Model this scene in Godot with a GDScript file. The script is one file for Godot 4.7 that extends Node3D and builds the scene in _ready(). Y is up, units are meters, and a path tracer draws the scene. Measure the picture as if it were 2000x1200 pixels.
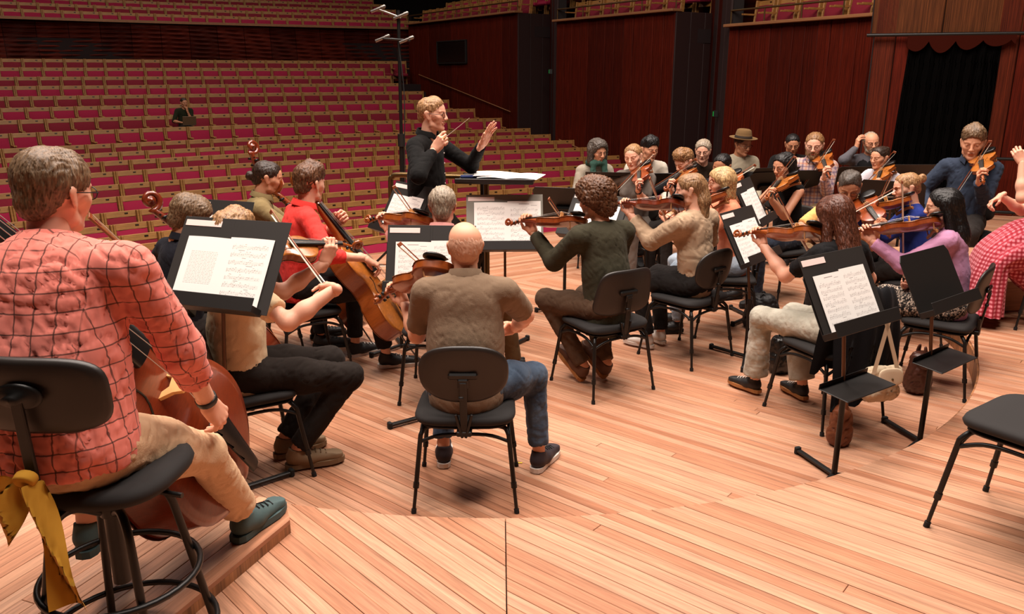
extends Node3D
# A concert hall stage in rehearsal, seen from the back of the violas.

const L1 := 0.17          # riser round the sunken part of the stage
const PLATFORM := 0.23    # the bass player's low platform

var rng := RandomNumberGenerator.new()
var noise := FastNoiseLite.new()
var taken := {}
var M := {}
var shared := {}

func _ready() -> void:
	rng.seed = 11
	noise.seed = 5
	noise.frequency = 1.0
	noise.fractal_type = FastNoiseLite.FRACTAL_NONE
	set_camera()
	set_light()
	make_materials()
	build_hall()
	build_stage()
	build_seats()
	build_furniture()
	build_people()
	build_small_things()

func set_camera() -> void:
	var cam := Camera3D.new()
	cam.name = "camera"
	cam.fov = rad_to_deg(2.0 * atan(600.0 / 1600.0))
	cam.position = Vector3(0, 2.0, 0)
	cam.rotation = Vector3(-atan(460.0 / 1600.0), 0, 0)
	cam.near = 0.05
	cam.far = 200.0
	add_child(cam)
	cam.current = true

func set_light() -> void:
	var we := WorldEnvironment.new()
	we.name = "world"
	var e := Environment.new()
	e.background_mode = Environment.BG_COLOR
	e.background_color = Color(0, 0, 0)
	e.tonemap_mode = Environment.TONE_MAPPER_LINEAR
	e.tonemap_exposure = 1.0
	e.sdfgi_enabled = true
	e.ssao_enabled = true
	e.ssil_enabled = true
	we.environment = e
	add_child(we)
	# the stage lamps: panels hung over the orchestra, out of frame
	var spots := [[-3.6, -3.0, 9.2, 1.0], [-0.4, -1.6, 9.2, 1.0], [2.8, -2.4, 9.2, 1.0], [-4.0, -6.2, 9.2, 1.0], [-0.6, -5.2, 9.2, 1.0], [2.6, -5.4, 9.2, 1.0], [-1.6, -8.4, 9.2, 1.0], [1.4, -8.6, 9.2, 1.0], [3.8, -7.4, 9.2, 0.8], [-9.0, -15.5, 11.0, 0.6], [-4.0, -19.0, 11.0, 0.55], [-13.0, -22.0, 11.0, 0.6], [-7.0, -27.0, 11.0, 0.5], [0.0, -14.0, 11.0, 0.3]]
	var glow := StandardMaterial3D.new()
	glow.emission_enabled = true
	glow.emission = Color(1.0, 0.86, 0.74)
	glow.emission_energy_multiplier = 2.0
	var case_mat := StandardMaterial3D.new()
	case_mat.albedo_color = Color(0.05, 0.05, 0.05)
	for k in spots.size():
		var s = spots[k]
		var lamp := Node3D.new()
		lamp.position = Vector3(s[0], s[2], s[1])
		var mi := MeshInstance3D.new()
		var bx := BoxMesh.new()
		bx.size = Vector3(1.7, 0.02, 1.7)
		mi.mesh = bx
		mi.material_override = glow
		mi.name = "lamp_panel"
		mi.position.y = 0.02
		lamp.add_child(mi, true)
		var mc := MeshInstance3D.new()
		var bc := BoxMesh.new()
		bc.size = Vector3(1.8, 0.2, 1.8)
		mc.mesh = bc
		mc.material_override = case_mat
		mc.name = "lamp_case"
		mc.position.y = 0.14
		lamp.add_child(mc, true)
		var l := AreaLight3D.new()
		l.name = "stage_lamp_light"
		l.area_size = Vector2(1.65, 1.65)
		l.light_energy = 32.0 * s[3]
		l.light_color = Color(1.0, 0.945, 0.905)
		l.shadow_enabled = true
		l.set("area_range", 60.0)
		l.rotation = Vector3(-PI / 2, 0, 0)
		lamp.add_child(l)
		if k < 9:
			tag(lamp, "stage_lamp", "square stage lamp panel hung high above the orchestra", "lamp", "stage lamps above the orchestra")
		else:
			tag(lamp, "house_lamp", "square dimmed house lamp panel hung high above the stalls", "lamp", "house lamps above the stalls")

# ---------------------------------------------------------------- naming
func numbered(n: String) -> String:
	if not taken.has(n):
		taken[n] = 0
		return n
	taken[n] += 1
	return "%s_%03d" % [n, taken[n]]

func tag(o: Node3D, called: String, label: String, category: String, group := "") -> Node3D:
	o.name = numbered(called)
	if label != "":
		o.set_meta("label", label)
	if category != "":
		o.set_meta("category", category)
	if group != "":
		o.set_meta("group", group)
	add_child(o, true)
	return o

func struct(o: Node3D, called: String) -> Node3D:
	o.name = called
	o.set_meta("kind", "structure")
	add_child(o, true)
	return o

func part(parent: Node3D, called: String, mesh: Mesh, mat: Material = null, xf := Transform3D()) -> MeshInstance3D:
	var mi := MeshInstance3D.new()
	mi.mesh = mesh
	if mat != null:
		mi.material_override = mat
	mi.name = called
	mi.transform = xf
	parent.add_child(mi, true)
	return mi

# ---------------------------------------------------------------- mesh builder
class MB:
	var v := PackedVector3Array()
	var n := PackedVector3Array()
	var t := PackedVector2Array()
	var i := PackedInt32Array()
	func vert(p: Vector3, nn: Vector3, uv := Vector2()) -> int:
		v.append(p); n.append(nn); t.append(uv)
		return v.size() - 1
	func tri(a: int, b: int, c: int) -> void:
		# clockwise seen from the side the normals point to
		var g := (v[b] - v[a]).cross(v[c] - v[a])
		if g.dot(n[a] + n[b] + n[c]) > 0.0:
			i.append(a); i.append(c); i.append(b)
		else:
			i.append(a); i.append(b); i.append(c)
	func quad(a: Vector3, b: Vector3, c: Vector3, d: Vector3, out: Vector3, uvs := []) -> void:
		var g := (b - a).cross(c - a)
		if g.length_squared() < 1e-16:
			g = (c - a).cross(d - a)
		g = g.normalized()
		if g.dot(out) < 0.0:
			g = -g
		var u0 = uvs if uvs.size() == 4 else [Vector2(0, 0), Vector2(1, 0), Vector2(1, 1), Vector2(0, 1)]
		var k := vert(a, g, u0[0]); vert(b, g, u0[1]); vert(c, g, u0[2]); vert(d, g, u0[3])
		tri(k, k + 1, k + 2); tri(k, k + 2, k + 3)
	func flat(a: Vector3, b: Vector3, c: Vector3, out: Vector3) -> void:
		var g := (b - a).cross(c - a).normalized()
		if g.dot(out) < 0.0:
			g = -g
		var k := vert(a, g); vert(b, g); vert(c, g)
		tri(k, k + 1, k + 2)
	func box(xf: Transform3D, size: Vector3, bev := 0.0) -> MB:
		var h := size * 0.5
		bev = minf(bev, 0.49 * minf(size.x, minf(size.y, size.z)))
		var o := xf.origin
		var bs := xf.basis
		if bev <= 0.0:
			for ax in 3:
				for sg in [-1.0, 1.0]:
					var e := Vector3(); e[ax] = h[ax] * sg
					var p := Vector3(); p[(ax + 1) % 3] = h[(ax + 1) % 3]
					var q := Vector3(); q[(ax + 2) % 3] = h[(ax + 2) % 3]
					quad(o + bs * (e - p - q), o + bs * (e + p - q), o + bs * (e + p + q), o + bs * (e - p + q), bs * e)
			return self
		var hi := h - Vector3.ONE * bev
		for ax in 3:
			for sg in [-1.0, 1.0]:
				var e := Vector3(); e[ax] = h[ax] * sg
				var p := Vector3(); p[(ax + 1) % 3] = hi[(ax + 1) % 3]
				var q := Vector3(); q[(ax + 2) % 3] = hi[(ax + 2) % 3]
				quad(o + bs * (e - p - q), o + bs * (e + p - q), o + bs * (e + p + q), o + bs * (e - p + q), bs * e)
		for ax in 3:
			var b1 := (ax + 1) % 3
			var c1 := (ax + 2) % 3
			for s1 in [-1.0, 1.0]:
				for s2 in [-1.0, 1.0]:
					var p := Vector3(); p[b1] = h[b1] * s1; p[c1] = hi[c1] * s2
					var q := Vector3(); q[b1] = hi[b1] * s1; q[c1] = h[c1] * s2
					var e := Vector3(); e[ax] = hi[ax]
					quad(o + bs * (p - e), o + bs * (p + e), o + bs * (q + e), o + bs * (q - e), bs * (p + q))
		for sx in [-1.0, 1.0]:
			for sy in [-1.0, 1.0]:
				for sz in [-1.0, 1.0]:
					var s := Vector3(sx, sy, sz)
					flat(o + bs * (Vector3(h.x, hi.y, hi.z) * s), o + bs * (Vector3(hi.x, h.y, hi.z) * s), o + bs * (Vector3(hi.x, hi.y, h.z) * s), bs * s)
		return self
	func at(p: Vector3, size: Vector3, bev := 0.0) -> MB:
		return box(Transform3D(Basis(), p), size, bev)
	# a tube along points; r is a number or an array
	func tube(p: PackedVector3Array, r, sides := 8, caps := true, flat_y := 1.0) -> MB:
		var m := p.size()
		var d0 := (p[1] - p[0]).normalized()
		var up := Vector3.UP if absf(d0.y) < 0.9 else Vector3.RIGHT
		var x := d0.cross(up).normalized()
		var first := v.size()
		var ln := 0.0
		for k in m:
			var d := (p[mini(k + 1, m - 1)] - p[maxi(k - 1, 0)]).normalized()
			x = (x - d * x.dot(d)).normalized()
			var y := d.cross(x)
			var rr: float = r[k] if r is Array or r is PackedFloat32Array else r
			if k > 0: ln += p[k].distance_to(p[k - 1])
			for s in sides:
				var a := TAU * s / sides
				var nn := x * cos(a) + y * sin(a)
				vert(p[k] + x * (cos(a) * rr) + y * (sin(a) * rr * flat_y), nn, Vector2(float(s) / sides, ln))
		for k in m - 1:
			for s in sides:
				var a := first + k * sides + s
				var b := first + k * sides + (s + 1) % sides
				tri(a, b, b + sides); tri(a, b + sides, a + sides)
		if caps:
			for e in [0, m - 1]:
				var d := (p[0] - p[1]).normalized() if e == 0 else (p[m - 1] - p[m - 2]).normalized()
				var c := vert(p[e], d)
				var base := v.size()
				for s in sides:
					vert(v[first + e * sides + s], d)
				for s in sides:
					tri(c, base + s, base + (s + 1) % sides)
		return self
	# profile of (radius, height) turned about the y axis of xf
	func lathe(prof: Array, sides := 12, xf := Transform3D()) -> MB:
		var first := v.size()
		for k in prof.size():
			var a: Vector2 = prof[maxi(k - 1, 0)]
			var b: Vector2 = prof[mini(k + 1, prof.size() - 1)]
			var tt := b - a
			for s in sides:
				var an := TAU * s / sides
				var dir := Vector3(cos(an), 0, sin(an))
				var nn := (dir * tt.y - Vector3.UP * tt.x).normalized()
				if nn == Vector3.ZERO: nn = dir
				vert(xf * (dir * prof[k].x + Vector3.UP * prof[k].y), xf.basis * nn, Vector2(float(s) / sides, prof[k].y))
		for k in prof.size() - 1:
			for s in sides:
				var a := first + k * sides + s
				var b := first + k * sides + (s + 1) % sides
				tri(a, b, b + sides); tri(a, b + sides, a + sides)
		return self
	# polygon in the xz plane (Vector2 = x, z) between two heights
	func prism(poly: PackedVector2Array, y0: float, y1: float, xf := Transform3D(), bev := 0.0, uvx := Transform2D()) -> MB:
		var idx := Geometry2D.triangulate_polygon(poly)
		var top := poly
		if bev > 0.0:
			var o := Geometry2D.offset_polygon(poly, -bev)
			if o.size() == 1 and o[0].size() == poly.size(): top = align_to(poly, o[0])
		var up := (xf.basis * Vector3.UP).normalized()
		var yb := y1 - (bev if top != poly else 0.0)
		for lev in 2:
			var src := top if lev == 1 else poly
			var k := v.size()
			for q in src:
				vert(xf * Vector3(q.x, y1 if lev == 1 else y0, q.y), up if lev == 1 else -up, uvx * q)
			for j in range(0, idx.size(), 3):
				tri(k + idx[j], k + idx[j + 1], k + idx[j + 2])
		var cw := Geometry2D.is_polygon_clockwise(poly)
		for j in poly.size():
			var a := poly[j]
			var b := poly[(j + 1) % poly.size()]
			var e := (b - a)
			var o2 := Vector2(e.y, -e.x) * (-1.0 if cw else 1.0)
			var out := xf.basis * Vector3(o2.x, 0, o2.y)
			var ua := uvx * a
			var ub := uvx * b
			quad(xf * Vector3(a.x, y0, a.y), xf * Vector3(b.x, y0, b.y), xf * Vector3(b.x, yb, b.y), xf * Vector3(a.x, yb, a.y), out, [ua, ub, ub, ua])
			if top != poly:
				var ta := top[j]
				var tb := top[(j + 1) % poly.size()]
				quad(xf * Vector3(a.x, yb, a.y), xf * Vector3(b.x, yb, b.y), xf * Vector3(tb.x, y1, tb.y), xf * Vector3(ta.x, y1, ta.y), out + up * out.length(), [ua, ub, ub, ua])
		return self
	func align_to(a: PackedVector2Array, b: PackedVector2Array) -> PackedVector2Array:
		var best := 0
		var bd := 1e9
		for j in b.size():
			var d := b[j].distance_squared_to(a[0])
			if d < bd:
				bd = d; best = j
		var r := PackedVector2Array()
		var same := Geometry2D.is_polygon_clockwise(a) == Geometry2D.is_polygon_clockwise(b)
		for j in b.size():
			r.append(b[(best + (j if same else -j) + b.size()) % b.size()])
		return r
	# rings of equal point counts; closed rings joined one after another, smooth
	func loft(rings: Array, close_ring := true, cap0 := true, cap1 := true) -> MB:
		var m: int = rings[0].size()
		var first := v.size()
		var cen := []
		for r in rings:
			var c := Vector3()
			for q in r: c += q
			cen.append(c / m)
		for k in rings.size():
			for s in m:
				var pa: Vector3 = rings[maxi(k - 1, 0)][s]
				var pb: Vector3 = rings[mini(k + 1, rings.size() - 1)][s]
				var qa: Vector3 = rings[k][(s - 1 + m) % m] if close_ring else rings[k][maxi(s - 1, 0)]
				var qb: Vector3 = rings[k][(s + 1) % m] if close_ring else rings[k][mini(s + 1, m - 1)]
				var nn := (pb - pa).cross(qb - qa).normalized()
				if close_ring and nn.dot(rings[k][s] - cen[k]) < 0.0: nn = -nn
				elif not close_ring and nn.y < 0.0: nn = -nn
				vert(rings[k][s], nn, Vector2(float(s) / m, float(k) / rings.size()))
		var cols := m if close_ring else m - 1
		for k in rings.size() - 1:
			for s in cols:
				var a := first + k * m + s
				var b := first + k * m + (s + 1) % m
				tri(a, b, b + m); tri(a, b + m, a + m)
		if close_ring:
			for e in [0, 1]:
				if (e == 0 and not cap0) or (e == 1 and not cap1): continue
				var r: Array = rings[0] if e == 0 else rings[rings.size() - 1]
				var c: Vector3 = cen[0] if e == 0 else cen[rings.size() - 1]
				var oth: Vector3 = cen[1] if e == 0 else cen[rings.size() - 2]
				for s in m:
					flat(c, r[s], r[(s + 1) % m], c - oth)
		return self
	func append(o: MB, xf: Transform3D) -> MB:
		var k := v.size()
		v.append_array(xf * o.v)
		var nb := xf.basis.inverse().transposed()
		for q in o.n: n.append((nb * q).normalized())
		t.append_array(o.t)
		for q in o.i: i.append(q + k)
		return self
	func mesh(mat: Material = null, into: ArrayMesh = null) -> ArrayMesh:
		var a := []
		a.resize(Mesh.ARRAY_MAX)
		a[Mesh.ARRAY_VERTEX] = v
		a[Mesh.ARRAY_NORMAL] = n
		a[Mesh.ARRAY_TEX_UV] = t
		a[Mesh.ARRAY_INDEX] = i
		var am := into if into != null else ArrayMesh.new()
		am.add_surface_from_arrays(Mesh.PRIMITIVE_TRIANGLES, a)
		if mat != null:
			am.surface_set_material(am.get_surface_count() - 1, mat)
		return am

func V(x: float, y: float, z: float) -> Vector3:
	return Vector3(x, y, z)

func pts(a: Array) -> PackedVector3Array:
	return PackedVector3Array(a)

# a smooth curve through points
func smooth(a: Array, steps := 6) -> PackedVector3Array:
	var r := PackedVector3Array()
	var m := a.size()
	for k in m - 1:
		for s in steps:
			r.append(a[k].cubic_interpolate(a[k + 1], a[maxi(k - 1, 0)], a[mini(k + 2, m - 1)], float(s) / steps))
	r.append(a[m - 1])
	return r

func rod(a: Vector3, b: Vector3, r, sides := 8) -> MB:
	return MB.new().tube(PackedVector3Array([a, b]), r, sides)

# ---------------------------------------------------------------- materials
func plain(c: Color, rough := 0.6, metal := 0.0, spec := 0.5) -> StandardMaterial3D:
	var m := StandardMaterial3D.new()
	m.albedo_color = c
	m.roughness = rough
	m.metallic = metal
	m.metallic_specular = spec
	return m

func noise_tex(freq: float, stops: Array, w := 512, h := 512, oct := 4, as_normal := false, bump := 4.0, sd := 1) -> NoiseTexture2D:
	var f := FastNoiseLite.new()
	f.seed = sd
	f.frequency = freq
	f.fractal_octaves = oct
	var t := NoiseTexture2D.new()
	t.width = w
	t.height = h
	t.seamless = true
	t.noise = f
	t.as_normal_map = as_normal
	t.bump_strength = bump
	if stops.size():
		var g := Gradient.new()
		var of := PackedFloat32Array()
		var cs := PackedColorArray()
		for s in stops:
			of.append(s[0]); cs.append(s[1])
		g.offsets = of
		g.colors = cs
		t.color_ramp = g
	return t

# wood grain as a multiplying texture: streaks along u
func grain_image(sd: int, lo: float, w := 512, h := 256) -> ImageTexture:
	var f := FastNoiseLite.new()
	f.seed = sd
	f.frequency = 1.0
	var im := Image.create(w, h, false, Image.FORMAT_RGB8)
	for y in h:
		for x in w:
			# wraps both ways by walking round a torus-like loop of the noise
			var ax := TAU * x / w
			var g := f.get_noise_3d(cos(ax) * 0.5, y * 0.11, sin(ax) * 0.5) * 0.6
			g += f.get_noise_3d(cos(ax) * 1.6 + 9.0, y * 0.45, sin(ax) * 1.6) * 0.4
			var q := clampf(1.0 - lo * (0.5 - g), 0.0, 1.0)
			im.set_pixel(x, y, Color(q, q * (0.985 + 0.015 * q), q * (0.97 + 0.03 * q)))
	return ImageTexture.create_from_image(im)

func wood(c: Color, rough: float, tex: Texture2D, scale := Vector3.ONE, tri := false) -> StandardMaterial3D:
	var m := plain(c, rough)
	m.albedo_texture = tex
	m.uv1_scale = scale
	if tri:
		m.uv1_triplanar = true
	return m

func make_materials() -> void:
	var g1 := grain_image(3, 0.26)
	var g2 := grain_image(8, 0.5)
	shared.grain = g1
	shared.grain2 = g2
	M.boards = []
	for c in [Color(0.81, 0.60, 0.472), Color(0.785, 0.56, 0.43), Color(0.835, 0.635, 0.51), Color(0.73, 0.495, 0.37), Color(0.82, 0.61, 0.488), Color(0.765, 0.535, 0.408)]:
		var m := wood(c, 0.42, g1)
		m.metallic_specular = 0.35
		M.boards.append(m)
	M.joint = plain(Color(0.40, 0.235, 0.14), 0.9)
	M.riser = wood(Color(0.74, 0.5, 0.32), 0.5, g2, Vector3(1, 1, 1))
	M.wall = wood(Color(0.40, 0.115, 0.05), 0.6, g2, Vector3(0.7, 1.6, 1))
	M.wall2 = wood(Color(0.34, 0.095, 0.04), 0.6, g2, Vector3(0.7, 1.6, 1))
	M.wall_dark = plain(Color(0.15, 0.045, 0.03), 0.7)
	for k in ["wall", "wall2"]:
		M[k].metallic_specular = 0.22
	M.gap = plain(Color(0.07, 0.03, 0.025), 0.9)
	M.seat_wood = wood(Color(0.70, 0.49, 0.25), 0.5, g1, Vector3(1.2, 1.2, 1.2), true)
	M.crimson = plain(Color(0.58, 0.03, 0.21), 0.9)
	M.crimson2 = plain(Color(0.47, 0.03, 0.13), 0.9)
	for k in ["crimson", "crimson2"]:
		M[k].rim_enabled = true
		M[k].rim = 0.4
		M[k].rim_tint = 0.8
	M.plate = plain(Color(0.16, 0.11, 0.06), 0.4, 0.3)
	M.carpet = plain(Color(0.12, 0.045, 0.04), 0.95)
	M.ceiling = plain(Color(0.35, 0.3, 0.26), 0.9)
	M.black_metal = plain(Color(0.075, 0.068, 0.062), 0.42, 0.2)
	M.black_plastic = plain(Color(0.085, 0.075, 0.07), 0.5)
	M.black_cloth = plain(Color(0.11, 0.095, 0.09), 0.85)
	M.rubber = plain(Color(0.05, 0.05, 0.05), 0.8)
	M.desk = plain(Color(0.10, 0.085, 0.075), 0.5)
	M.folder = plain(Color(0.135, 0.115, 0.10), 0.65)
	M.paper = plain(Color(0.97, 0.95, 0.93), 0.85)
	M.sticker = plain(Color(0.97, 0.88, 0.85), 0.8)
	M.steel = plain(Color(0.5, 0.48, 0.46), 0.35, 0.9)
	M.brass = plain(Color(0.42, 0.33, 0.2), 0.35, 0.8)
	M.wire = plain(Color(0.75, 0.72, 0.68), 0.35, 0.7)
	M.ebony = plain(Color(0.045, 0.038, 0.035), 0.35)
	M.hair_white = plain(Color(0.9, 0.85, 0.78), 0.6)
	M.screen = plain(Color(0.012, 0.012, 0.013), 0.35)
	M.drape = plain(Color(0.022, 0.019, 0.018), 1.0, 0.0, 0.1)
	M.white_rubber = plain(Color(0.86, 0.83, 0.8), 0.7)
	M.door_wood = wood(Color(0.40, 0.15, 0.07), 0.55, g2, Vector3(0.7, 1.6, 1))
	M.chair_back = plain(Color(0.13, 0.105, 0.09), 0.45)
	M.upper_pole = plain(Color(0.38, 0.27, 0.2), 0.3, 0.6)
	M.grey_folder = plain(Color(0.52, 0.50, 0.46), 0.7)
	M.varnish = []
	for c in [Color(0.60, 0.27, 0.10), Color(0.66, 0.33, 0.12), Color(0.50, 0.19, 0.08), Color(0.62, 0.30, 0.14)]:
		var m := wood(c, 0.28, g1, Vector3(6, 6, 6), true)
		m.clearcoat_enabled = true
		m.clearcoat = 0.7
		m.clearcoat_roughness = 0.15
		M.varnish.append(m)
	M.top_plate = []
	for c in [Color(0.72, 0.40, 0.16), Color(0.76, 0.45, 0.18), Color(0.62, 0.28, 0.11), Color(0.72, 0.38, 0.19)]:
		var m := wood(c, 0.28, g1, Vector3(9, 1.5, 9), true)
		m.clearcoat_enabled = true
		m.clearcoat = 0.6
		m.clearcoat_roughness = 0.15
		M.top_plate.append(m)
	M.bridge = plain(Color(0.82, 0.62, 0.38), 0.55)
	M.shoulder_rest = plain(Color(0.66, 0.45, 0.28), 0.5)
	M.bow_wood = plain(Color(0.55, 0.28, 0.15), 0.35)
	M.yellow = plain(Color(0.74, 0.53, 0.13), 0.9)
	M.head_wood = wood(Color(0.42, 0.23, 0.11), 0.55, g2, Vector3(0.7, 1.6, 1))
	M.canvas = plain(Color(0.88, 0.80, 0.68), 0.9)
	M.door_wood.metallic_specular = 0.25
	M.head_wood.metallic_specular = 0.25
	M.tape = plain(Color(0.85, 0.72, 0.2), 0.7)

# ---------------------------------------------------------------- the hall
const ROW_H := [2.36, 2.11, 1.86, 1.63, 1.39, 1.15, 0.91, 0.67, 0.42, 0.31, 0.22, 0.11, -0.02, -0.11, -0.22, -0.26, -0.26, -0.22, -0.17, -0.10]
const ROW_END := [-0.389, -0.413, -0.414, -0.413, -0.402, -0.389, -0.376, -0.363, -0.349, -0.343, -0.335, -0.325, -0.319, -0.317, -0.322, -0.332, -0.344, -0.357, -0.373, -0.392]
const ARC_C := Vector2(13.11, 10.35)

func row_r(k: int) -> float:
	return 44.68 - 0.985 * k - (0.02 * (k - 6) if k > 6 else 0.0)

func arc_p(r: float, a: float, y: float) -> Vector3:
	return Vector3(ARC_C.x + r * sin(a), y, ARC_C.y - r * cos(a))

# a slab ring between two radii
func ring(mb: MB, r0: float, r1: float, a0: float, a1: float, y0: float, y1: float, steps := 40) -> void:
	for s in steps:
		var a := lerpf(a0, a1, float(s) / steps)
		var b := lerpf(a0, a1, float(s + 1) / steps)
		var inn := (arc_p(1, (a + b) / 2, 0) - arc_p(0, 0, 0)) * -1.0
		mb.quad(arc_p(r0, a, y1), arc_p(r0, b, y1), arc_p(r1, b, y1), arc_p(r1, a, y1), Vector3.UP)
		mb.quad(arc_p(r0, a, y0), arc_p(r0, b, y0), arc_p(r0, b, y1), arc_p(r0, a, y1), inn)
		mb.quad(arc_p(r1, a, y0), arc_p(r1, b, y0), arc_p(r1, b, y1), arc_p(r1, a, y1), -inn)
		mb.quad(arc_p(r0, a, y0), arc_p(r0, b, y0), arc_p(r1, b, y0), arc_p(r1, a, y0), Vector3.DOWN)
	for a in [a0, a1]:
		var tang := Vector3(cos(a), 0, sin(a)) * (-1.0 if a == a0 else 1.0)
		mb.quad(arc_p(r0, a, y0), arc_p(r1, a, y0), arc_p(r1, a, y1), arc_p(r0, a, y1), tang)

# a wall of upright boards between two plan points; each board a part
func board_wall(called: String, a: Vector2, b: Vector2, y0: float, y1: float, w: float, mats: Array, inward: Vector2) -> Node3D:
	var root := Node3D.new()
	struct(root, called)
	var ln := a.distance_to(b)
	var nb := maxi(1, int(round(ln / w)))
	var d := (b - a) / ln
	var nrm := Vector2(-d.y, d.x)
	if nrm.dot(inward) < 0.0: nrm = -nrm
	var bs := Basis(Vector3(d.x, 0, d.y), Vector3.UP, Vector3(d.x, 0, d.y).cross(Vector3.UP))
	var back := MB.new()
	var mid := (a + b) * 0.5 - nrm * 0.14
	back.box(Transform3D(bs, Vector3(mid.x, (y0 + y1) / 2, mid.y)), Vector3(ln, y1 - y0, 0.2))
	part(root, "backing", back.mesh(), M.gap)
	for v in 3:
		var key := "%s_board_%d" % [called, v]
		var mb := MB.new()
		var bw := ln / nb - 0.012
		var lvl := 6
		# a shallow wave in the face, so that light catches it
		for s in lvl:
			pass
		mb.box(Transform3D(), Vector3(bw, y1 - y0, 0.05), 0.01)
		for q in mb.t.size():
			mb.t[q] = Vector2(mb.v[q].y * 0.5 + v * 0.37, mb.v[q].x * 1.4 + v * 0.23)
		shared[key] = mb.mesh()
	for k in nb:
		var p := a + d * (ln * (k + 0.5) / nb) - nrm * (0.004 * ((k * 7) % 5))
		part(root, "wall_board", shared["%s_board_%d" % [called, (k * 5 + k / 3) % 3]], mats[(k * 3 + k / 4) % mats.size()], Transform3D(bs, Vector3(p.x, (y0 + y1) / 2, p.y)))
	return root

func slab(called: String, c: Vector3, size: Vector3, m: Material, turn := 0.0) -> Node3D:
	var mi := MeshInstance3D.new()
	var mb := MB.new().box(Transform3D(), size)
	mi.mesh = mb.mesh()
	mi.material_override = m
	mi.position = c
	mi.rotation.y = turn
	return struct(mi, called)

func build_hall() -> void:
	# outer shell
	slab("floor_hall", V(-2, -2.2, -16), V(70, 0.3, 76), M.carpet)
	slab("ceiling", V(-2, 13.2, -16), V(70, 0.4, 76), M.ceiling)
	slab("wall_left", V(-34.5, 5.5, -16), V(0.4, 15.6, 76), M.wall_dark)
	slab("wall_right", V(16.2, 5.5, -16), V(0.4, 15.6, 76), M.wall_dark)
	slab("wall_behind", V(-2, 5.5, 9.2), V(70, 15.6, 0.4), M.wall_dark)
	slab("wall_far", V(-2, 5.5, -53.8), V(70, 15.6, 0.4), M.wall_dark)
	# stepped floor under the stalls
	var mb := MB.new()
	for k in 20:
		ring(mb, row_r(k) - 0.55, row_r(k) + 0.6, -0.85, ROW_END[k] + 0.03, -2.1, ROW_H[k] - 0.80, 24)
	var mi := MeshInstance3D.new()
	mi.mesh = mb.mesh()
	mi.material_override = M.carpet
	struct(mi, "floor_stalls")
	# balcony floor and its carved front
	mb = MB.new()
	for k in 7:
		ring(mb, 45.75 + k * 0.95, 45.75 + (k + 1) * 0.95, -0.85, -0.352, 1.5, 3.0 + 0.26 * k, 30)
	mi = MeshInstance3D.new()
	mi.mesh = mb.mesh()
	mi.material_override = M.carpet
	struct(mi, "floor_balcony")
	var front := Node3D.new()
	struct(front, "wall_balcony_front")
	# carved panels: rows of shallow scallops that shift from panel to panel
	var na := 26
	for k in na:
		var a0 := lerpf(-0.84, -0.335, float(k) / na)
		var a1 := lerpf(-0.84, -0.335, float(k + 1) / na) - 0.0003
		var p := MB.new()
		var nx := 30
		var ny := 84
		var y0 := 1.45
		var y1 := 3.52
		for y in ny + 1:
			for x in nx + 1:
				var a := lerpf(a0, a1, float(x) / nx)
				var h := lerpf(y0, y1, float(y) / ny)
				var arc := a * 45.7
				var edge := minf(1.0, minf(float(y) / 6.0, float(ny - y) / 5.0))
				var ph := h * 46.0 + sin(arc * 0.55) * 3.4 + arc * 1.1
				var dz := 0.034 * sin(ph) * (0.55 + 0.45 * sin(arc * 9.0 + sin(h * 3.0 + arc * 0.4) * 2.5)) * edge
				dz += 0.10 * sin(arc * 0.62 + h * 1.3) * edge
				p.vert(arc_p(45.66 - dz, a, h), Vector3(-sin(a), 0, cos(a)), Vector2(arc * 0.5, h * 0.8))
		for y in ny:
			for x in nx:
				var q := y * (nx + 1) + x
				p.tri(q, q + 1, q + nx + 2); p.tri(q, q + nx + 2, q + nx + 1)
		var st := SurfaceTool.new()
		st.create_from(p.mesh(), 0)
		st.generate_normals()
		part(front, "carved_panel", st.commit(), M.wall if k % 3 else M.wall2)
	mb = MB.new()
	ring(mb, 45.98, 46.2, -0.85, -0.352, 1.4, 3.5, 30)
	part(front, "backing", mb.mesh(), M.gap)
	mb = MB.new()
	ring(mb, 45.5, 46.05, -0.85, -0.352, 3.5, 3.58, 30)
	part(front, "capping_rail", mb.mesh(), M.riser)
	# side boxes, stepping towards the stage; each block juts out from the wall behind it
	var W := [M.wall, M.wall2, M.wall]
	board_wall("wall_box_1", Vector2(-3.75, -31.4), Vector2(0.16, -24.9), -1.2, 3.62, 0.42, W, Vector2(-1, 0.5))
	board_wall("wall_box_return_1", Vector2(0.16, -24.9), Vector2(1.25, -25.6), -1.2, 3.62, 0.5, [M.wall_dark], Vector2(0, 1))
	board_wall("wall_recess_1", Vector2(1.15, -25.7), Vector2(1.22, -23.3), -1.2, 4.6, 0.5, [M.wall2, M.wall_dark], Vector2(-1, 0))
	board_wall("wall_box_2", Vector2(1.22, -23.3), Vector2(3.62, -19.2), -1.2, 3.28, 0.36, W, Vector2(-1, 0.5))
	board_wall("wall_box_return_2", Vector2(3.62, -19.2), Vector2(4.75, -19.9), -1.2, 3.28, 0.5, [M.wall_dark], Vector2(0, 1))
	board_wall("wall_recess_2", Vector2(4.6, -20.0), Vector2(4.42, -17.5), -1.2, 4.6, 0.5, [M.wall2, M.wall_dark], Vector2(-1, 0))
	board_wall("wall_box_3", Vector2(4.42, -17.5), Vector2(6.05, -13.9), -1.2, 2.86, 0.3, W, Vector2(-1, 0.5))
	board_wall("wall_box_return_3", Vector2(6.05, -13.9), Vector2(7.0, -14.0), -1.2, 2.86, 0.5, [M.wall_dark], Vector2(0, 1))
	# the box floors, rails and their rows of seats
	box_front("box_rail_1", Vector2(-3.75, -31.4), Vector2(0.16, -24.9), 3.62)
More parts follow.
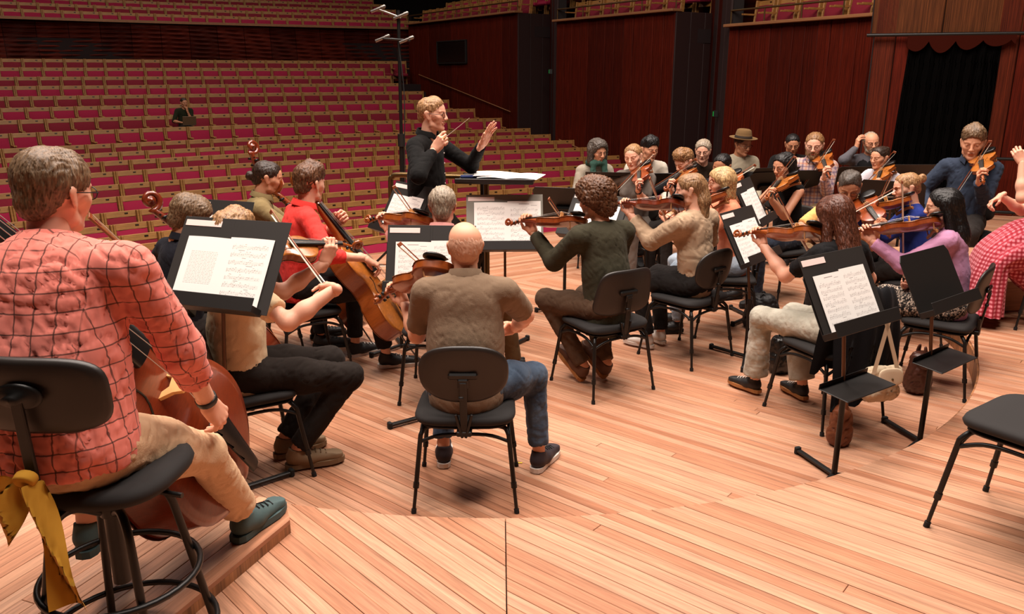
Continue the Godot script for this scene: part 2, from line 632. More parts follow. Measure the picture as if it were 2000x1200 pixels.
	box_front("box_rail_2", Vector2(1.22, -23.3), Vector2(3.62, -19.2), 3.28)
	box_front("box_rail_3", Vector2(4.42, -17.5), Vector2(6.05, -13.9), 2.86)
	# right end wall with the draped doorway
	var ea := Vector2(5.55, -12.3)
	var eb := Vector2(8.6, -11.2)
	var d := (eb - ea).normalized()
	var bs := Basis(Vector3(d.x, 0, d.y), Vector3.UP, Vector3(d.x, 0, d.y).cross(Vector3.UP))
	var on := func(t: float) -> Vector2: return ea + d * t
	board_wall("wall_doorway_left", ea + d * -0.35, on.call(0.22), -0.2, 3.0, 0.28, [M.door_wood, M.wall], Vector2(0, 1))
	board_wall("wall_doorway_right", on.call(1.22), on.call(4.2), -0.2, 3.0, 0.26, [M.door_wood, M.wall], Vector2(0, 1))
	board_wall("wall_doorway_head", ea + d * -0.4, on.call(4.2), 2.52, 3.4, 0.9, [M.head_wood], Vector2(0, 1))
	var rail := MB.new()
	var ra := on.call(-0.5)
	var rb := on.call(4.2)
	rail.tube(pts([V(ra.x, 2.5, ra.y + 0.12), V(rb.x, 2.5, rb.y + 0.12)]), 0.025, 10)
	var rn := MeshInstance3D.new()
	rn.mesh = rail.mesh()
	rn.material_override = M.black_metal
	tag(rn, "curtain_rail", "long black rail across the top of the draped doorway", "curtain rail")
	# the black drape: deep folds
	var dr := MB.new()
	var rings := []
	for k in 9:
		var h := lerpf(0.0, 2.42, k / 8.0)
		var r := []
		for s in 61:
			var t := lerpf(0.12 - 0.1 * (1.0 - k / 8.0), 1.28, s / 60.0)
			var p: Vector2 = on.call(t)
			r.append(V(p.x, h, p.y) + bs.z * (0.06 + 0.02 * sin(s * 0.93) + 0.006 * sin(s * 2.1 + k * 0.5)))
		rings.append(r)
	dr.loft(rings, false)
	var back_rings := []
	for r in rings:
		var q := []
		for p in r: q.append(p - bs.z * 0.012)
		back_rings.append(q)
	dr.loft(back_rings, false)
	var dn := MeshInstance3D.new()
	dn.mesh = dr.mesh()
	dn.material_override = M.drape
	tag(dn, "drape", "tall black drape hanging in the stage doorway", "curtain")
	# scalloped pelmet above it
	var pel := MB.new()
	var poly := PackedVector2Array([Vector2(0.0, 0.0)])
	poly.append(Vector2(1.35, 0.0))
	var tips := []
	for q in 45:
		var x := 1.35 * (1.0 - q / 44.0)
		tips.append([x, 0.07 + 0.17 * pow(absf(sin(x * 9.3 + 0.6)), 0.7) * (0.75 + 0.25 * sin(x * 4.0))])
	for tp in tips:
		poly.append(Vector2(tp[0], tp[1]))
	var po: Vector2 = on.call(0.08)
	pel.prism(poly, 0.0, 0.03, Transform3D(Basis(bs.x, bs.z, -bs.y), V(po.x, 2.49, po.y) + bs.z * 0.1))
	var pn := MeshInstance3D.new()
	pn.mesh = pel.mesh()
	pn.material_override = plain(Color(0.20, 0.065, 0.04), 1.0, 0.0, 0.1)
	tag(pn, "pelmet", "rust red scalloped pelmet above the black drape", "pelmet")
	# stage rail in front of that wall
	var gr := Node3D.new()
	var g0: Vector2 = on.call(0.95)
	var g1: Vector2 = on.call(4.2)
	gr.position = V(g0.x, 0.0, g0.y) + bs.z * 0.5
	for h in [0.12, 0.85]:
		part(gr, "rail", rod(V(0, h, 0), V(g1.x - g0.x, h, g1.y - g0.y), 0.022).mesh(), M.black_metal)
	for k in 4:
		var o: Vector2 = (g1 - g0) * (k / 3.0)
		part(gr, "post", rod(V(o.x, 0, o.y), V(o.x, 0.85, o.y), 0.022).mesh(), M.black_metal)
	tag(gr, "guard_rail", "low dark guard rail along the wall beside the black drape", "railing")
	# loudspeaker on the wall
	var sp := Node3D.new()
	sp.position = V(6.2, 2.28, -13.5)
	sp.rotation = Vector3(0.25, -0.5, 0.12)
	part(sp, "cabinet", MB.new().at(V(0, 0, 0), V(0.2, 0.36, 0.2), 0.012).mesh(), M.black_plastic)
	part(sp, "grille", MB.new().at(V(0, 0, 0.104), V(0.17, 0.32, 0.01), 0.004).mesh(), M.screen)
	part(sp, "bracket", rod(V(0, 0.0, -0.1), V(0.05, 0.05, -0.45), 0.02).mesh(), M.black_metal)
	tag(sp, "loudspeaker", "small black loudspeaker high on the wall left of the doorway", "loudspeaker")
	# dark screen let into the first box front
	wall_thing("wall_screen", Vector2(-3.75, -31.4), Vector2(0.16, -24.9), 0.46, 2.62, V(2.02, 0.66, 0.07), "dark blank screen set into the panelled wall behind the conductor", "screen")
	# exit lights and small fittings
	for q in [[V(1.1, 2.0, -24.1), "tiny green exit light in the dark recess nearest the conductor"], [V(4.36, 1.13, -18.0), "tiny green exit light in the recess above the hatted man"]]:
		var li := Node3D.new()
		li.position = q[0]
		part(li, "case", MB.new().at(V(0, 0, 0), V(0.1, 0.14, 0.06), 0.01).mesh(), M.black_plastic)
		var gm := plain(Color(0.02, 0.3, 0.1))
		gm.emission_enabled = true
		gm.emission = Color(0.05, 0.75, 0.3)
		gm.emission_energy_multiplier = 0.35
		part(li, "sign_light", MB.new().at(V(-0.052, 0, 0.0), V(0.01, 0.1, 0.05), 0.002).mesh(), gm)
		tag(li, "exit_light", q[1], "exit light")
	# handrails running down the side aisle
	handrail(V(-3.35, 1.9, -30.6), V(-0.05, 0.85, -25.1), "thin wooden handrail sloping down the wall under the dark screen")
	handrail(V(1.3, 0.2, -23.0), V(3.4, -0.5, -19.4), "thin handrail sloping down the wall above the grey haired woman")

func handrail(a: Vector3, b: Vector3, label: String) -> void:
	var o := Node3D.new()
	o.position = a
	part(o, "rail", rod(V(0, 0, 0), b - a, 0.014).mesh(), M.riser)
	for k in 3:
		var p := (b - a) * (0.12 + 0.38 * k)
		part(o, "bracket", rod(p, p + V(0.1, -0.08, -0.06), 0.014).mesh(), M.black_metal)
	tag(o, "handrail", label, "handrail")

func wall_thing(called: String, a: Vector2, b: Vector2, t: float, y: float, size: Vector3, label: String, cat: String) -> void:
	var d := (b - a).normalized()
	var bs := Basis(Vector3(d.x, 0, d.y), Vector3.UP, Vector3(d.x, 0, d.y).cross(Vector3.UP))
	var p := a.lerp(b, t)
	var nrm := bs.z if bs.z.x < 0.0 else -bs.z
	var o := Node3D.new()
	o.transform = Transform3D(bs, V(p.x, y, p.y) + nrm * 0.05)
	part(o, "panel", MB.new().at(V(0, 0, 0), size, 0.01).mesh(), M.screen)
	var fr := MB.new()
	for s in [-1.0, 1.0]:
		fr.at(V(0, s * (size.y / 2 + 0.02), 0), V(size.x + 0.08, 0.04, size.z + 0.03), 0.006)
		fr.at(V(s * (size.x / 2 + 0.02), 0, 0), V(0.04, size.y, size.z + 0.03), 0.006)
	part(o, "frame", fr.mesh(), M.black_plastic)
	tag(o, called, label, cat)

func box_front(called: String, a: Vector2, b: Vector2, y: float) -> void:
	var d := (b - a).normalized()
	var nrm := Vector2(d.y, -d.x)
	if nrm.x < 0.0: nrm = -nrm      # away from the stalls
	var bs := Basis(Vector3(d.x, 0, d.y), Vector3.UP, Vector3(d.x, 0, d.y).cross(Vector3.UP))
	var ln := a.distance_to(b)
	var o := Node3D.new()
	struct(o, "trim_" + called)
	var mid := (a + b) * 0.5
	part(o, "capping", MB.new().box(Transform3D(bs, V(mid.x, y + 0.03, mid.y)), V(ln + 0.1, 0.06, 0.3), 0.01).mesh(), M.riser)
	var m2 := mid + nrm * 1.7
	part(o, "box_floor", MB.new().box(Transform3D(bs, V(m2.x, y - 0.5, m2.y)), V(ln, 0.3, 3.3)).mesh(), M.carpet)
	var r := MB.new()
	r.tube(pts([V(a.x, y + 0.32, a.y), V(b.x, y + 0.32, b.y)]), 0.02, 8)
	part(o, "rail", r.mesh(), M.brass)
	for k in 5:
		var p := a.lerp(b, k / 4.0)
		part(o, "post", rod(V(p.x, y, p.y), V(p.x, y + 0.32, p.y), 0.015).mesh(), M.brass)
	# dark wall behind the box
	var m3 := mid + nrm * 3.4
	part(o, "box_back", MB.new().box(Transform3D(bs, V(m3.x, y + 1.8, m3.y)), V(ln + 3.5, 5.0, 0.2)).mesh(), M.wall2)
	shared["boxes"] = shared.get("boxes", []) + [[a, b, nrm, y]]

# ---------------------------------------------------------------- the stage
# boards clipped to a region; the nearest become parts, the rest one part
func board_field(root: Node3D, region: PackedVector2Array, ang: float, w: float, y: float, most: int, skip: Array = []) -> void:
	var e := Vector2(cos(ang), sin(ang))
	var q := Vector2(-e.y, e.x)
	var lo := 1e9; var hi := -1e9; var slo := 1e9; var shi := -1e9
	for p in region:
		lo = minf(lo, p.dot(q)); hi = maxf(hi, p.dot(q))
		slo = minf(slo, p.dot(e)); shi = maxf(shi, p.dot(e))
	var found := []
	var j := int(floor(lo / w))
	while j * w < hi:
		var s := slo - rng.randf() * 8.0
		while s < shi:
			var ln := 6.5 + rng.randf() * 4.0
			var r := PackedVector2Array()
			for c in [[s + 0.001, 0.0009], [s + ln - 0.001, 0.0009], [s + ln - 0.001, w - 0.0009], [s + 0.001, w - 0.0009]]:
				r.append(e * c[0] + q * (j * w + c[1]))
			for poly in Geometry2D.intersect_polygons(r, region):
				if poly.size() < 3: continue
				var area := 0.0
				var cen := Vector2()
				for k in poly.size():
					area += poly[k].cross(poly[(k + 1) % poly.size()]) * 0.5
					cen += poly[k]
				if absf(area) < 0.002: continue
				cen /= poly.size()
				found.append([cen.length() + (6.0 if absf(cen.x) > 0.72 * (absf(cen.y) + 0.6) or cen.y > -1.2 else 0.0), poly, j, rng.randi()])
			s += ln
		j += 1
	found.sort_custom(func(a, b): return a[0] < b[0])
	var rest := []
	for k in 6: rest.append(MB.new())
	for k in found.size():
		var f = found[k]
		var r: int = f[3]
		var mi := r % 6
		if r % 3 == 0: mi = (absi(f[2]) * 5) % 6
		var off := Vector2((r % 97) / 97.0, (r % 89) / 89.0)
		var uv := Transform2D(Vector2(e.x * 0.55, e.y * 0.0), Vector2(), Vector2())
		# u runs along the board, v across it
		uv = Transform2D(Vector2(e.x * 0.5, q.x * 1.6), Vector2(e.y * 0.5, q.y * 1.6), off)
		if k < most:
			var mb := MB.new().prism(f[1], y - 0.018, y + 0.0004 * (r % 4), Transform3D(), 0.0016, uv)
			part(root, "board", mb.mesh(), M.boards[mi])
		else:
			rest[mi].prism(f[1], y - 0.018, y + 0.0004 * (r % 4), Transform3D(), 0.0, uv)
	var am := ArrayMesh.new()
	for k in 6:
		if rest[k].v.size(): rest[k].mesh(M.boards[k], am)
	if am.get_surface_count():
		var o := part(root, "far_boards", am)
		o.set_meta("kind", "stuff")

func build_stage() -> void:
	var c := Vector2(-0.07, -6.59)
	var rad := 3.483
	var n := Vector2(-0.53, -0.848)
	var e := Vector2(0.848, -0.53)
	# sunken main floor
	var f0 := Node3D.new()
	struct(f0, "floor_main")
	var inner := PackedVector2Array()
	for k in 48:
		inner.append(c + Vector2(cos(TAU * k / 48.0), sin(TAU * k / 48.0)) * (rad + 0.12))
	var cut := n * 6.62
	var main := PackedVector2Array([cut - e * 3.2, cut + e * 13.0, Vector2(9.5, -4.6), Vector2(4.2, -5.6), Vector2(3.2, -2.9), Vector2(-1.5, -2.8), Vector2(-6.5, -2.8)])
	var base := MB.new().prism(PackedVector2Array([n * 8.6 - e * 4.2, n * 8.6 + e * 14.0, Vector2(10, 2), Vector2(-7, 2)]), -1.5, -0.0185)
	part(f0, "subfloor", base.mesh(), M.joint)
	board_field(f0, main, deg_to_rad(40.0), 0.052, 0.0, 235)
	var apron := PackedVector2Array([n * 6.625 - e * 3.2, n * 6.625 + e * 13.0, n * 8.56 + e * 13.0, n * 8.56 - e * 3.2])
	board_field(f0, apron, atan2(e.y, e.x), 0.07, 0.0, 40)
	part(f0, "nosing", MB.new().box(Transform3D(Basis(V(e.x, 0, e.y), Vector3.UP, V(e.x, 0, e.y).cross(Vector3.UP)), V((n * 8.6 + e * 4.9).x, -0.03, (n * 8.6 + e * 4.9).y)), V(16.2, 0.06, 0.09), 0.008).mesh(), M.riser)
	# the riser: a raised ring round the front of the circle
	var f1 := Node3D.new()
	struct(f1, "floor_riser")
	var left := PackedVector2Array()
	var right := PackedVector2Array()
	var split := Vector2(-0.03, -3.1)
	for k in 40:      # from the split leftwards
		var a := lerpf(atan2(split.y - c.y, split.x - c.x), PI * 0.93, k / 39.0)
		left.append(c + Vector2(cos(a), sin(a)) * rad)
	left.append_array(PackedVector2Array([Vector2(-5.0, -3.0), Vector2(-5.0, 1.0), Vector2(0.03, 1.0)]))
	for k in 40:
		var a := lerpf(atan2(split.y - c.y, split.x + 0.004 - c.x), -0.28, k / 39.0)
		right.append(c + Vector2(cos(a), sin(a)) * rad)
	right.append_array(PackedVector2Array([Vector2(5.2, -9.2), Vector2(9.8, -8.0), Vector2(9.8, 1.0), Vector2(0.036, 1.0)]))
	var b1 := MB.new()
	b1.prism(left, -0.02, L1 - 0.0185)
	b1.prism(right, -0.02, L1 - 0.0185)
	part(f1, "subfloor", b1.mesh(), M.joint)
	board_field(f1, left, deg_to_rad(47.0), 0.062, L1, 70)
	board_field(f1, right, deg_to_rad(40.0), 0.060, L1, 215)
	# its curved face: bent panels and a rounded nosing
	var seg := 14
	for k in seg:
		var a0 := lerpf(-0.27, PI * 0.93, float(k) / seg) + 0.0008
		var a1 := lerpf(-0.27, PI * 0.93, float(k + 1) / seg) - 0.0008
		var poly := PackedVector2Array()
		for s in 9:
			var a := lerpf(a0, a1, s / 8.0)
			poly.append(c + Vector2(cos(a), sin(a)) * (rad - 0.012))
		for s in 9:
			var a := lerpf(a1, a0, s / 8.0)
			poly.append(c + Vector2(cos(a), sin(a)) * (rad + 0.01))
		part(f1, "riser_panel", MB.new().prism(poly, 0.0, L1 - 0.012, Transform3D(), 0.0, Transform2D(0.4, Vector2(k * 0.3, 0))).mesh(), M.riser)
	# the low platform under the bass player
	var f2 := Node3D.new()
	struct(f2, "floor_platform")
	var plat := PackedVector2Array([Vector2(-0.953, -3.098), Vector2(-0.912, -2.991), Vector2(-1.42, -1.65), Vector2(-2.4, -1.2), Vector2(-3.6, -2.4), Vector2(-2.2, -3.5), Vector2(-1.067, -3.176)])
	part(f2, "subfloor", MB.new().prism(plat, L1, PLATFORM - 0.0185).mesh(), M.riser)
	board_field(f2, plat, atan2(0.54, -0.208), 0.062, PLATFORM, 60)
	# stepped wooden block in front of the man in the blue shirt
	var bl := Node3D.new()
	bl.position = V(3.72, L1, -6.55)
	bl.rotation.y = 0.12
	part(bl, "lower_step", MB.new().at(V(0, 0.13, 0.24), V(1.1, 0.26, 0.22), 0.01).mesh(), M.boards[1])
	part(bl, "upper_step", MB.new().at(V(0, 0.20, -0.05), V(1.1, 0.40, 0.36), 0.01).mesh(), M.riser)
	part(bl, "step_top", MB.new().at(V(0, 0.41, -0.05), V(1.13, 0.02, 0.39), 0.006).mesh(), M.boards[0])
	tag(bl, "step_block", "two stepped wooden block on the riser in front of the blue shirted man", "step")

# ---------------------------------------------------------------- hall seats
func seat_meshes() -> void:
	if shared.has("seat_back"): return
	# origin on the floor under the middle of the backrest; the sitter looks along +z
	var mb := MB.new()
	mb.box(Transform3D(Basis(Vector3.RIGHT, -0.16), V(0, 0.56, -0.045)), V(0.49, 0.62, 0.02), 0.006)
	shared.seat_back = mb.mesh()
	mb = MB.new()
	mb.box(Transform3D(Basis(Vector3.RIGHT, -0.16), V(0, 0.82, -0.078)), V(0.49, 0.105, 0.03), 0.008)
	shared.seat_rail = mb.mesh()
	# back cushion: bulging
	mb = MB.new()
	var rings := []
	for k in 7:
		var y := lerpf(0.36, 0.78, k / 6.0)
		var b := sin(PI * (0.08 + 0.84 * k / 6.0))
		var r := []
		for s in 9:
			var x := lerpf(-0.225, 0.225, s / 8.0)
			var d := 0.018 + 0.05 * b * pow(1.0 - pow(absf(x) / 0.24, 4.0), 0.5)
			r.append(V(x, y - 0.015 * pow(x / 0.225, 2.0) * (1.0 if k == 6 else 0.0) + (0.012 if k == 6 and absf(x) > 0.2 else 0.0), d - 0.02 - (y - 0.56) * 0.16))
		rings.append(r)
	mb.loft(rings, false)
	for q in mb.n.size():
		if mb.n[q].z < 0.0: mb.n[q] = -mb.n[q]
	var fix := MB.new()
	fix.v = mb.v; fix.n = mb.n; fix.t = mb.t
	for q in range(0, mb.i.size(), 3):
		fix.tri(mb.i[q], mb.i[q + 1], mb.i[q + 2])
	shared.seat_cushion = fix.mesh()
	mb = MB.new()
	mb.box(Transform3D(Basis(Vector3.RIGHT, 0.06), V(0, 0.40, 0.21)), V(0.45, 0.10, 0.42), 0.035)
	shared.seat_squab = mb.mesh()
	mb = MB.new()
	mb.box(Transform3D(Basis(Vector3.RIGHT, -0.1), V(0, 0.46, 0.0)), V(0.034, 0.84, 0.11), 0.008)
	mb.at(V(0, 0.61, 0.18), V(0.032, 0.032, 0.38), 0.01)
	mb.at(V(0, 0.30, 0.2), V(0.024, 0.6, 0.08), 0.006)
	shared.seat_side = mb.mesh()
	mb = MB.new()
	mb.box(Transform3D(Basis(Vector3.RIGHT, -0.16), V(0.09, 0.835, -0.058)), V(0.055, 0.022, 0.004), 0.001)
	shared.seat_plate = mb.mesh()
	# one low mesh for seats too far off to show their parts
	for v in 2:
		var am := ArrayMesh.new()
		var wd := MB.new()
		wd.box(Transform3D(Basis(Vector3.RIGHT, -0.16), V(0, 0.56, -0.05)), V(0.5, 0.62, 0.02))
		wd.box(Transform3D(Basis(Vector3.RIGHT, -0.16), V(0, 0.82, -0.078)), V(0.5, 0.105, 0.03), 0.008)
		for s in [-0.255, 0.255]:
			wd.box(Transform3D(Basis(Vector3.RIGHT, -0.1), V(s, 0.46, 0.0)), V(0.034, 0.84, 0.11), 0.006)
			wd.at(V(s, 0.61, 0.18), V(0.032, 0.032, 0.38))
		wd.mesh(M.seat_wood, am)
		var cu := MB.new()
		cu.append(fix, Transform3D())
		cu.box(Transform3D(Basis(Vector3.RIGHT, 0.06), V(0, 0.40, 0.21)), V(0.45, 0.10, 0.42), 0.03)
		cu.mesh(M.crimson if v else M.crimson2, am)
		var pl := MB.new()
		pl.box(Transform3D(Basis(Vector3.RIGHT, -0.16), V(0.09, 0.835, -0.058)), V(0.055, 0.022, 0.004))
		pl.mesh(M.plate, am)
		shared["far_seat_%d" % v] = am

func make_seat(bright: bool) -> Node3D:
	var o := Node3D.new()
	part(o, "back_panel", shared.seat_back, M.seat_wood)
	part(o, "top_rail", shared.seat_rail, M.seat_wood)
	part(o, "back_cushion", shared.seat_cushion, M.crimson if bright else M.crimson2)
	part(o, "seat_cushion", shared.seat_squab, M.crimson if bright else M.crimson2)
	for s in [-0.255, 0.255]:
		part(o, "arm_frame", shared.seat_side, M.seat_wood, Transform3D(Basis(), V(s, 0, 0)))
	part(o, "number_plate", shared.seat_plate, M.plate)
	return o

func far_seats(places: Array, called: String, label: String) -> void:
	for v in 2:
		var mm := MultiMesh.new()
		mm.transform_format = MultiMesh.TRANSFORM_3D
		mm.mesh = shared["far_seat_%d" % v]
		var mine := places.filter(func(p): return p[1] == v)
		mm.instance_count = mine.size()
		for k in mine.size():
			mm.set_instance_transform(k, mine[k][0])
		var mi := MultiMeshInstance3D.new()
		mi.multimesh = mm
		mi.set_meta("kind", "stuff")
		tag(mi, called, label % ["deep crimson", "bright crimson"][v], "hall seats")

func seat_xf(r: float, a: float, y: float) -> Transform3D:
	var p := arc_p(r, a, y)
	return Transform3D(Basis(Vector3.UP, -a), p)

const ORD := ["first", "second", "third", "fourth", "fifth", "sixth", "seventh", "eighth", "ninth", "tenth", "eleventh", "twelfth", "thirteenth", "fourteenth", "fifteenth", "sixteenth", "seventeenth", "eighteenth", "nineteenth", "twentieth", "twenty first", "twenty second", "twenty third", "twenty fourth", "twenty fifth", "twenty sixth", "twenty seventh"]

func build_seats() -> void:
	seat_meshes()
	var proto := [make_seat(false), make_seat(true)]
	var cam: Camera3D = get_node("camera")
	var far := []
	var made := 0
	for k in 20:
		var r := row_r(k)
		var j := 0
		while true:
			var a: float = ROW_END[k] - (j + 0.5) * 0.55 / r
			var p := arc_p(r, a, ROW_H[k])
			var loc := cam.transform.affine_inverse() * p
			var u := 1000.0 + 1600.0 * loc.x / -loc.z
			if u < -45.0 or j > 26: break
			var xf := seat_xf(r, a, ROW_H[k] - 0.87)
			var hid := k >= 16 and u > 1190.0
			if k >= 17 and u < 60.0: hid = true
			if k < 7:
				far.append([xf, k % 2])
			elif not hid:
				var o: Node3D = proto[k % 2].duplicate()
				o.transform = xf
				tag(o, "hall_seat", "%s wooden seat, %s row from the back, %s from its aisle end" % ["deep crimson" if k % 2 == 0 else "bright crimson", ORD[k], ORD[j]], "seat", "crimson seats of the stalls")
				made += 1
			j += 1
	far_seats(far, "far_stall_seats", "%s seats in the back rows of the stalls under the carved balcony front")
	proto[0].free(); proto[1].free()
	# balcony rows
	far = []
	for k in 6:
		var r := 46.5 + k * 0.95
		for j in 44:
			var a: float = -0.372 - 0.0045 * k - j * 0.55 / r
			far.append([seat_xf(r, a, 2.98 + 0.26 * k), (k + 1) % 2])
	far_seats(far, "balcony_seats", "%s seats in the rows of the balcony above the carved front")
	far = []
	for b in shared.get("boxes", []):
		var d: Vector2 = (b[1] - b[0]).normalized()
		var ln: float = b[0].distance_to(b[1])
		for row in 3:
			for s in int(ln / 0.62):
				var p: Vector2 = b[0] + d * (0.35 + s * 0.62) + b[2] * (0.55 + row * 0.95)
				far.append([Transform3D(Basis(Vector3.UP, atan2(-b[2].x, -b[2].y)), V(p.x, b[3] - 0.36 + row * 0.3, p.y)), row % 2])
	far_seats(far, "box_seats", "%s seats in the side boxes above the panelled wall")
	print("seats ", made)

# ---------------------------------------------------------------- chairs
func super_ellipse(hw: float, hh: float, ex: float, n: int, taper := 0.0) -> PackedVector2Array:
	var r := PackedVector2Array()
	for k in n:
		var a := TAU * k / n
		var x := signf(cos(a)) * pow(absf(cos(a)), 2.0 / ex)
		var y := signf(sin(a)) * pow(absf(sin(a)), 2.0 / ex)
		r.append(Vector2(x * hw * (1.0 + taper * y), y * hh))
	return r

# a curved pad from an outline: domed both sides, bent by a function of x
func pad(outline: PackedVector2Array, thick: float, xf: Transform3D, bend := 0.0, dip := 0.0) -> ArrayMesh:
	var lev := [[0.004, -1.0], [0.55, -1.0], [0.86, -0.9], [0.97, -0.6], [1.0, 0.0], [0.97, 0.6], [0.86, 0.92], [0.55, 1.0], [0.004, 1.0]]
	var mb := MB.new()
	var n := outline.size()
	for l in lev:
		for q in outline:
			var x: float = q.x * l[0]
			var y: float = q.y * l[0]
			var o = Vector3(q.x, 0, q.y).normalized() * (1.0 - absf(l[1])) + Vector3.UP * l[1]
			mb.vert(xf * V(x, thick * 0.5 * l[1] + bend * x * x + dip * y * y, y), xf.basis * o, Vector2(x, y))
	for k in lev.size() - 1:
		for s in n:
			var a := k * n + s
			var b := k * n + (s + 1) % n
			mb.tri(a, b, b + n); mb.tri(a, b + n, a + n)
	return smooth_mesh(mb.mesh())

func chair_meshes() -> void:
	shared.chair_seat = pad(super_ellipse(0.235, 0.215, 5.0, 36, -0.03), 0.052, Transform3D(Basis(), V(0, 0.448, 0.0)), 0.12, -0.10)
	shared.chair_shell = pad(super_ellipse(0.215, 0.195, 5.0, 28), 0.02, Transform3D(Basis(), V(0, 0.414, 0.0)), 0.1, -0.08)
	var bx := Transform3D(Basis(Vector3.RIGHT, PI / 2 - 0.16), V(0, 0.69, -0.225))
	# local y of the pad points to +z after this turn; bend makes it hug the back
	shared.chair_back_oval = pad(super_ellipse(0.205, 0.145, 2.5, 40, 0.0), 0.03, bx, 0.75)
	shared.chair_back_square = pad(super_ellipse(0.215, 0.15, 4.4, 40, 0.1), 0.03, bx, 0.75)
	for s in [-1.0, 1.0]:
		for e in [-1.0, 1.0]:
			var mb := MB.new()
			var foot := V(0.243 * s, 0.0, 0.24 * e)
			var knee := V(0.205 * s, 0.375, 0.185 * e)
			var path := smooth([V(0.15 * s, 0.408, 0.15 * e), V(0.188 * s, 0.402, 0.165 * e), knee], 5)
			path.append(knee.lerp(foot, 0.66))
			mb.tube(path, 0.0115, 10)
			mb.tube(pts([knee.lerp(foot, 0.6), knee.lerp(foot, 0.67)]), 0.0145, 10)
			mb.tube(pts([knee.lerp(foot, 0.66), knee.lerp(foot, 0.95)]), 0.0085, 8)
			shared["chair_leg_%d_%d" % [s, e]] = mb.mesh()
			shared["chair_foot_%d_%d" % [s, e]] = rod(knee.lerp(foot, 0.94), foot + V(0, 0.001, 0), 0.0125, 10).mesh()
		var rail := smooth([V(0.206 * s, 0.345, -0.19), V(0.205 * s, 0.385, -0.1), V(0.2 * s, 0.392, 0.0), V(0.205 * s, 0.385, 0.1), V(0.206 * s, 0.345, 0.19)], 4)
		shared["chair_rail_%d" % s] = MB.new().tube(rail, 0.009, 8).mesh()
	for e in [-1.0, 1.0]:
		var cross := MB.new()
		cross.tube(smooth([V(-0.206, 0.345, 0.19 * e), V(-0.1, 0.378, 0.188 * e), V(0.1, 0.378, 0.188 * e), V(0.206, 0.345, 0.19 * e)], 5), 0.009, 8)
		shared["chair_cross_%d" % e] = cross.mesh()
	var post := MB.new()
	var pb := V(0, 0.41, -0.2)
	post.box(Transform3D(Basis(Vector3.RIGHT, -0.13), V(0, 0.535, -0.242)), V(0.034, 0.26, 0.012), 0.003)
	post.box(Transform3D(Basis(Vector3.FORWARD, 0.25), V(0.022, 0.44, -0.226)), V(0.014, 0.12, 0.02), 0.003)
	post.box(Transform3D(Basis(Vector3.FORWARD, -0.25), V(-0.022, 0.44, -0.226)), V(0.014, 0.12, 0.02), 0.003)
	post.at(V(0, 0.4, -0.17), V(0.07, 0.025, 0.13), 0.004)
	shared.chair_post = post.mesh()
	var br := MB.new()
	br.box(Transform3D(Basis(Vector3.RIGHT, -0.16), V(0, 0.69, -0.248)), V(0.135, 0.032, 0.02), 0.008)
	br.box(Transform3D(Basis(Vector3.RIGHT, -0.16), V(0, 0.655, -0.252)), V(0.05, 0.05, 0.014), 0.006)
	shared.chair_bracket = br.mesh()
	shared.chair_knob = MB.new().lathe([Vector2(0.001, 0.0), Vector2(0.011, 0.0), Vector2(0.012, 0.02), Vector2(0.001, 0.023)], 10, Transform3D(Basis(Vector3.FORWARD, -PI / 2), V(0.02, 0.585, -0.25))).mesh()

func chair(p: Vector3, yaw: float, square: bool, label: String, grp := "black orchestra chairs on the stage") -> Node3D:
	var key := "chair_%s" % square
	if not shared.has(key):
		var c := Node3D.new()
		part(c, "seat", shared.chair_seat, M.black_cloth)
		part(c, "seat_shell", shared.chair_shell, M.black_plastic)
		var b := part(c, "backrest", shared.chair_back_square if square else shared.chair_back_oval, M.chair_back)
		part(b, "bracket", shared.chair_bracket, M.black_metal)
		part(c, "back_post", shared.chair_post, M.black_metal)
		part(c, "knob", shared.chair_knob, M.black_plastic)
		for s in [-1, 1]:
			for e in [-1, 1]:
				var l := part(c, "leg", shared["chair_leg_%d_%d" % [s, e]], M.black_metal)
				part(l, "rubber_foot", shared["chair_foot_%d_%d" % [s, e]], M.rubber)
			part(c, "side_rail", shared["chair_rail_%d" % s], M.black_metal)
		for e in [-1, 1]:
			part(c, "cross_rail", shared["chair_cross_%d" % e], M.black_metal)
		shared[key] = c
	var o: Node3D = shared[key].duplicate()
	o.position = p
	o.rotation.y = yaw
	tag(o, "orchestra_chair", label, "chair", grp)
	return o

# ---------------------------------------------------------------- music stands
func sheet_texture(sd: int, title: bool) -> ImageTexture:
	var r := RandomNumberGenerator.new()
	r.seed = sd
	var w := 384
	var h := 512
	var im := Image.create(w, h, false, Image.FORMAT_RGB8)
	im.fill(Color(0.985, 0.965, 0.945))
	var ink := Color(0.66, 0.62, 0.60)
	var y := 60
	if title:
		im.fill_rect(Rect2i(130, 28, 120, 7), ink)
		im.fill_rect(Rect2i(270, 44, 70, 4), ink)
		y = 84
	while y < h - 50:
		for l in 5:
			im.fill_rect(Rect2i(36, y + l * 5, w - 72, 1), Color(0.76, 0.73, 0.71))
		var x := 46
		im.fill_rect(Rect2i(40, y - 4, 3, 28), ink)
		while x < w - 48:
			var ny := y + r.randi_range(-4, 22)
			im.fill_rect(Rect2i(x, ny, 6, 4), ink)
			im.fill_rect(Rect2i(x + 5, ny - 14, 1, 15), ink)
			if r.randf() < 0.35:
				im.fill_rect(Rect2i(x + 5, ny - 14, 13, 3), ink)
			x += r.randi_range(9, 22)
			if r.randf() < 0.12: im.fill_rect(Rect2i(x - 4, y, 1, 21), ink)
		if r.randf() < 0.6:
			im.fill_rect(Rect2i(r.randi_range(50, 250), y + 30, r.randi_range(20, 60), 3), Color(0.5, 0.46, 0.45))
		y += 54
	return ImageTexture.create_from_image(im)

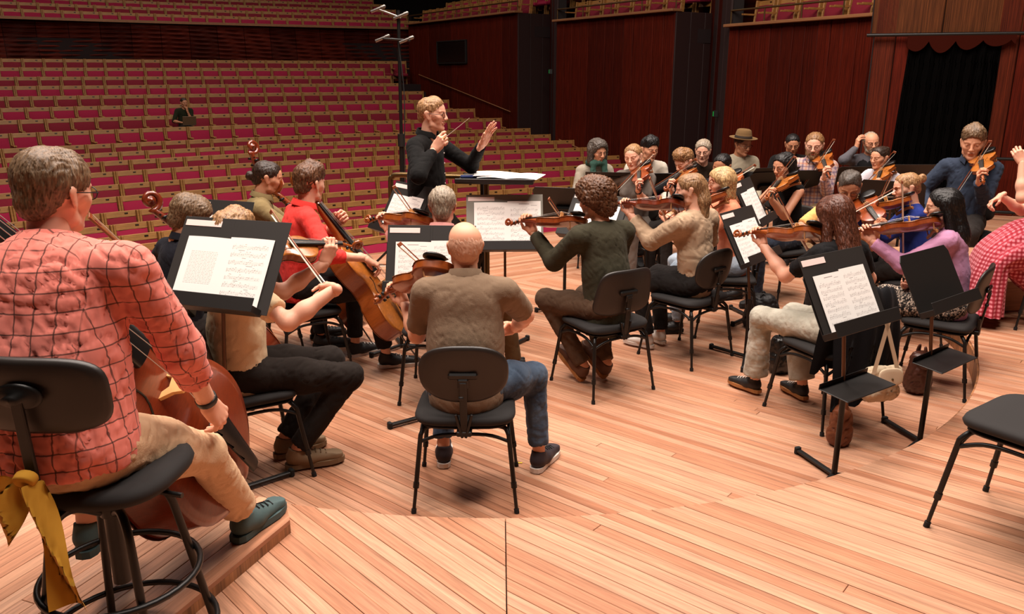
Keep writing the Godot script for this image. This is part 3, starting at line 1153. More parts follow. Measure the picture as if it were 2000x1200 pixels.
func text_texture() -> ImageTexture:
	var r := RandomNumberGenerator.new()
	r.seed = 77
	var im := Image.create(384, 512, false, Image.FORMAT_RGB8)
	im.fill(Color(0.985, 0.965, 0.945))
	for l in 22:
		var x := 70
		while x < 310:
			var wd := r.randi_range(8, 34)
			im.fill_rect(Rect2i(x, 110 + l * 11, mini(wd, 314 - x), 4), Color(0.80, 0.765, 0.745))
			x += wd + 5
	return ImageTexture.create_from_image(im)

func sheet_mats() -> void:
	M.sheet = []
	for k in 4:
		var m := plain(Color(1, 1, 1), 0.85)
		m.albedo_texture = sheet_texture(40 + k, k % 2 == 0) if k < 3 else text_texture()
		M.sheet.append(m)

# one page: a slightly curved leaf with thickness; local x right, y up the page, z towards the reader
func page_mesh(w: float, h: float, x0: float, curl: float) -> ArrayMesh:
	var mb := MB.new()
	for side in 2:
		var rings := []
		for k in 9:
			var t := k / 8.0
			var r := []
			for s in 2:
				var zz := 0.004 + curl * sin(PI * t) + (0.0007 if side == 0 else -0.0007)
				r.append(V(x0 + w * t, h * s, zz))
			rings.append(r)
		var k0 := mb.v.size()
		for k in 9:
			for s in 2:
				mb.vert(rings[k][s], V(0, 0, 1.0 if side == 0 else -1.0), Vector2(k / 8.0, 1.0 - s))
		for k in 8:
			var a := k0 + k * 2
			mb.tri(a, a + 1, a + 3); mb.tri(a, a + 3, a + 2)
	for k in 8:
		for s in 2:
			var a := k * 2 + s
			mb.quad(mb.v[a], mb.v[a + 2], mb.v[a + 20], mb.v[a + 18], V(0, 1.0 if s else -1.0, 0))
	return mb.mesh()

func stand_frame(h: float, tilt: float) -> Transform3D:
	# the desk's own axes: x right, y up the desk, z towards the player
	return Transform3D(Basis(Vector3.RIGHT, -tilt), V(0, h, 0.03))

func music_stand(p: Vector3, yaw: float, h: float, tilt: float, shelf: bool, label: String, foot_turn := 0.3) -> Node3D:
	var o := Node3D.new()
	o.position = p
	o.rotation.y = yaw
	var f := stand_frame(h, tilt)
	if not shared.has("stand_desk"):
		var d := MB.new()
		var poly := PackedVector2Array([Vector2(-0.26, 0), Vector2(0.26, 0), Vector2(0.26, -0.3), Vector2(0.235, -0.335), Vector2(-0.235, -0.335), Vector2(-0.26, -0.3)])
		d.prism(poly, -0.004, 0.0, Transform3D(Basis(Vector3.RIGHT, PI / 2), V(0, 0, 0)), 0.001)
		shared.stand_desk = d.mesh()
		var l := MB.new()
		l.at(V(0, -0.004, 0.038), V(0.52, 0.006, 0.08), 0.002)
		l.at(V(0, 0.026, 0.077), V(0.52, 0.066, 0.005), 0.002)
		l.at(V(-0.2585, 0.01, 0.038), V(0.004, 0.03, 0.076), 0.001)
		l.at(V(0.2585, 0.01, 0.038), V(0.004, 0.03, 0.076), 0.001)
		shared.stand_lip = l.mesh()
		var leg := MB.new()
		leg.box(Transform3D(Basis(), V(0, 0.022, 0.145)), V(0.028, 0.018, 0.29), 0.004)
		shared.stand_leg = leg.mesh()
		shared.stand_cap = MB.new().at(V(0, 0.021, 0.295), V(0.034, 0.042, 0.024), 0.005).mesh()
		var sh := MB.new()
		sh.at(V(0, 0, 0.05), V(0.40, 0.006, 0.16), 0.002)
		sh.at(V(0, 0.012, -0.03), V(0.40, 0.03, 0.004), 0.001)
		shared.stand_shelf = sh.mesh()
	var dk := part(o, "desk", shared.stand_desk, M.desk, f)
	part(dk, "lip", shared.stand_lip, M.desk)
	var clampm := MB.new()
	clampm.at(V(0, 0.1, -0.025), V(0.16, 0.07, 0.035), 0.006)
	clampm.tube(pts([V(-0.05, 0.1, -0.03), V(0.05, 0.1, -0.03)]), 0.02, 10)
	part(dk, "clamp", clampm.mesh(), M.black_metal)
	var top := f * V(0, 0.1, -0.035)
	part(o, "upper_pole", rod(V(0, h * 0.55, 0), top, 0.0095, 10).mesh(), M.upper_pole)
	part(o, "lower_pole", rod(V(0, 0.03, 0), V(0, h * 0.60, 0), 0.0145, 12).mesh(), M.black_metal)
	part(o, "collar", rod(V(0, h * 0.58, 0), V(0, h * 0.62, 0), 0.02, 12).mesh(), M.black_plastic)
	for k in 3:
		var l := part(o, "leg", shared.stand_leg, M.black_metal, Transform3D(Basis(Vector3.UP, foot_turn + TAU * k / 3.0), V(0, 0, 0)))
		part(l, "end_cap", shared.stand_cap, M.rubber)
	if shelf:
		part(o, "accessory_shelf", shared.stand_shelf, M.desk, Transform3D(Basis(Vector3.RIGHT, 0.1), V(0, h * 0.66, 0.02)))
	tag(o, "music_stand", label, "music stand", "black music stands of the orchestra")
	return o

# a black card folder and two pages of music resting on a stand's desk
func music_on(st: Node3D, h: float, tilt: float, label_f: String, label_s: String, k := 0, fw := 0.52, fh := 0.40, px := 0.0, gray: Material = null, big := 1.0) -> void:
	var f := st.transform * stand_frame(h, tilt)
	var fo := Node3D.new()
	fo.transform = f.translated_local(V(0, 0.002, 0.005))
	var g = gray if gray != null else M.folder
	for s in [-1.0, 1.0]:
		part(fo, "cover", MB.new().at(V(s * fw * 0.2525, fh / 2, 0), V(fw * 0.48, fh, 0.003), 0.001).mesh(), g)
	part(fo, "spine", MB.new().at(V(0, fh / 2, 0), V(fw * 0.028, fh, 0.0024), 0.001).mesh(), g)
	part(fo, "label_sticker", MB.new().at(V(-fw * 0.30, fh - 0.032, 0.0025), V(fw * 0.34, 0.03, 0.002), 0.0005).mesh(), M.sticker)
	tag(fo, "music_folder", label_f, "folder")
	var sh := Node3D.new()
	sh.transform = f.translated_local(V(px, 0.004, 0.0085))
	var pw := 0.205 * big
	var ph := 0.305 * big
	part(sh, "page", page_mesh(pw, ph - 0.008, -pw, 0.006), M.sheet[k % 4])
	part(sh, "page", page_mesh(pw, ph, 0.0, 0.005), M.sheet[(k + 1) % 3])
	tag(sh, "sheet_music", label_s, "sheet music")

# ---------------------------------------------------------------- violins, violas, cellos, basses
# the body outline's half width at t (0 = tail, 1 = neck)
func bout(t: float, bass: bool) -> float:
	var k := [[0.0, 0.0], [0.012, 0.24], [0.05, 0.60], [0.12, 0.88], [0.21, 1.0], [0.30, 0.94], [0.375, 0.83], [0.40, 0.80], [0.425, 0.66], [0.49, 0.555], [0.55, 0.54], [0.61, 0.58], [0.655, 0.69], [0.675, 0.72], [0.72, 0.76], [0.80, 0.80], [0.88, 0.74], [0.945, 0.53], [0.985, 0.28], [1.0, 0.14]]
	if bass:
		k = [[0.0, 0.0], [0.012, 0.26], [0.05, 0.62], [0.12, 0.9], [0.20, 1.0], [0.29, 0.95], [0.37, 0.82], [0.40, 0.80], [0.425, 0.68], [0.49, 0.58], [0.55, 0.57], [0.60, 0.62], [0.63, 0.70], [0.65, 0.73], [0.72, 0.74], [0.79, 0.68], [0.86, 0.52], [0.93, 0.33], [0.98, 0.19], [1.0, 0.12]]
	for j in k.size() - 1:
		if t <= k[j + 1][0]:
			var u: float = (t - k[j][0]) / (k[j + 1][0] - k[j][0])
			var a: float = k[maxi(j - 1, 0)][1]
			var d: float = k[mini(j + 2, k.size() - 1)][1]
			var corner := (j in [7, 12])
			return lerpf(k[j][1], k[j + 1][1], u) if corner or j == 0 else cubic_interpolate(k[j][1], k[j + 1][1], a, d, u)
	return k[k.size() - 1][1]

# body length B, half width W, rib height Rb. local y along the length from the tail, z out of the top
func make_fiddle(B: float, W: float, Rb: float, neck: float, big: bool, bass: bool, varnish: Material, top_mat: Material) -> Node3D:
	var o := Node3D.new()
	var n := 46
	var ts := []
	for k in n + 1: ts.append(0.5 - 0.5 * cos(PI * k / n))
	var arch := 0.045 * B
	# ribs and back: one mesh
	var body := MB.new()
	for sgn in [-1.0, 1.0]:
		var k0 := body.v.size()
		for k in n + 1:
			var w := W * bout(ts[k], bass) * 0.985
			var dw := W * (bout(minf(ts[k] + 0.01, 1.0), bass) - bout(maxf(ts[k] - 0.01, 0.0), bass)) / (0.02 * B)
			var nn := V(sgn, -dw, 0).normalized()
			body.vert(V(sgn * w, ts[k] * B, 0.0), nn, Vector2(ts[k], 0))
			body.vert(V(sgn * w, ts[k] * B, Rb), nn, Vector2(ts[k], 1))
		for k in n:
			var a := k0 + k * 2
			body.tri(a, a + 1, a + 3); body.tri(a, a + 3, a + 2)
	var plate := func(mb: MB, z0: float, up: float) -> void:
		var cols := 14
		var k0 := mb.v.size()
		for k in n + 1:
			for c in cols + 1:
				var x := lerpf(-1.0, 1.0, float(c) / cols)
				var w := W * bout(ts[k], bass) * 1.015 + (0.0015 if k > 0 and k < n else 0.0)
				var prof := pow(maxf(0.0, sin(PI * clampf(ts[k], 0.0, 1.0))), 0.65)
				var hgt := arch * prof * pow(maxf(0.0, 1.0 - pow(absf(x), 1.9)), 1.15) + 0.008 * B * 0.5
				mb.vert(V(x * w, ts[k] * B, z0 + up * hgt), V(x * 0.35 * up * signf(up), 0, up).normalized(), Vector2(x * 0.5, ts[k]))
		for k in n:
			for c in cols:
				var a := k0 + k * (cols + 1) + c
				mb.tri(a, a + 1, a + cols + 2); mb.tri(a, a + cols + 2, a + cols + 1)
		# the edge's thickness
		for k in n:
			for c in [0, cols]:
				var a = k0 + k * (cols + 1) + c
				var b = a + cols + 1
				var pa := mb.v[a]
				var pb := mb.v[b]
				mb.quad(pa, pb, V(pb.x, pb.y, z0), V(pa.x, pa.y, z0), V(pa.x + pb.x, 0, 0))
	plate.call(body, 0.0, -1.0)
	var bm := body.mesh()
	part(o, "body", smooth_mesh(bm), varnish)
	var tp := MB.new()
	plate.call(tp, Rb, 1.0)
	part(o, "top_plate", smooth_mesh(tp.mesh()), top_mat)
	var top_z := Rb + arch + 0.004 * B
	# f holes
	for s in [-1.0, 1.0]:
		var f := []
		for k in 9:
			var t := k / 8.0
			var y := lerpf(0.40, 0.60, t) * B
			var x: float = s * W * (0.40 - 0.10 * t + 0.05 * sin(TAU * (t - 0.0)))
			var w := W * bout(y / B, bass)
			var hgt := arch * pow(sin(PI * y / B), 0.65) * pow(1.0 - pow(absf(x) / w, 1.9), 1.15) + 0.004 * B
			f.append(V(x, y, Rb + hgt + 0.0005))
		var rr := PackedFloat32Array()
		for k in 9: rr.append(0.0022 * B / 0.36 * (1.5 if k in [0, 8] else 1.0))
		part(o, "sound_hole", MB.new().tube(pts(f), rr, 5, true, 0.4).mesh(), M.ebony)
	# neck, fingerboard, scroll
	var L := neck
	var y1 := B + L
	var nz := Rb + 0.012 * B
	var rise := 0.065 * B
	var nk := MB.new()
	var rings := []
	for k in 5:
		var t := k / 4.0
		var y := lerpf(B - 0.01 * B, y1, t)
		var w := lerpf(0.045, 0.034, t) * B
		var d := lerpf(0.085, 0.05, t) * B if k > 0 else 0.14 * B
		var r := []
		for s in 9:
			var a := PI * s / 8.0
			r.append(V(cos(a) * w, y, nz + 0.01 * B + rise * 0.2 * (1 - t) - sin(a) * d))
		rings.append(r)
	nk.loft(rings, true)
	part(o, "neck", nk.mesh(), varnish)
	var fb := MB.new()
	rings = []
	for k in 6:
		var t := k / 5.0
		var y := lerpf(y1 - (0.76 * B), y1, t)
		var w := lerpf(0.060, 0.035, t) * B
		var z := lerpf(nz + rise + 0.008 * B, nz + 0.018 * B, t)
		var r := []
		for s in 7:
			var a := PI * s / 6.0
			r.append(V(cos(a) * w, y, z + sin(a) * 0.016 * B))
		r.append(V(-w * 0.95, y, z - 0.014 * B))
		r.append(V(w * 0.95, y, z - 0.014 * B))
		rings.append(r)
	fb.loft(rings, true)
	part(o, "fingerboard", fb.mesh(), M.ebony)
	var sc := MB.new()
	var path := []
	var rad := []
	# pegbox, then a spiral that rolls forward over the top
	for k in 5:
		path.append(V(0, y1 + 0.18 * B * k / 4.0, nz - 0.005 * B - 0.055 * B * k / 4.0)); rad.append(lerpf(0.033, 0.027, k / 4.0) * B)
	var cc := V(0, y1 + 0.265 * B, nz - 0.035 * B)
	for k in 26:
		var a := -2.55 - k * 0.36
		var q := lerpf(0.085, 0.016, pow(k / 25.0, 0.8)) * B
		path.append(cc + V(0, -cos(a) * q * -1.0, sin(a) * q)); rad.append(lerpf(0.026, 0.017, k / 25.0) * B)
	sc.tube(pts(path), rad, 9)
	for s in [-1.0, 1.0]:
		sc.lathe([Vector2(0.001, 0.0), Vector2(0.045 * B, 0.0), Vector2(0.036 * B, 0.018 * B), Vector2(0.018 * B, 0.022 * B), Vector2(0.014 * B, 0.04 * B), Vector2(0.001, 0.042 * B)], 12, Transform3D(Basis(Vector3.FORWARD, -s * PI / 2), cc))
	part(o, "scroll", sc.mesh(), varnish)
	for k in 4:
		var s := -1.0 if k % 2 == 0 else 1.0
		var y := y1 + (0.035 + 0.035 * k) * B
		var z := nz - 0.01 * B - 0.055 * B * (0.035 + 0.035 * k) / 0.18
		var pg := MB.new()
		pg.tube(pts([V(-s * 0.03 * B, y, z), V(s * 0.075 * B, y, z)]), 0.009 * B, 6)
		pg.lathe([Vector2(0.004 * B, 0), Vector2(0.026 * B, 0.012 * B), Vector2(0.03 * B, 0.03 * B), Vector2(0.012 * B, 0.05 * B), Vector2(0.001, 0.052 * B)], 8, Transform3D(Basis(Vector3.FORWARD, -s * PI / 2).scaled_local(V(0.45, 1, 1)), V(s * 0.07 * B, y, z)))
		part(o, "peg", pg.mesh(), M.ebony)
	# bridge, tailpiece, strings
	var by := 0.50 * B
	var bh := 0.10 * B
	var br := MB.new()
	var bp := PackedVector2Array([Vector2(-0.058, 0), Vector2(-0.035, 0), Vector2(-0.02, -0.03), Vector2(0.02, -0.03), Vector2(0.035, 0), Vector2(0.058, 0), Vector2(0.05, -0.05), Vector2(0.058, -0.085), Vector2(0.03, -0.105), Vector2(0, -0.11), Vector2(-0.03, -0.105), Vector2(-0.058, -0.085), Vector2(-0.05, -0.05)])
	for q in bp.size(): bp[q] = bp[q] * B
	br.prism(bp, -0.006 * B, 0.006 * B, Transform3D(Basis(V(1, 0, 0), V(0, 1, 0), V(0, 0, -1)), V(0, by, top_z - 0.008 * B)))
	part(o, "bridge", br.mesh(), M.bridge)
	var tl := MB.new()
	rings = []
	for k in 5:
		var t := k / 4.0
		var y := lerpf(0.03, 0.33, t) * B
		var w := lerpf(0.028, 0.055, t) * B
		var z := lerpf(Rb + 0.05 * B, top_z + 0.045 * B, t)
		var r := []
		for s in 6:
			var a := PI * s / 5.0
			r.append(V(cos(a) * w, y, z + sin(a) * 0.014 * B))
		rings.append(r)
	tl.loft(rings, true)
	part(o, "tailpiece", tl.mesh(), M.ebony)
	for k in 4:
		var x := (k - 1.5) / 1.5
		var st := MB.new()
		var zb := top_z - 0.008 * B + (0.112 - 0.02 * x * x) * B
		st.tube(pts([V(x * 0.035 * B, 0.33 * B, top_z + 0.058 * B), V(x * 0.045 * B, by, zb), V(x * 0.022 * B, y1 + 0.01 * B, nz + 0.035 * B)]), 0.0016 * B if not big else 0.0014 * B, 5)
		part(o, "string", st.mesh(), M.wire)
	if not big:
		var ch := pad(super_ellipse(0.06, 0.042, 2.4, 20), 0.02, Transform3D(Basis(Vector3.RIGHT, PI / 2), V(-0.055, 0.035, Rb + 0.022)))
		part(o, "chin_rest", ch, M.ebony)
		var sr := MB.new()
		sr.tube(smooth([V(-0.09, 0.05, -0.055), V(-0.03, 0.055, -0.04), V(0.05, 0.06, -0.045), V(0.095, 0.07, -0.05)], 4), 0.012, 8, true, 0.6)
		for s in [-1.0, 1.0]: sr.tube(pts([V(0.085 * s, 0.065, -0.045), V(0.098 * s, 0.065, 0.004)]), 0.004, 6)
		part(o, "shoulder_rest", sr.mesh(), M.shoulder_rest)
	else:
		var ln := 0.36 if not bass else 0.16
		part(o, "endpin", rod(V(0, 0.02, Rb * 0.5), V(0, -ln, Rb * 0.5), 0.006, 8).mesh(), M.steel)
	return o

func smooth_mesh(m: ArrayMesh) -> ArrayMesh:
	var st := SurfaceTool.new()
	st.create_from(m, 0)
	st.generate_normals()
	return st.commit()

func make_bow(ln: float, thick := 1.0) -> Node3D:
	# y from frog to tip, hair on the -z side
	var o := Node3D.new()
	var p := []
	for k in 9:
		var t := k / 8.0
		p.append(V(0, ln * t, 0.012 - 0.011 * sin(PI * t)))
	var rr := []
	for k in 9: rr.append(lerpf(0.0046, 0.003, k / 8.0) * thick)
	part(o, "stick", MB.new().tube(pts(p), rr, 7).mesh(), M.bow_wood)
	part(o, "frog", MB.new().at(V(0, 0.045, -0.004), V(0.011, 0.045, 0.024) * thick, 0.003).mesh(), M.ebony)
	part(o, "hair", MB.new().at(V(0, ln * 0.52, -0.013), V(0.009, ln * 0.93, 0.0016), 0.0003).mesh(), M.hair_white)
	part(o, "tip", MB.new().box(Transform3D(Basis(Vector3.RIGHT, 0.3), V(0, ln - 0.006, 0.0)), V(0.008, 0.02, 0.028), 0.002).mesh(), M.bow_wood)
	part(o, "winding", rod(V(0, 0.08, 0.0085), V(0, 0.15, 0.006), 0.0052 * thick, 7).mesh(), M.wire)
	return o

# ---------------------------------------------------------------- bodies: blended capsules meshed as surface nets
class Field:
	var prims := []
	var cuts := []
	var k := 0.03
	# w: an axis along which the capsule is flattened, f: by how much
	func cap(a: Vector3, b: Vector3, ra: float, rb: float, w := Vector3.ZERO, f := 1.0) -> void:
		prims.append([a, b, ra, rb, w, f, false, k])
	func ball(a: Vector3, r: float, w := Vector3.ZERO, f := 1.0) -> void:
		prims.append([a, a + Vector3(0, 0.001, 0), r, r, w, f, false, k])
	func sub(a: Vector3, b: Vector3, ra: float, rb: float, kk := 0.01) -> void:
		prims.append([a, b, ra, rb, Vector3.ZERO, 1.0, true, kk])
	# removes everything on the side the normal points to, within reach of p
	func cut(p: Vector3, n: Vector3, reach := 9.0) -> void:
		cuts.append([p, n.normalized(), reach])
	func build(c: float) -> Array:
		var lo := Vector3(1e9, 1e9, 1e9)
		var hi := -lo
		for p in prims:
			if p[6]: continue
			var r := Vector3.ONE * (maxf(p[2], p[3]) + c * 2.5)
			lo = lo.min(p[0].min(p[1]) - r)
			hi = hi.max(p[0].max(p[1]) + r)
		var nx := int((hi.x - lo.x) / c) + 2
		var ny := int((hi.y - lo.y) / c) + 2
		var nz := int((hi.z - lo.z) / c) + 2
		var nxy := nx * ny
		var F := PackedFloat32Array()
		F.resize(nxy * nz)
		F.fill(1.0)
		for p in prims:
			var a: Vector3 = p[0]
			var b: Vector3 = p[1]
			var w: Vector3 = p[4]
			var f: float = p[5]
			var isub: bool = p[6]
			var kk: float = p[7]
			var m := maxf(p[2], p[3]) + kk + c * 2.0
			var x0 := maxi(0, int((minf(a.x, b.x) - m - lo.x) / c))
			var x1 := mini(nx - 1, int((maxf(a.x, b.x) + m - lo.x) / c) + 1)
			var y0 := maxi(0, int((minf(a.y, b.y) - m - lo.y) / c))
			var y1 := mini(ny - 1, int((maxf(a.y, b.y) + m - lo.y) / c) + 1)
			var z0 := maxi(0, int((minf(a.z, b.z) - m - lo.z) / c))
			var z1 := mini(nz - 1, int((maxf(a.z, b.z) + m - lo.z) / c) + 1)
			var ab := b - a
			ab += w * ((f - 1.0) * ab.dot(w))
			var L2 := maxf(ab.length_squared(), 1e-10)
			var ex := Vector3(c, 0, 0)
			ex += w * ((f - 1.0) * ex.dot(w))
			var ddt := ex.dot(ab) / L2
			var ra: float = p[2]
			var dr: float = p[3] - p[2]
			var ik := 0.25 / kk
			var exx := ex.x
			var exy := ex.y
			var exz := ex.z
			for z in range(z0, z1 + 1):
				for y in range(y0, y1 + 1):
					var q := Vector3(lo.x + x0 * c, lo.y + y * c, lo.z + z * c) - a
					q += w * ((f - 1.0) * q.dot(w))
					var dt := q.dot(ab) / L2
					var qx := q.x
					var qy := q.y
					var qz := q.z
					var i := z * nxy + y * nx + x0
					for x in range(x0, x1 + 1):
						var t := clampf(dt, 0.0, 1.0)
						var d := sqrt(maxf(0.0, qx * qx + qy * qy + qz * qz + L2 * t * (t - 2.0 * dt))) - ra - t * dr
						var g := F[i]
						if isub:
							d = -d
							if d > g - kk:
								var h := kk - absf(d - g)
								F[i] = maxf(d, g) + (h * h * ik if h > 0.0 else 0.0)
						elif d < g + kk:
							var h := kk - absf(d - g)
							F[i] = minf(d, g) - (h * h * ik if h > 0.0 else 0.0)
						i += 1
						dt += ddt
						qx += exx
						qy += exy
						qz += exz
		for cu in cuts:
			var n: Vector3 = cu[1]
			var pp: Vector3 = cu[0]
			var rc: float = cu[2]
			var bx0 := maxi(0, int((pp.x - rc - lo.x) / c)); var bx1 := mini(nx - 1, int((pp.x + rc - lo.x) / c))
			var by0 := maxi(0, int((pp.y - rc - lo.y) / c)); var by1 := mini(ny - 1, int((pp.y + rc - lo.y) / c))
			var bz0 := maxi(0, int((pp.z - rc - lo.z) / c)); var bz1 := mini(nz - 1, int((pp.z + rc - lo.z) / c))
			for z in range(bz0, bz1 + 1):
				for y in range(by0, by1 + 1):
					var s := (Vector3(lo.x + bx0 * c, lo.y + y * c, lo.z + z * c) - pp).dot(n)
					var i := z * nxy + y * nx + bx0
					for x in range(bx0, bx1 + 1):
						if s > F[i]: F[i] = s
						i += 1
						s += n.x * c
		# surface nets
		var V := PackedVector3Array()
		var N := PackedVector3Array()
		var I := PackedInt32Array()
		var at := PackedInt32Array()
		at.resize(F.size())
		var thr := c * 3.2
		for z in nz - 1:
			for y in ny - 1:
				var i := z * nxy + y * nx
				for x in nx - 1:
					var f0 := F[i]
					if f0 < thr and f0 > -thr:
						var f1 := F[i + 1]
						var f2 := F[i + nx]
						var f3 := F[i + nx + 1]
						var f4 := F[i + nxy]
						var f5 := F[i + nxy + 1]
						var f6 := F[i + nxy + nx]
						var f7 := F[i + nxy + nx + 1]
						var mask := int(f0 < 0.0) + int(f1 < 0.0) + int(f2 < 0.0) + int(f3 < 0.0) + int(f4 < 0.0) + int(f5 < 0.0) + int(f6 < 0.0) + int(f7 < 0.0)
						if mask > 0 and mask < 8:
							var sx := 0.0
							var sy := 0.0
							var sz := 0.0
							var cnt := 0
							var u := 0.0
							if (f0 < 0.0) != (f1 < 0.0): u = f0 / (f0 - f1); sx += u; cnt += 1
							if (f2 < 0.0) != (f3 < 0.0): u = f2 / (f2 - f3); sx += u; sy += 1.0; cnt += 1
							if (f4 < 0.0) != (f5 < 0.0): u = f4 / (f4 - f5); sx += u; sz += 1.0; cnt += 1
							if (f6 < 0.0) != (f7 < 0.0): u = f6 / (f6 - f7); sx += u; sy += 1.0; sz += 1.0; cnt += 1
							if (f0 < 0.0) != (f2 < 0.0): u = f0 / (f0 - f2); sy += u; cnt += 1
							if (f1 < 0.0) != (f3 < 0.0): u = f1 / (f1 - f3); sy += u; sx += 1.0; cnt += 1
							if (f4 < 0.0) != (f6 < 0.0): u = f4 / (f4 - f6); sy += u; sz += 1.0; cnt += 1
							if (f5 < 0.0) != (f7 < 0.0): u = f5 / (f5 - f7); sy += u; sx += 1.0; sz += 1.0; cnt += 1
							if (f0 < 0.0) != (f4 < 0.0): u = f0 / (f0 - f4); sz += u; cnt += 1
							if (f1 < 0.0) != (f5 < 0.0): u = f1 / (f1 - f5); sz += u; sx += 1.0; cnt += 1
							if (f2 < 0.0) != (f6 < 0.0): u = f2 / (f2 - f6); sz += u; sy += 1.0; cnt += 1
							if (f3 < 0.0) != (f7 < 0.0): u = f3 / (f3 - f7); sz += u; sx += 1.0; sy += 1.0; cnt += 1
							var inv := c / cnt
							V.append(Vector3(lo.x + x * c + sx * inv, lo.y + y * c + sy * inv, lo.z + z * c + sz * inv))
							N.append(Vector3(f1 + f3 + f5 + f7 - f0 - f2 - f4 - f6, f2 + f3 + f6 + f7 - f0 - f1 - f4 - f5, f4 + f5 + f6 + f7 - f0 - f1 - f2 - f3).normalized())
							at[i] = V.size()
							if x > 0 and y > 0 and z > 0:
								var inn := f0 < 0.0
								if inn != (f1 < 0.0):
									quad(I, at[i - nx - nxy], at[i - nxy], at[i], at[i - nx], inn)
								if inn != (f2 < 0.0):
									quad(I, at[i - 1 - nxy], at[i - 1], at[i], at[i - nxy], inn)
								if inn != (f4 < 0.0):
									quad(I, at[i - 1 - nx], at[i - nx], at[i], at[i - 1], inn)
					i += 1
		return [V, N, I]
	func quad(I: PackedInt32Array, a: int, b: int, c: int, d: int, flip: bool) -> void:
		if a == 0 or b == 0 or c == 0 or d == 0: return
		if flip:
			I.append(a - 1); I.append(c - 1); I.append(b - 1)
			I.append(a - 1); I.append(d - 1); I.append(c - 1)
		else:
			I.append(a - 1); I.append(b - 1); I.append(c - 1)
			I.append(a - 1); I.append(c - 1); I.append(d - 1)

func arrays_mesh(g: Array, colors := PackedColorArray(), renormal := false) -> ArrayMesh:
	var a := []
	a.resize(Mesh.ARRAY_MAX)
	a[Mesh.ARRAY_VERTEX] = g[0]
	a[Mesh.ARRAY_NORMAL] = g[1]
	a[Mesh.ARRAY_INDEX] = g[2]
	if colors.size(): a[Mesh.ARRAY_COLOR] = colors
	var am := ArrayMesh.new()
	if g[0].size() == 0: return am
	am.add_surface_from_arrays(Mesh.PRIMITIVE_TRIANGLES, a)
	return smooth_mesh(am) if renormal else am

# folds of cloth: ridged noise along the surface normal
func folds(g: Array, amp: float, freq: float, sd: float, squash := V(1, 1, 1)) -> void:
	var v: PackedVector3Array = g[0]
	var n: PackedVector3Array = g[1]
	for k in v.size():
		var p := v[k] * freq * squash + V(sd, sd * 0.7, -sd)
		var w := noise.get_noise_3dv(p * 0.33) * 1.9
		# creases: narrow valleys along wandering lines, soft cloth between them
		var q := V(p.x + w, p.y * 0.8 - w * 0.8, p.z + w)
		var r := absf(noise.get_noise_3dv(q * 0.62))
		var s2 := absf(noise.get_noise_3dv(V(q.x * 0.5 + q.y * 0.55, q.y * 0.9, q.z * 0.5) + V(7, 3, 5)))
		v[k] += n[k] * amp * (0.25 - 1.0 * exp(-r * r * 55.0) - 0.6 * exp(-s2 * s2 * 70.0) + 0.5 * noise.get_noise_3dv(p * 0.5))
	g[0] = v

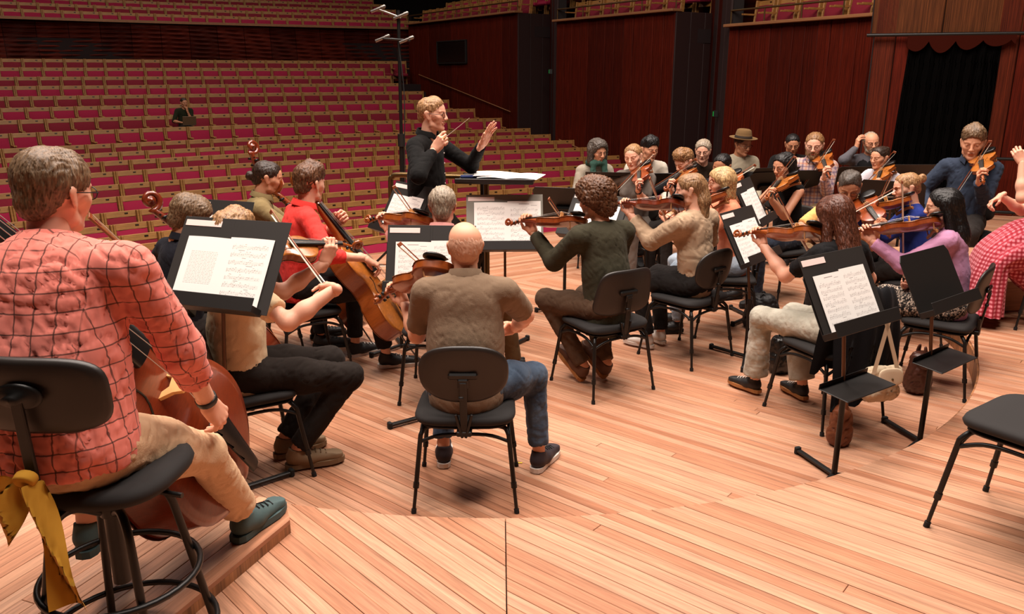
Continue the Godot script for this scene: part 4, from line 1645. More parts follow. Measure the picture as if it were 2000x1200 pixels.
# ---------------------------------------------------------------- heads and hands (made once, then placed)
func head_proto() -> Array:
	if shared.has("head"): return shared.head
	var f := Field.new()
	f.k = 0.022
	f.cap(V(0, 0.034, -0.03), V(0, 0.036, 0.014), 0.077, 0.073)
	f.cap(V(0, 0.05, 0.02), V(0, 0.03, 0.034), 0.056, 0.056)
	f.cap(V(0, -0.02, 0.03), V(0, -0.068, 0.042), 0.055, 0.038)
	for s in [-1.0, 1.0]:
		f.cap(V(0.054 * s, -0.03, -0.002), V(0.046 * s, -0.066, 0.012), 0.016, 0.015)
		f.cap(V(0.044 * s, -0.07, 0.016), V(0.01 * s, -0.093, 0.068), 0.015, 0.014)
		f.cap(V(0.04 * s, -0.016, 0.056), V(0.052 * s, -0.005, 0.035), 0.02, 0.02)
		f.cap(V(0.03 * s, -0.045, 0.055), V(0.03 * s, -0.02, 0.06), 0.02, 0.02)
	f.k = 0.010
	f.ball(V(0, -0.096, 0.074), 0.015)
	for s in [-1.0, 1.0]:
		f.sub(V(0.024 * s, 0.006, 0.103), V(0.042 * s, 0.004, 0.094), 0.012, 0.012, 0.012)
		f.ball(V(0.031 * s, 0.006, 0.077), 0.0125)
		f.cap(V(0.014 * s, 0.025, 0.089), V(0.047 * s, 0.026, 0.074), 0.0075, 0.006)
	f.cap(V(0, 0.016, 0.089), V(0, -0.024, 0.107), 0.008, 0.011)
	for s in [-1.0, 1.0]: f.ball(V(0.0105 * s, -0.029, 0.099), 0.0085)
	f.k = 0.005
	f.cap(V(-0.018, -0.055, 0.084), V(0, -0.052, 0.0925), 0.005, 0.0062)
	f.cap(V(0.018, -0.055, 0.084), V(0, -0.052, 0.0925), 0.005, 0.0062)
	f.cap(V(-0.014, -0.064, 0.085), V(0.014, -0.064, 0.085), 0.0055, 0.0055)
	f.sub(V(-0.02, -0.0592, 0.091), V(0.02, -0.0592, 0.091), 0.0016, 0.0016, 0.004)
	# ears
	for s in [-1.0, 1.0]:
		f.k = 0.006
		f.cap(V(0.080 * s, 0.014, -0.016), V(0.074 * s, -0.026, -0.003), 0.018, 0.010, V(s, 0, 0.35).normalized(), 2.6)
		f.sub(V(0.092 * s, 0.008, -0.008), V(0.088 * s, -0.012, -0.002), 0.007, 0.005, 0.005)
	# neck
	f.k = 0.02
	f.cap(V(0, -0.05, -0.022), V(0, -0.15, -0.03), 0.054, 0.056)
	var g := f.build(0.0042)
	var cols := PackedColorArray()
	for p in g[0]:
		var c := Color(1, 1, 1)
		var lips := maxf(0.0, 1.0 - V(p.x / 0.024, (p.y + 0.058) / 0.010, (p.z - 0.088) / 0.012).length())
		if lips > 0.05: c = c.lerp(Color(0.72, 0.42, 0.38), minf(1.0, lips * 2.5))
		for s in [-1.0, 1.0]:
			var e := V((p.x - 0.031 * s) / 0.0125, (p.y - 0.006) / 0.0055, (p.z - 0.088) / 0.012).length()
			if e < 1.0:
				c = Color(0.30, 0.20, 0.16) if absf(p.x - 0.031 * s) < 0.0052 or e > 0.8 else Color(0.98, 0.99, 1.0)
			var bx := V((p.x - 0.031 * s) / 0.024, (p.y - 0.0275 - (0.03 - absf(p.x)) * 0.0 ) / 0.0055, (p.z - 0.088) / 0.03).length()
			if bx < 1.0: c = c.lerp(Color(0.42, 0.3, 0.22), 0.75 * minf(1.0, (1.0 - bx) * 2.0))
		var ch := V((absf(p.x) - 0.048) / 0.022, (p.y + 0.02) / 0.02, (p.z - 0.065) / 0.03).length()
		if ch < 1.0: c = c.lerp(Color(1.0, 0.82, 0.76), 0.6 * (1.0 - ch))
		cols.append(c)
	g.append(cols)
	shared.head = g
	return g

# fingers along +y, palm faces +z, thumb on +x (a right hand)
func hand_proto(pose: String) -> Array:
	var key := "hand_" + pose
	if shared.has(key): return shared[key]
	# curl of the three joints per finger (index .. little), spread, then the thumb
	var P: Array = {
		"open": [[0.12, 0.18, 0.12], [0.05, 0.12, 0.08], [0.10, 0.15, 0.10], [0.2, 0.2, 0.15], 0.16, V(0.052, 0.06, 0.012), V(0.072, 0.088, 0.016)],
		"flat": [[0.02, 0.06, 0.05], [0.0, 0.05, 0.05], [0.03, 0.06, 0.05], [0.08, 0.1, 0.08], 0.09, V(0.046, 0.062, 0.01), V(0.058, 0.094, 0.012)],
		"relaxed": [[0.45, 0.5, 0.3], [0.55, 0.6, 0.35], [0.6, 0.65, 0.35], [0.65, 0.6, 0.3], 0.05, V(0.042, 0.06, 0.026), V(0.038, 0.09, 0.038)],
		"neck": [[0.75, 1.05, 0.75], [0.65, 1.15, 0.8], [0.7, 1.0, 0.7], [0.5, 0.9, 0.6], 0.10, V(0.046, 0.052, 0.022), V(0.040, 0.083, 0.040)],
		"bow": [[0.55, 0.75, 0.45], [0.75, 0.8, 0.45], [0.75, 0.75, 0.4], [0.35, 0.9, 0.5], 0.08, V(0.036, 0.055, 0.034), V(0.014, 0.082, 0.046)],
		"fist": [[1.1, 1.4, 0.9], [1.2, 1.45, 0.9], [1.25, 1.45, 0.9], [1.25, 1.35, 0.9], 0.03, V(0.034, 0.056, 0.034), V(0.006, 0.078, 0.044)],
		"baton": [[0.6, 0.7, 0.3], [0.95, 1.1, 0.6], [1.1, 1.25, 0.7], [1.1, 1.2, 0.7], 0.04, V(0.034, 0.06, 0.034), V(0.024, 0.09, 0.044)],
	}[pose]
	var f := Field.new()
	f.k = 0.014
	var kn := [V(0.029, 0.088, 0.0), V(0.0085, 0.093, -0.003), V(-0.011, 0.089, -0.002), V(-0.029, 0.079, 0.002)]
	f.cap(V(0, -0.03, 0), V(0, 0.006, 0), 0.026, 0.027, V(0, 0, 1), 1.25)
	for j in 4:
		f.cap(V(kn[j].x * 0.55, 0.012, 0.002), kn[j], 0.0145, 0.0105)
	f.cap(V(0.018, 0.015, 0.008), V(0.028, 0.045, 0.012), 0.016, 0.014)
	f.cap(V(-0.018, 0.015, 0.006), V(-0.027, 0.05, 0.006), 0.014, 0.011)
	f.k = 0.0055
	var ln := [[0.041, 0.024, 0.020], [0.045, 0.028, 0.021], [0.042, 0.026, 0.021], [0.033, 0.020, 0.018]]
	for j in 4:
		var a := 0.0
		var p: Vector3 = kn[j]
		var sp: float = P[4] * (1.5 - j) / 1.5
		for s in 3:
			a += P[j][s]
			var q = p + V(sin(sp) * cos(a), cos(sp) * cos(a), sin(a)) * ln[j][s]
			var r := 0.0096 - 0.0009 * s - (0.001 if j == 3 else 0.0)
			f.cap(p, q, r, r - 0.0012)
			p = q
	f.cap(V(0.022, 0.022, 0.008), P[5], 0.0135, 0.0108)
	f.cap(P[5], P[6], 0.0105, 0.0082)
	var g := f.build(0.0032)
	shared[key] = g
	return g

func append_geo(dst: Array, src: Array, xf: Transform3D, cols: PackedColorArray, c: Color) -> void:
	var base: int = dst[0].size()
	var v: PackedVector3Array = xf * (src[0] as PackedVector3Array)
	dst[0].append_array(v)
	var nb := Transform3D(xf.basis.inverse().transposed(), V(0, 0, 0))
	dst[1].append_array(nb * (src[1] as PackedVector3Array))
	var idx: PackedInt32Array = src[2].duplicate()
	var flip := xf.basis.determinant() < 0.0
	for k in range(0, idx.size(), 3):
		idx[k] += base
		var a := idx[k + 1] + base
		var b := idx[k + 2] + base
		idx[k + 1] = b if flip else a
		idx[k + 2] = a if flip else b
	dst[2].append_array(idx)
	if src.size() > 3:
		cols.append_array(src[3])
	else:
		var cc := PackedColorArray()
		cc.resize(v.size())
		cc.fill(c)
		cols.append_array(cc)

# ---------------------------------------------------------------- hair
func hair_field(style: String) -> Field:
	var f := Field.new()
	f.k = 0.04 if style in ["long", "medium", "bob", "wavy_bob"] else 0.022
	var face := true
	var low := V(0, -0.025, 0)
	var slope := V(0, -0.93, 0.37)
	match style:
		"short", "side", "tied", "bun", "low_bun", "high_bun", "pony":
			f.cap(V(0, 0.042, -0.032), V(0, 0.046, 0.012), 0.081, 0.077)
			if style == "side": f.cap(V(-0.02, 0.085, 0.05), V(0.035, 0.10, 0.0), 0.03, 0.035)
			f.ball(V(0, -0.02, -0.06), 0.05)
		"grey_swept":
			f.cap(V(0, 0.045, -0.034), V(0, 0.05, 0.012), 0.086, 0.081)
			f.ball(V(0, -0.02, -0.062), 0.056)
			low = V(0, -0.045, 0)
		"tousled":
			f.cap(V(0, 0.05, -0.03), V(0, 0.066, 0.02), 0.084, 0.078)
			f.ball(V(0, -0.02, -0.06), 0.054)
			f.ball(V(0.03, 0.10, 0.04), 0.04); f.ball(V(-0.035, 0.10, 0.03), 0.042); f.ball(V(0, 0.12, 0.0), 0.04)
		"mop":
			f.cap(V(0, 0.045, -0.035), V(0, 0.052, 0.016), 0.092, 0.086)
			f.ball(V(0, -0.03, -0.06), 0.062)
			f.ball(V(0.05, 0.06, 0.05), 0.045); f.ball(V(-0.05, 0.06, 0.05), 0.045)
			low = V(0, -0.06, 0)
		"curly":
			f.cap(V(0, 0.045, -0.035), V(0, 0.06, 0.02), 0.105, 0.098)
			f.ball(V(0, -0.03, -0.07), 0.072)
			f.ball(V(0.07, 0.02, -0.02), 0.05); f.ball(V(-0.07, 0.02, -0.02), 0.05)
			low = V(0, -0.075, 0)
		"wavy_bob":
			f.cap(V(0, 0.045, -0.035), V(0, 0.055, 0.015), 0.098, 0.09)
			for s in [-1.0, 1.0]: f.cap(V(0.08 * s, 0.02, -0.01), V(0.085 * s, -0.09, 0.0), 0.04, 0.035)
			f.cap(V(0, 0.0, -0.07), V(0, -0.09, -0.06), 0.07, 0.06)
			low = V(0, -0.13, 0)
			slope = V(0, -1, 0)
		"bob":
			f.cap(V(0, 0.042, -0.032), V(0, 0.046, 0.012), 0.087, 0.082)
			for s in [-1.0, 1.0]: f.cap(V(0.072 * s, 0.03, -0.012), V(0.078 * s, -0.11, -0.01), 0.03, 0.026, V(1, 0, 0), 1.2)
			f.cap(V(0, 0.0, -0.07), V(0, -0.12, -0.05), 0.066, 0.06, V(0, 0, 1), 1.25)
			low = V(0, -0.15, 0)
			slope = V(0, -1, 0)
		"shoulder":
			f.cap(V(0, 0.042, -0.032), V(0, 0.046, 0.012), 0.084, 0.079)
			f.cap(V(0, 0.02, -0.08), V(0, -0.08, -0.085), 0.05, 0.062, V(0, 0, 1), 1.1)
			f.cap(V(0, -0.08, -0.085), V(0, -0.215, -0.08), 0.066, 0.058, V(0, 0, 1), 1.7)
			low = V(0, -0.26, 0)
			slope = V(0, -1, 0.1)
		"medium":
			f.cap(V(0, 0.042, -0.032), V(0, 0.046, 0.014), 0.091, 0.086)
			for s in [-1.0, 1.0]: f.cap(V(0.072 * s, 0.03, -0.005), V(0.092 * s, -0.19, 0.0), 0.034, 0.032, V(1, 0, 0), 1.15)
			f.cap(V(0, 0.0, -0.075), V(0, -0.21, -0.085), 0.072, 0.085, V(0, 0, 1), 1.5)
			low = V(0, -0.25, 0)
			slope = V(0, -1, 0)
		"long":
			f.cap(V(0, 0.042, -0.032), V(0, 0.046, 0.012), 0.088, 0.082)
			for s in [-1.0, 1.0]: f.cap(V(0.070 * s, 0.03, -0.012), V(0.085 * s, -0.15, -0.04), 0.03, 0.035, V(1, 0, 0), 1.1)
			f.cap(V(0, 0.0, -0.075), V(0, -0.2, -0.10), 0.068, 0.085, V(0, 0, 1), 1.35)
			f.cap(V(0, -0.2, -0.10), V(0.0, -0.38, -0.10), 0.088, 0.07, V(0, 0, 1), 1.5)
			low = V(0, -0.47, 0)
			slope = V(0, -1, 0)
		"fringe":      # only a short band at the back and sides
			f.cap(V(0, 0.018, -0.032), V(0, 0.014, 0.008), 0.0795, 0.0760)
			f.ball(V(0, -0.022, -0.055), 0.048)
			f.cut(V(0, 0.045, -0.03), V(0, 1, 0.45))
			low = V(0, -0.05, 0)
		"receding":
			f.cap(V(0, 0.036, -0.034), V(0, 0.03, 0.0), 0.084, 0.080)
			f.ball(V(0, -0.022, -0.058), 0.052)
			f.cut(V(0, 0.085, 0.0), V(0, 0.75, 0.85))
			low = V(0, -0.045, 0)
	match style:
		"pony":
			f.k = 0.012
			f.cap(V(0, 0.07, -0.10), V(0, 0.04, -0.125), 0.022, 0.022)
			f.cap(V(0, 0.04, -0.125), V(0, -0.16, -0.115), 0.026, 0.016)
		"bun":
			f.k = 0.01
			f.ball(V(0, 0.055, -0.125), 0.036)
			f.ball(V(0.012, 0.075, -0.13), 0.02)
		"low_bun":
			f.k = 0.01
			f.ball(V(0, 0.0, -0.122), 0.032)
			f.ball(V(0.01, -0.015, -0.13), 0.02)
		"high_bun":
			f.k = 0.01
			f.ball(V(0, 0.075, -0.11), 0.03)
	f.cut(low, slope)
	# the face stays free
	match style:
		"tied", "bun", "low_bun", "high_bun", "pony":
			f.sub(V(0, -0.02, 0.075), V(0, 0.015, 0.088), 0.078, 0.066, 0.008)
			for s in [-1.0, 1.0]: f.sub(V(0.085 * s, -0.02, 0.0), V(0.085 * s, -0.05, 0.0), 0.022, 0.03, 0.006)
		"fringe", "receding":
			f.sub(V(0, -0.02, 0.075), V(0, 0.03, 0.07), 0.085, 0.085, 0.006)
			for s in [-1.0, 1.0]: f.sub(V(0.09 * s, 0.0, 0.0), V(0.085 * s, -0.05, 0.005), 0.026, 0.03, 0.006)
		"bob", "medium", "long", "wavy_bob":
			f.sub(V(0, -0.12, 0.09), V(0, 0.005, 0.098), 0.078, 0.072, 0.008)
		"shoulder":
			f.sub(V(0, -0.12, 0.07), V(0, 0.005, 0.096), 0.082, 0.072, 0.008)
			for s in [-1.0, 1.0]: f.sub(V(0.09 * s, -0.02, 0.0), V(0.085 * s, -0.05, 0.0), 0.022, 0.03, 0.006)
		"curly", "mop", "tousled":
			f.sub(V(0, -0.05, 0.09), V(0, 0.0, 0.105), 0.078, 0.072, 0.01)
			for s in [-1.0, 1.0]: f.sub(V(0.09 * s, -0.03, 0.005), V(0.085 * s, -0.05, 0.01), 0.022, 0.03, 0.006)
		_:
			f.sub(V(0, -0.04, 0.085), V(0, 0.01, 0.095), 0.078, 0.068, 0.008)
			for s in [-1.0, 1.0]: f.sub(V(0.09 * s, -0.012, 0.0), V(0.085 * s, -0.05, 0.0), 0.024, 0.03, 0.006)
	return f

func hair_mesh(style: String, cell: float, sd: float) -> ArrayMesh:
	var f := hair_field(style)
	var g := f.build(cell)
	var v: PackedVector3Array = g[0]
	var n: PackedVector3Array = g[1]
	var cols := PackedColorArray()
	var curl: float = {"curly": 0.011, "tousled": 0.0036, "wavy_bob": 0.006, "mop": 0.0035}.get(style, 0.0)
	var long := style in ["long", "medium", "bob", "shoulder", "pony", "wavy_bob"]
	for k in v.size():
		var p := v[k]
		# strands run back from the brow and down: noise stretched along them
		var ang := atan2(p.x, p.z + 0.02)
		var q := V(ang * 0.24, p.y * (0.10 if long else 0.22), p.z * 0.12) if p.y < 0.07 else V(p.x * 1.0, p.y * 0.2, p.z * 0.18)
		var a := noise.get_noise_3dv(q * 190.0 + V(sd, 0, 0))
		var b := noise.get_noise_3dv(q * 70.0 + V(0, sd, 7.0))
		var d := 0.0022 * a + 0.003 * b
		if curl > 0.0:
			var c1 := noise.get_noise_3dv(p * (42.0 if style == "curly" else 55.0) + V(sd, 3, 1))
			var c2 := noise.get_noise_3dv(p * 85.0 + V(1, sd, 1))
			d += curl * (0.8 - 1.8 * absf(c1)) + curl * 0.5 * c2
		v[k] = p + n[k] * d
		var sh := 1.0 + 0.38 * a + 0.22 * b
		cols.append(Color(clampf(sh * 0.84, 0.1, 1.0), clampf(sh * 0.82, 0.1, 1.0), clampf(sh * 0.80, 0.1, 1.0)))
	g[0] = v
	return arrays_mesh(g, cols, true)

func hair_mat(c: Color) -> StandardMaterial3D:
	var m := plain(c, 0.48)
	m.vertex_color_use_as_albedo = true
	m.metallic_specular = 0.45
	m.albedo_texture = shared.strands
	m.uv1_triplanar = true
	m.uv1_scale = V(7, 0.8, 7)
	m.normal_enabled = true
	m.normal_texture = shared.strands_n
	m.normal_scale = 0.8
	return m

# ---------------------------------------------------------------- a person
func two_bone(a: Vector3, t: Vector3, l1: float, l2: float, pole: Vector3) -> Array:
	var d := t - a
	var ln := clampf(d.length(), absf(l1 - l2) + 0.02, (l1 + l2) * 0.995)
	var dir := d.normalized()
	var end := a + dir * ln
	var x := (l1 * l1 - l2 * l2 + ln * ln) / (2.0 * ln)
	var h := sqrt(maxf(0.0, l1 * l1 - x * x))
	var pv := (pole - dir * pole.dot(dir)).normalized()
	return [a + dir * x + pv * h, end]

func hand_xf(wrist: Vector3, fingers: Vector3, palm: Vector3, left: bool, s: float) -> Transform3D:
	var y := fingers.normalized()
	var z := (palm - y * palm.dot(y)).normalized()
	var x := y.cross(z)
	return Transform3D(Basis((-x if left else x) * s, y * s, z * s), wrist)

func shoe_proto() -> Array:
	if shared.has("shoe"): return shared.shoe
	# toe towards +z, ankle over the origin, sole on y = 0
	var f := Field.new()
	f.k = 0.025
	f.cap(V(0, 0.05, -0.045), V(0, 0.045, 0.02), 0.036, 0.038)
	f.cap(V(0, 0.042, 0.02), V(0.004, 0.032, 0.14), 0.041, 0.034, V(0, 1, 0), 1.15)
	f.cap(V(0, 0.06, -0.03), V(0, 0.095, -0.03), 0.036, 0.036)
	f.ball(V(0.004, 0.032, 0.16), 0.032)
	f.cut(V(0, 0.016, 0), V(0, -1, 0))
	f.cut(V(0, 0.098, -0.03), V(0, 1, 0.25))
	var up := f.build(0.0065)
	var sole := MB.new()
	var o := PackedVector2Array()
	for q in [[0.0, -0.088], [0.022, -0.082], [0.034, -0.06], [0.035, -0.02], [0.036, 0.03], [0.045, 0.08], [0.046, 0.12], [0.038, 0.165], [0.022, 0.192], [0.004, 0.2], [-0.018, 0.19], [-0.034, 0.16], [-0.041, 0.12], [-0.038, 0.07], [-0.032, 0.02], [-0.034, -0.03], [-0.034, -0.06], [-0.022, -0.082]]:
		o.append(Vector2(q[0], q[1]))
	sole.prism(o, 0.0, 0.024, Transform3D(), 0.004)
	var lace := MB.new()
	for k in 4:
		var z := 0.035 + k * 0.024
		var y := 0.088 - k * 0.007
		lace.tube(pts([V(-0.022, y - 0.007, z), V(0, y, z + 0.004), V(0.022, y - 0.007, z)]), 0.0028, 5)
	shared.shoe = [arrays_mesh(up), sole.mesh(), lace.mesh()]
	return shared.shoe

func skel(c: Dictionary) -> Dictionary:
	var s: float = c.get("s", 1.0)
	var fem: bool = c.get("fem", false)
	var seat: float = c.get("seat", 0.46)
	var lean: float = c.get("lean", 0.12)
	var side: float = c.get("side", 0.0)
	var twist: float = c.get("twist", 0.0)
	var X := V(cos(twist), 0, -sin(twist))
	var up := V(sin(side), cos(lean) * cos(side), sin(lean)).normalized()
	X = (X - up * X.dot(up)).normalized()
	var fw := X.cross(up)
	var hip := V(0, seat + 0.088 * s, 0)
	var bend: float = c.get("hunch", 0.06)
	var mid := hip + up * 0.24 * s
	var up2 := (up + fw * bend * 2.0).normalized()
	var nb := mid + up2 * 0.265 * s
	var sw = (0.150 if fem else 0.172) * s * c.get("broad", 1.0)
	var shL = nb - up2 * 0.055 * s + X * sw + V(0, c.get("shrug_l", 0.0), 0)
	var shR = nb - up2 * 0.055 * s - X * sw + V(0, c.get("shrug_r", 0.0), 0)
	if c.has("reach_l"): shL += c.reach_l
	if c.has("reach_r"): shR += c.reach_r
	var hd: Vector3 = c.get("head", V(0, 0.15, 0))      # yaw, pitch (down +), roll
	var hb := Basis.from_euler(V(hd.y, hd.x, hd.z), EULER_ORDER_YXZ)
	var hc: Vector3 = nb + (up2 * 0.085 + V(0, 0.055, 0) + fw * 0.028) * s + hb * V(0, 0.012, 0.018)
	hc += c.get("head_shift", V(0, 0, 0))
	var hs: float = s * c.get("head_scale", 1.0) * (0.97 if fem else 1.0)
	return {"s": s, "fem": fem, "hip": hip, "mid": mid, "nb": nb, "up": up, "up2": up2, "X": X, "fw": fw, "shL": shL, "shR": shR, "hb": hb, "hc": hc, "hs": hs}

func person(c: Dictionary) -> Node3D:
	var o := Node3D.new()
	o.position = c.p
	o.rotation.y = c.yaw
	var sk := skel(c)
	var s: float = sk.s
	var fem: bool = sk.fem
	var hip: Vector3 = sk.hip
	var mid: Vector3 = sk.mid
	var nb: Vector3 = sk.nb
	var up: Vector3 = sk.up
	var up2: Vector3 = sk.up2
	var X: Vector3 = sk.X
	var fw: Vector3 = sk.fw
	var shL: Vector3 = sk.shL
	var shR: Vector3 = sk.shR
	var hb: Basis = sk.hb
	var hc: Vector3 = sk.hc
	var hs: float = sk.hs
	var fat: float = c.get("fat", 1.0)
	var cell: float = c.get("cell", 0.013)
	var sd: float = c.get("sd", taken.get("person", 0) * 7.3)
	var seat: float = c.get("seat", 0.46)
	# arms
	var la := 0.285 * s
	var lf := 0.255 * s
	var L := two_bone(shL, c.lw, la, lf, c.get("lp", V(0.3, -1, -0.1)))
	var R := two_bone(shR, c.rw, la, lf, c.get("rp", V(-0.7, -0.8, -0.3)))
	# legs
	var hj := 0.085 * s
	var hL := hip + V(hj, -0.005, 0.01)
	var hR := hip + V(-hj, -0.005, 0.01)
	var kL: Vector3 = c.get("kl", V(0.13, seat + 0.065, 0.42 * s))
	var kR: Vector3 = c.get("kr", V(-0.13, seat + 0.065, 0.42 * s))
	var aL: Vector3 = c.get("al", V(0.12, 0.095, 0.40 * s))
	var aR: Vector3 = c.get("ar", V(-0.12, 0.095, 0.40 * s))
	# --- the body, one surface: trunk, limbs, head and hands
	var b := Field.new()
	b.k = 0.03
	b.cap(hip, mid, 0.085 * s, 0.085 * s, fw, 1.2)
	b.cap(mid, nb - up2 * 0.07 * s, 0.085 * s, 0.10 * s, fw, 1.4)
	b.cap(shL.lerp(shR, 0.12), shR.lerp(shL, 0.12), 0.038 * s, 0.038 * s)
	b.cap(nb - up2 * 0.05, hc + hb * V(0, -0.06, -0.02) * hs, 0.056 * hs, 0.053 * hs)
	for q in [[shL, L], [shR, R]]:
		b.cap(q[0], q[1][0], 0.041 * s, (0.030 if c.get("sleeve", 2.0) > 1.2 else 0.036) * s)
		var thin := 0.76 if c.get("sleeve", 2.0) > 1.3 else 1.0
		b.cap(q[1][0], q[1][0].lerp(q[1][1], 0.35), 0.037 * s * thin, 0.039 * s * thin)
		b.cap(q[1][0].lerp(q[1][1], 0.35), q[1][1], 0.039 * s * thin, 0.026 * s)
	for q in [[hL, kL, aL], [hR, kR, aR]]:
		b.cap(q[0], q[1], 0.065 * s, 0.045 * s)
		b.cap(q[1], q[2], 0.043 * s, 0.032 * s)
	var g := b.build(cell)
	var cols := PackedColorArray()
	cols.resize(g[0].size())
	cols.fill(Color(1, 1, 1))
	append_geo(g, head_proto(), Transform3D(hb.scaled(V(hs, hs, hs)), hc), cols, Color(1, 1, 1))
	var hx: float = s * (0.92 if fem else 1.0)
	var lfd: Vector3 = c.get("lfd", (L[1] - L[0]).normalized())
	var rfd: Vector3 = c.get("rfd", (R[1] - R[0]).normalized())
	append_geo(g, hand_proto(c.get("lh", "relaxed")), hand_xf(L[1], lfd, c.get("lpalm", V(0, -1, 0)), true, hx), cols, Color(1, 0.95, 0.93))
	append_geo(g, hand_proto(c.get("rh", "relaxed")), hand_xf(R[1], rfd, c.get("rpalm", V(0, -1, 0)), false, hx), cols, Color(1, 0.95, 0.93))
	var skin := plain(c.get("skin", Color(0.86, 0.62, 0.50)), 0.55)
	skin.vertex_color_use_as_albedo = true
	skin.subsurf_scatter_enabled = true
	skin.subsurf_scatter_strength = 0.06
	part(o, "body", arrays_mesh(g, cols), skin)
	# --- shirt
	var t := Field.new()
	t.k = 0.04
	var bw: float = (0.140 if fem else 0.158) * s * fat
	t.cap(hip + V(0, c.get("tail", -0.03), -0.01), mid - up * 0.03, bw, bw * 0.96, fw, 1.22 / c.get("belly", 1.0))
	t.cap(mid - up * 0.03, nb - up2 * 0.13 * s, bw * 0.98, bw * 0.99, fw, 1.38)
	t.cap(shL.lerp(shR, 0.16), shR.lerp(shL, 0.16), 0.060 * s, 0.060 * s)
	if c.get("neck", true):
		t.cap(nb - up2 * 0.02 + fw * 0.01, shL - X * 0.02 + V(0, 0.012, 0), 0.052 * s, 0.05 * s)
		t.cap(nb - up2 * 0.02 + fw * 0.01, shR + X * 0.02 + V(0, 0.012, 0), 0.052 * s, 0.05 * s)
	if fem:
		for q in [-1.0, 1.0]:
			t.ball(nb - up2 * 0.19 * s + X * 0.065 * q * s + fw * 0.075 * s, 0.062 * s)
	t.k = 0.03
	var slv: float = c.get("sleeve", 2.0)      # 0 none, up to 1 on the upper arm, up to 2 on the forearm
	var loose: float = c.get("loose", 1.0)
	for q in [[shL, L], [shR, R]]:
		var e: Vector3 = q[1][0]
		var w: Vector3 = q[1][1]
		if slv > 0.0:
			var u := minf(slv, 1.0)
			t.cap(q[0], q[0].lerp(e, u), 0.060 * s * loose, lerpf(0.060, 0.051, u) * s * loose)
			if slv < 1.0: t.cut(q[0].lerp(e, u), e - q[0], 0.085)
		if slv > 1.0:
			var u := minf(slv - 1.0, 1.0)
			t.cap(e, e.lerp(w, u), 0.050 * s * loose, lerpf(0.050, 0.036, u) * s * loose)
			t.cut(e.lerp(w, u - 0.02), w - e, 0.054)
	t.cut(hip + V(0, c.get("tail", -0.03) - 0.055, 0), V(0, -1, 0), 0.4)
	if c.has("vneck"):
		t.sub(nb + fw * 0.06 - up2 * 0.01, nb + fw * 0.16 - up2 * c.vneck, 0.055, 0.03, 0.01)
	var tg := t.build(cell)
	folds(tg, c.get("fold", 0.0042), c.get("ffreq", 14.0), sd)
	var shirt := part(o, c.get("top_name", "shirt"), arrays_mesh(tg, PackedColorArray(), true), c.top)
	if c.get("collar", false):
		var cm := MB.new()
		var ring := []
		var nk := nb + up2 * 0.025 * s + fw * 0.012
		for q in 15:
			var a := lerpf(0.35, TAU - 0.35, q / 14.0)
			ring.append(nk + fw * cos(a) * 0.072 * s + X * sin(a) * 0.070 * s - up2 * (0.035 if q in [0, 14] else 0.02 * cos(a) * 0.9))
		var rings := []
		for q in ring.size():
			var d: Vector3 = (ring[q] - nk); d = (d - up2 * d.dot(up2)).normalized()
			rings.append([ring[q] - d * 0.006 + up2 * 0.022, ring[q] + d * 0.004 + up2 * 0.026, ring[q] + d * 0.018 - up2 * 0.012, ring[q] + d * 0.012 - up2 * 0.016])
		cm.loft(rings, true)
		part(shirt, "collar", cm.mesh(), c.get("collar_mat", c.top))
	if c.has("watch"):
		var arm: Array = L if c.watch == "l" else R
		var wa: Vector3 = arm[0].lerp(arm[1], 0.93)
		var d: Vector3 = (arm[1] - arm[0]).normalized()
		var tor := MB.new()
		tor.lathe([Vector2(0.030, -0.010), Vector2(0.034, -0.008), Vector2(0.034, 0.008), Vector2(0.030, 0.010)], 18, Transform3D(Basis(Quaternion(Vector3.UP, d)), wa))
		part(o, "wrist_watch", tor.mesh(), M.black_plastic)
	fat = c.get("pfat", fat)
	# --- trousers or skirt
	var p := Field.new()
	p.k = 0.04
	p.cap(hip + V(0.04, 0.01, -0.015), hip + V(-0.04, 0.01, -0.015), 0.118 * s * fat, 0.118 * s * fat, V(0, 1, 0), 1.15)
	p.cap(hip, hip + up * 0.07, 0.118 * s * fat, 0.125 * s * fat, fw, 1.2)
	var wide: float = c.get("wide", 1.0)
	var hem: float = c.get("hem", 0.97)
	for q in [[hL, kL, aL], [hR, kR, aR]]:
		p.cap(q[0], q[0].lerp(q[1], 0.5), 0.092 * s * fat, 0.080 * s * fat)
		p.cap(q[0].lerp(q[1], 0.5), q[1], 0.080 * s * fat, 0.064 * s)
		p.cap(q[1], q[1].lerp(q[2], hem), 0.062 * s, lerpf(0.052, 0.054, 0.5) * s * wide)
		p.cut(q[1].lerp(q[2], hem - 0.01), q[2] - q[1], 0.12)
	p.cut(hip + up * 0.10, up, 0.3)
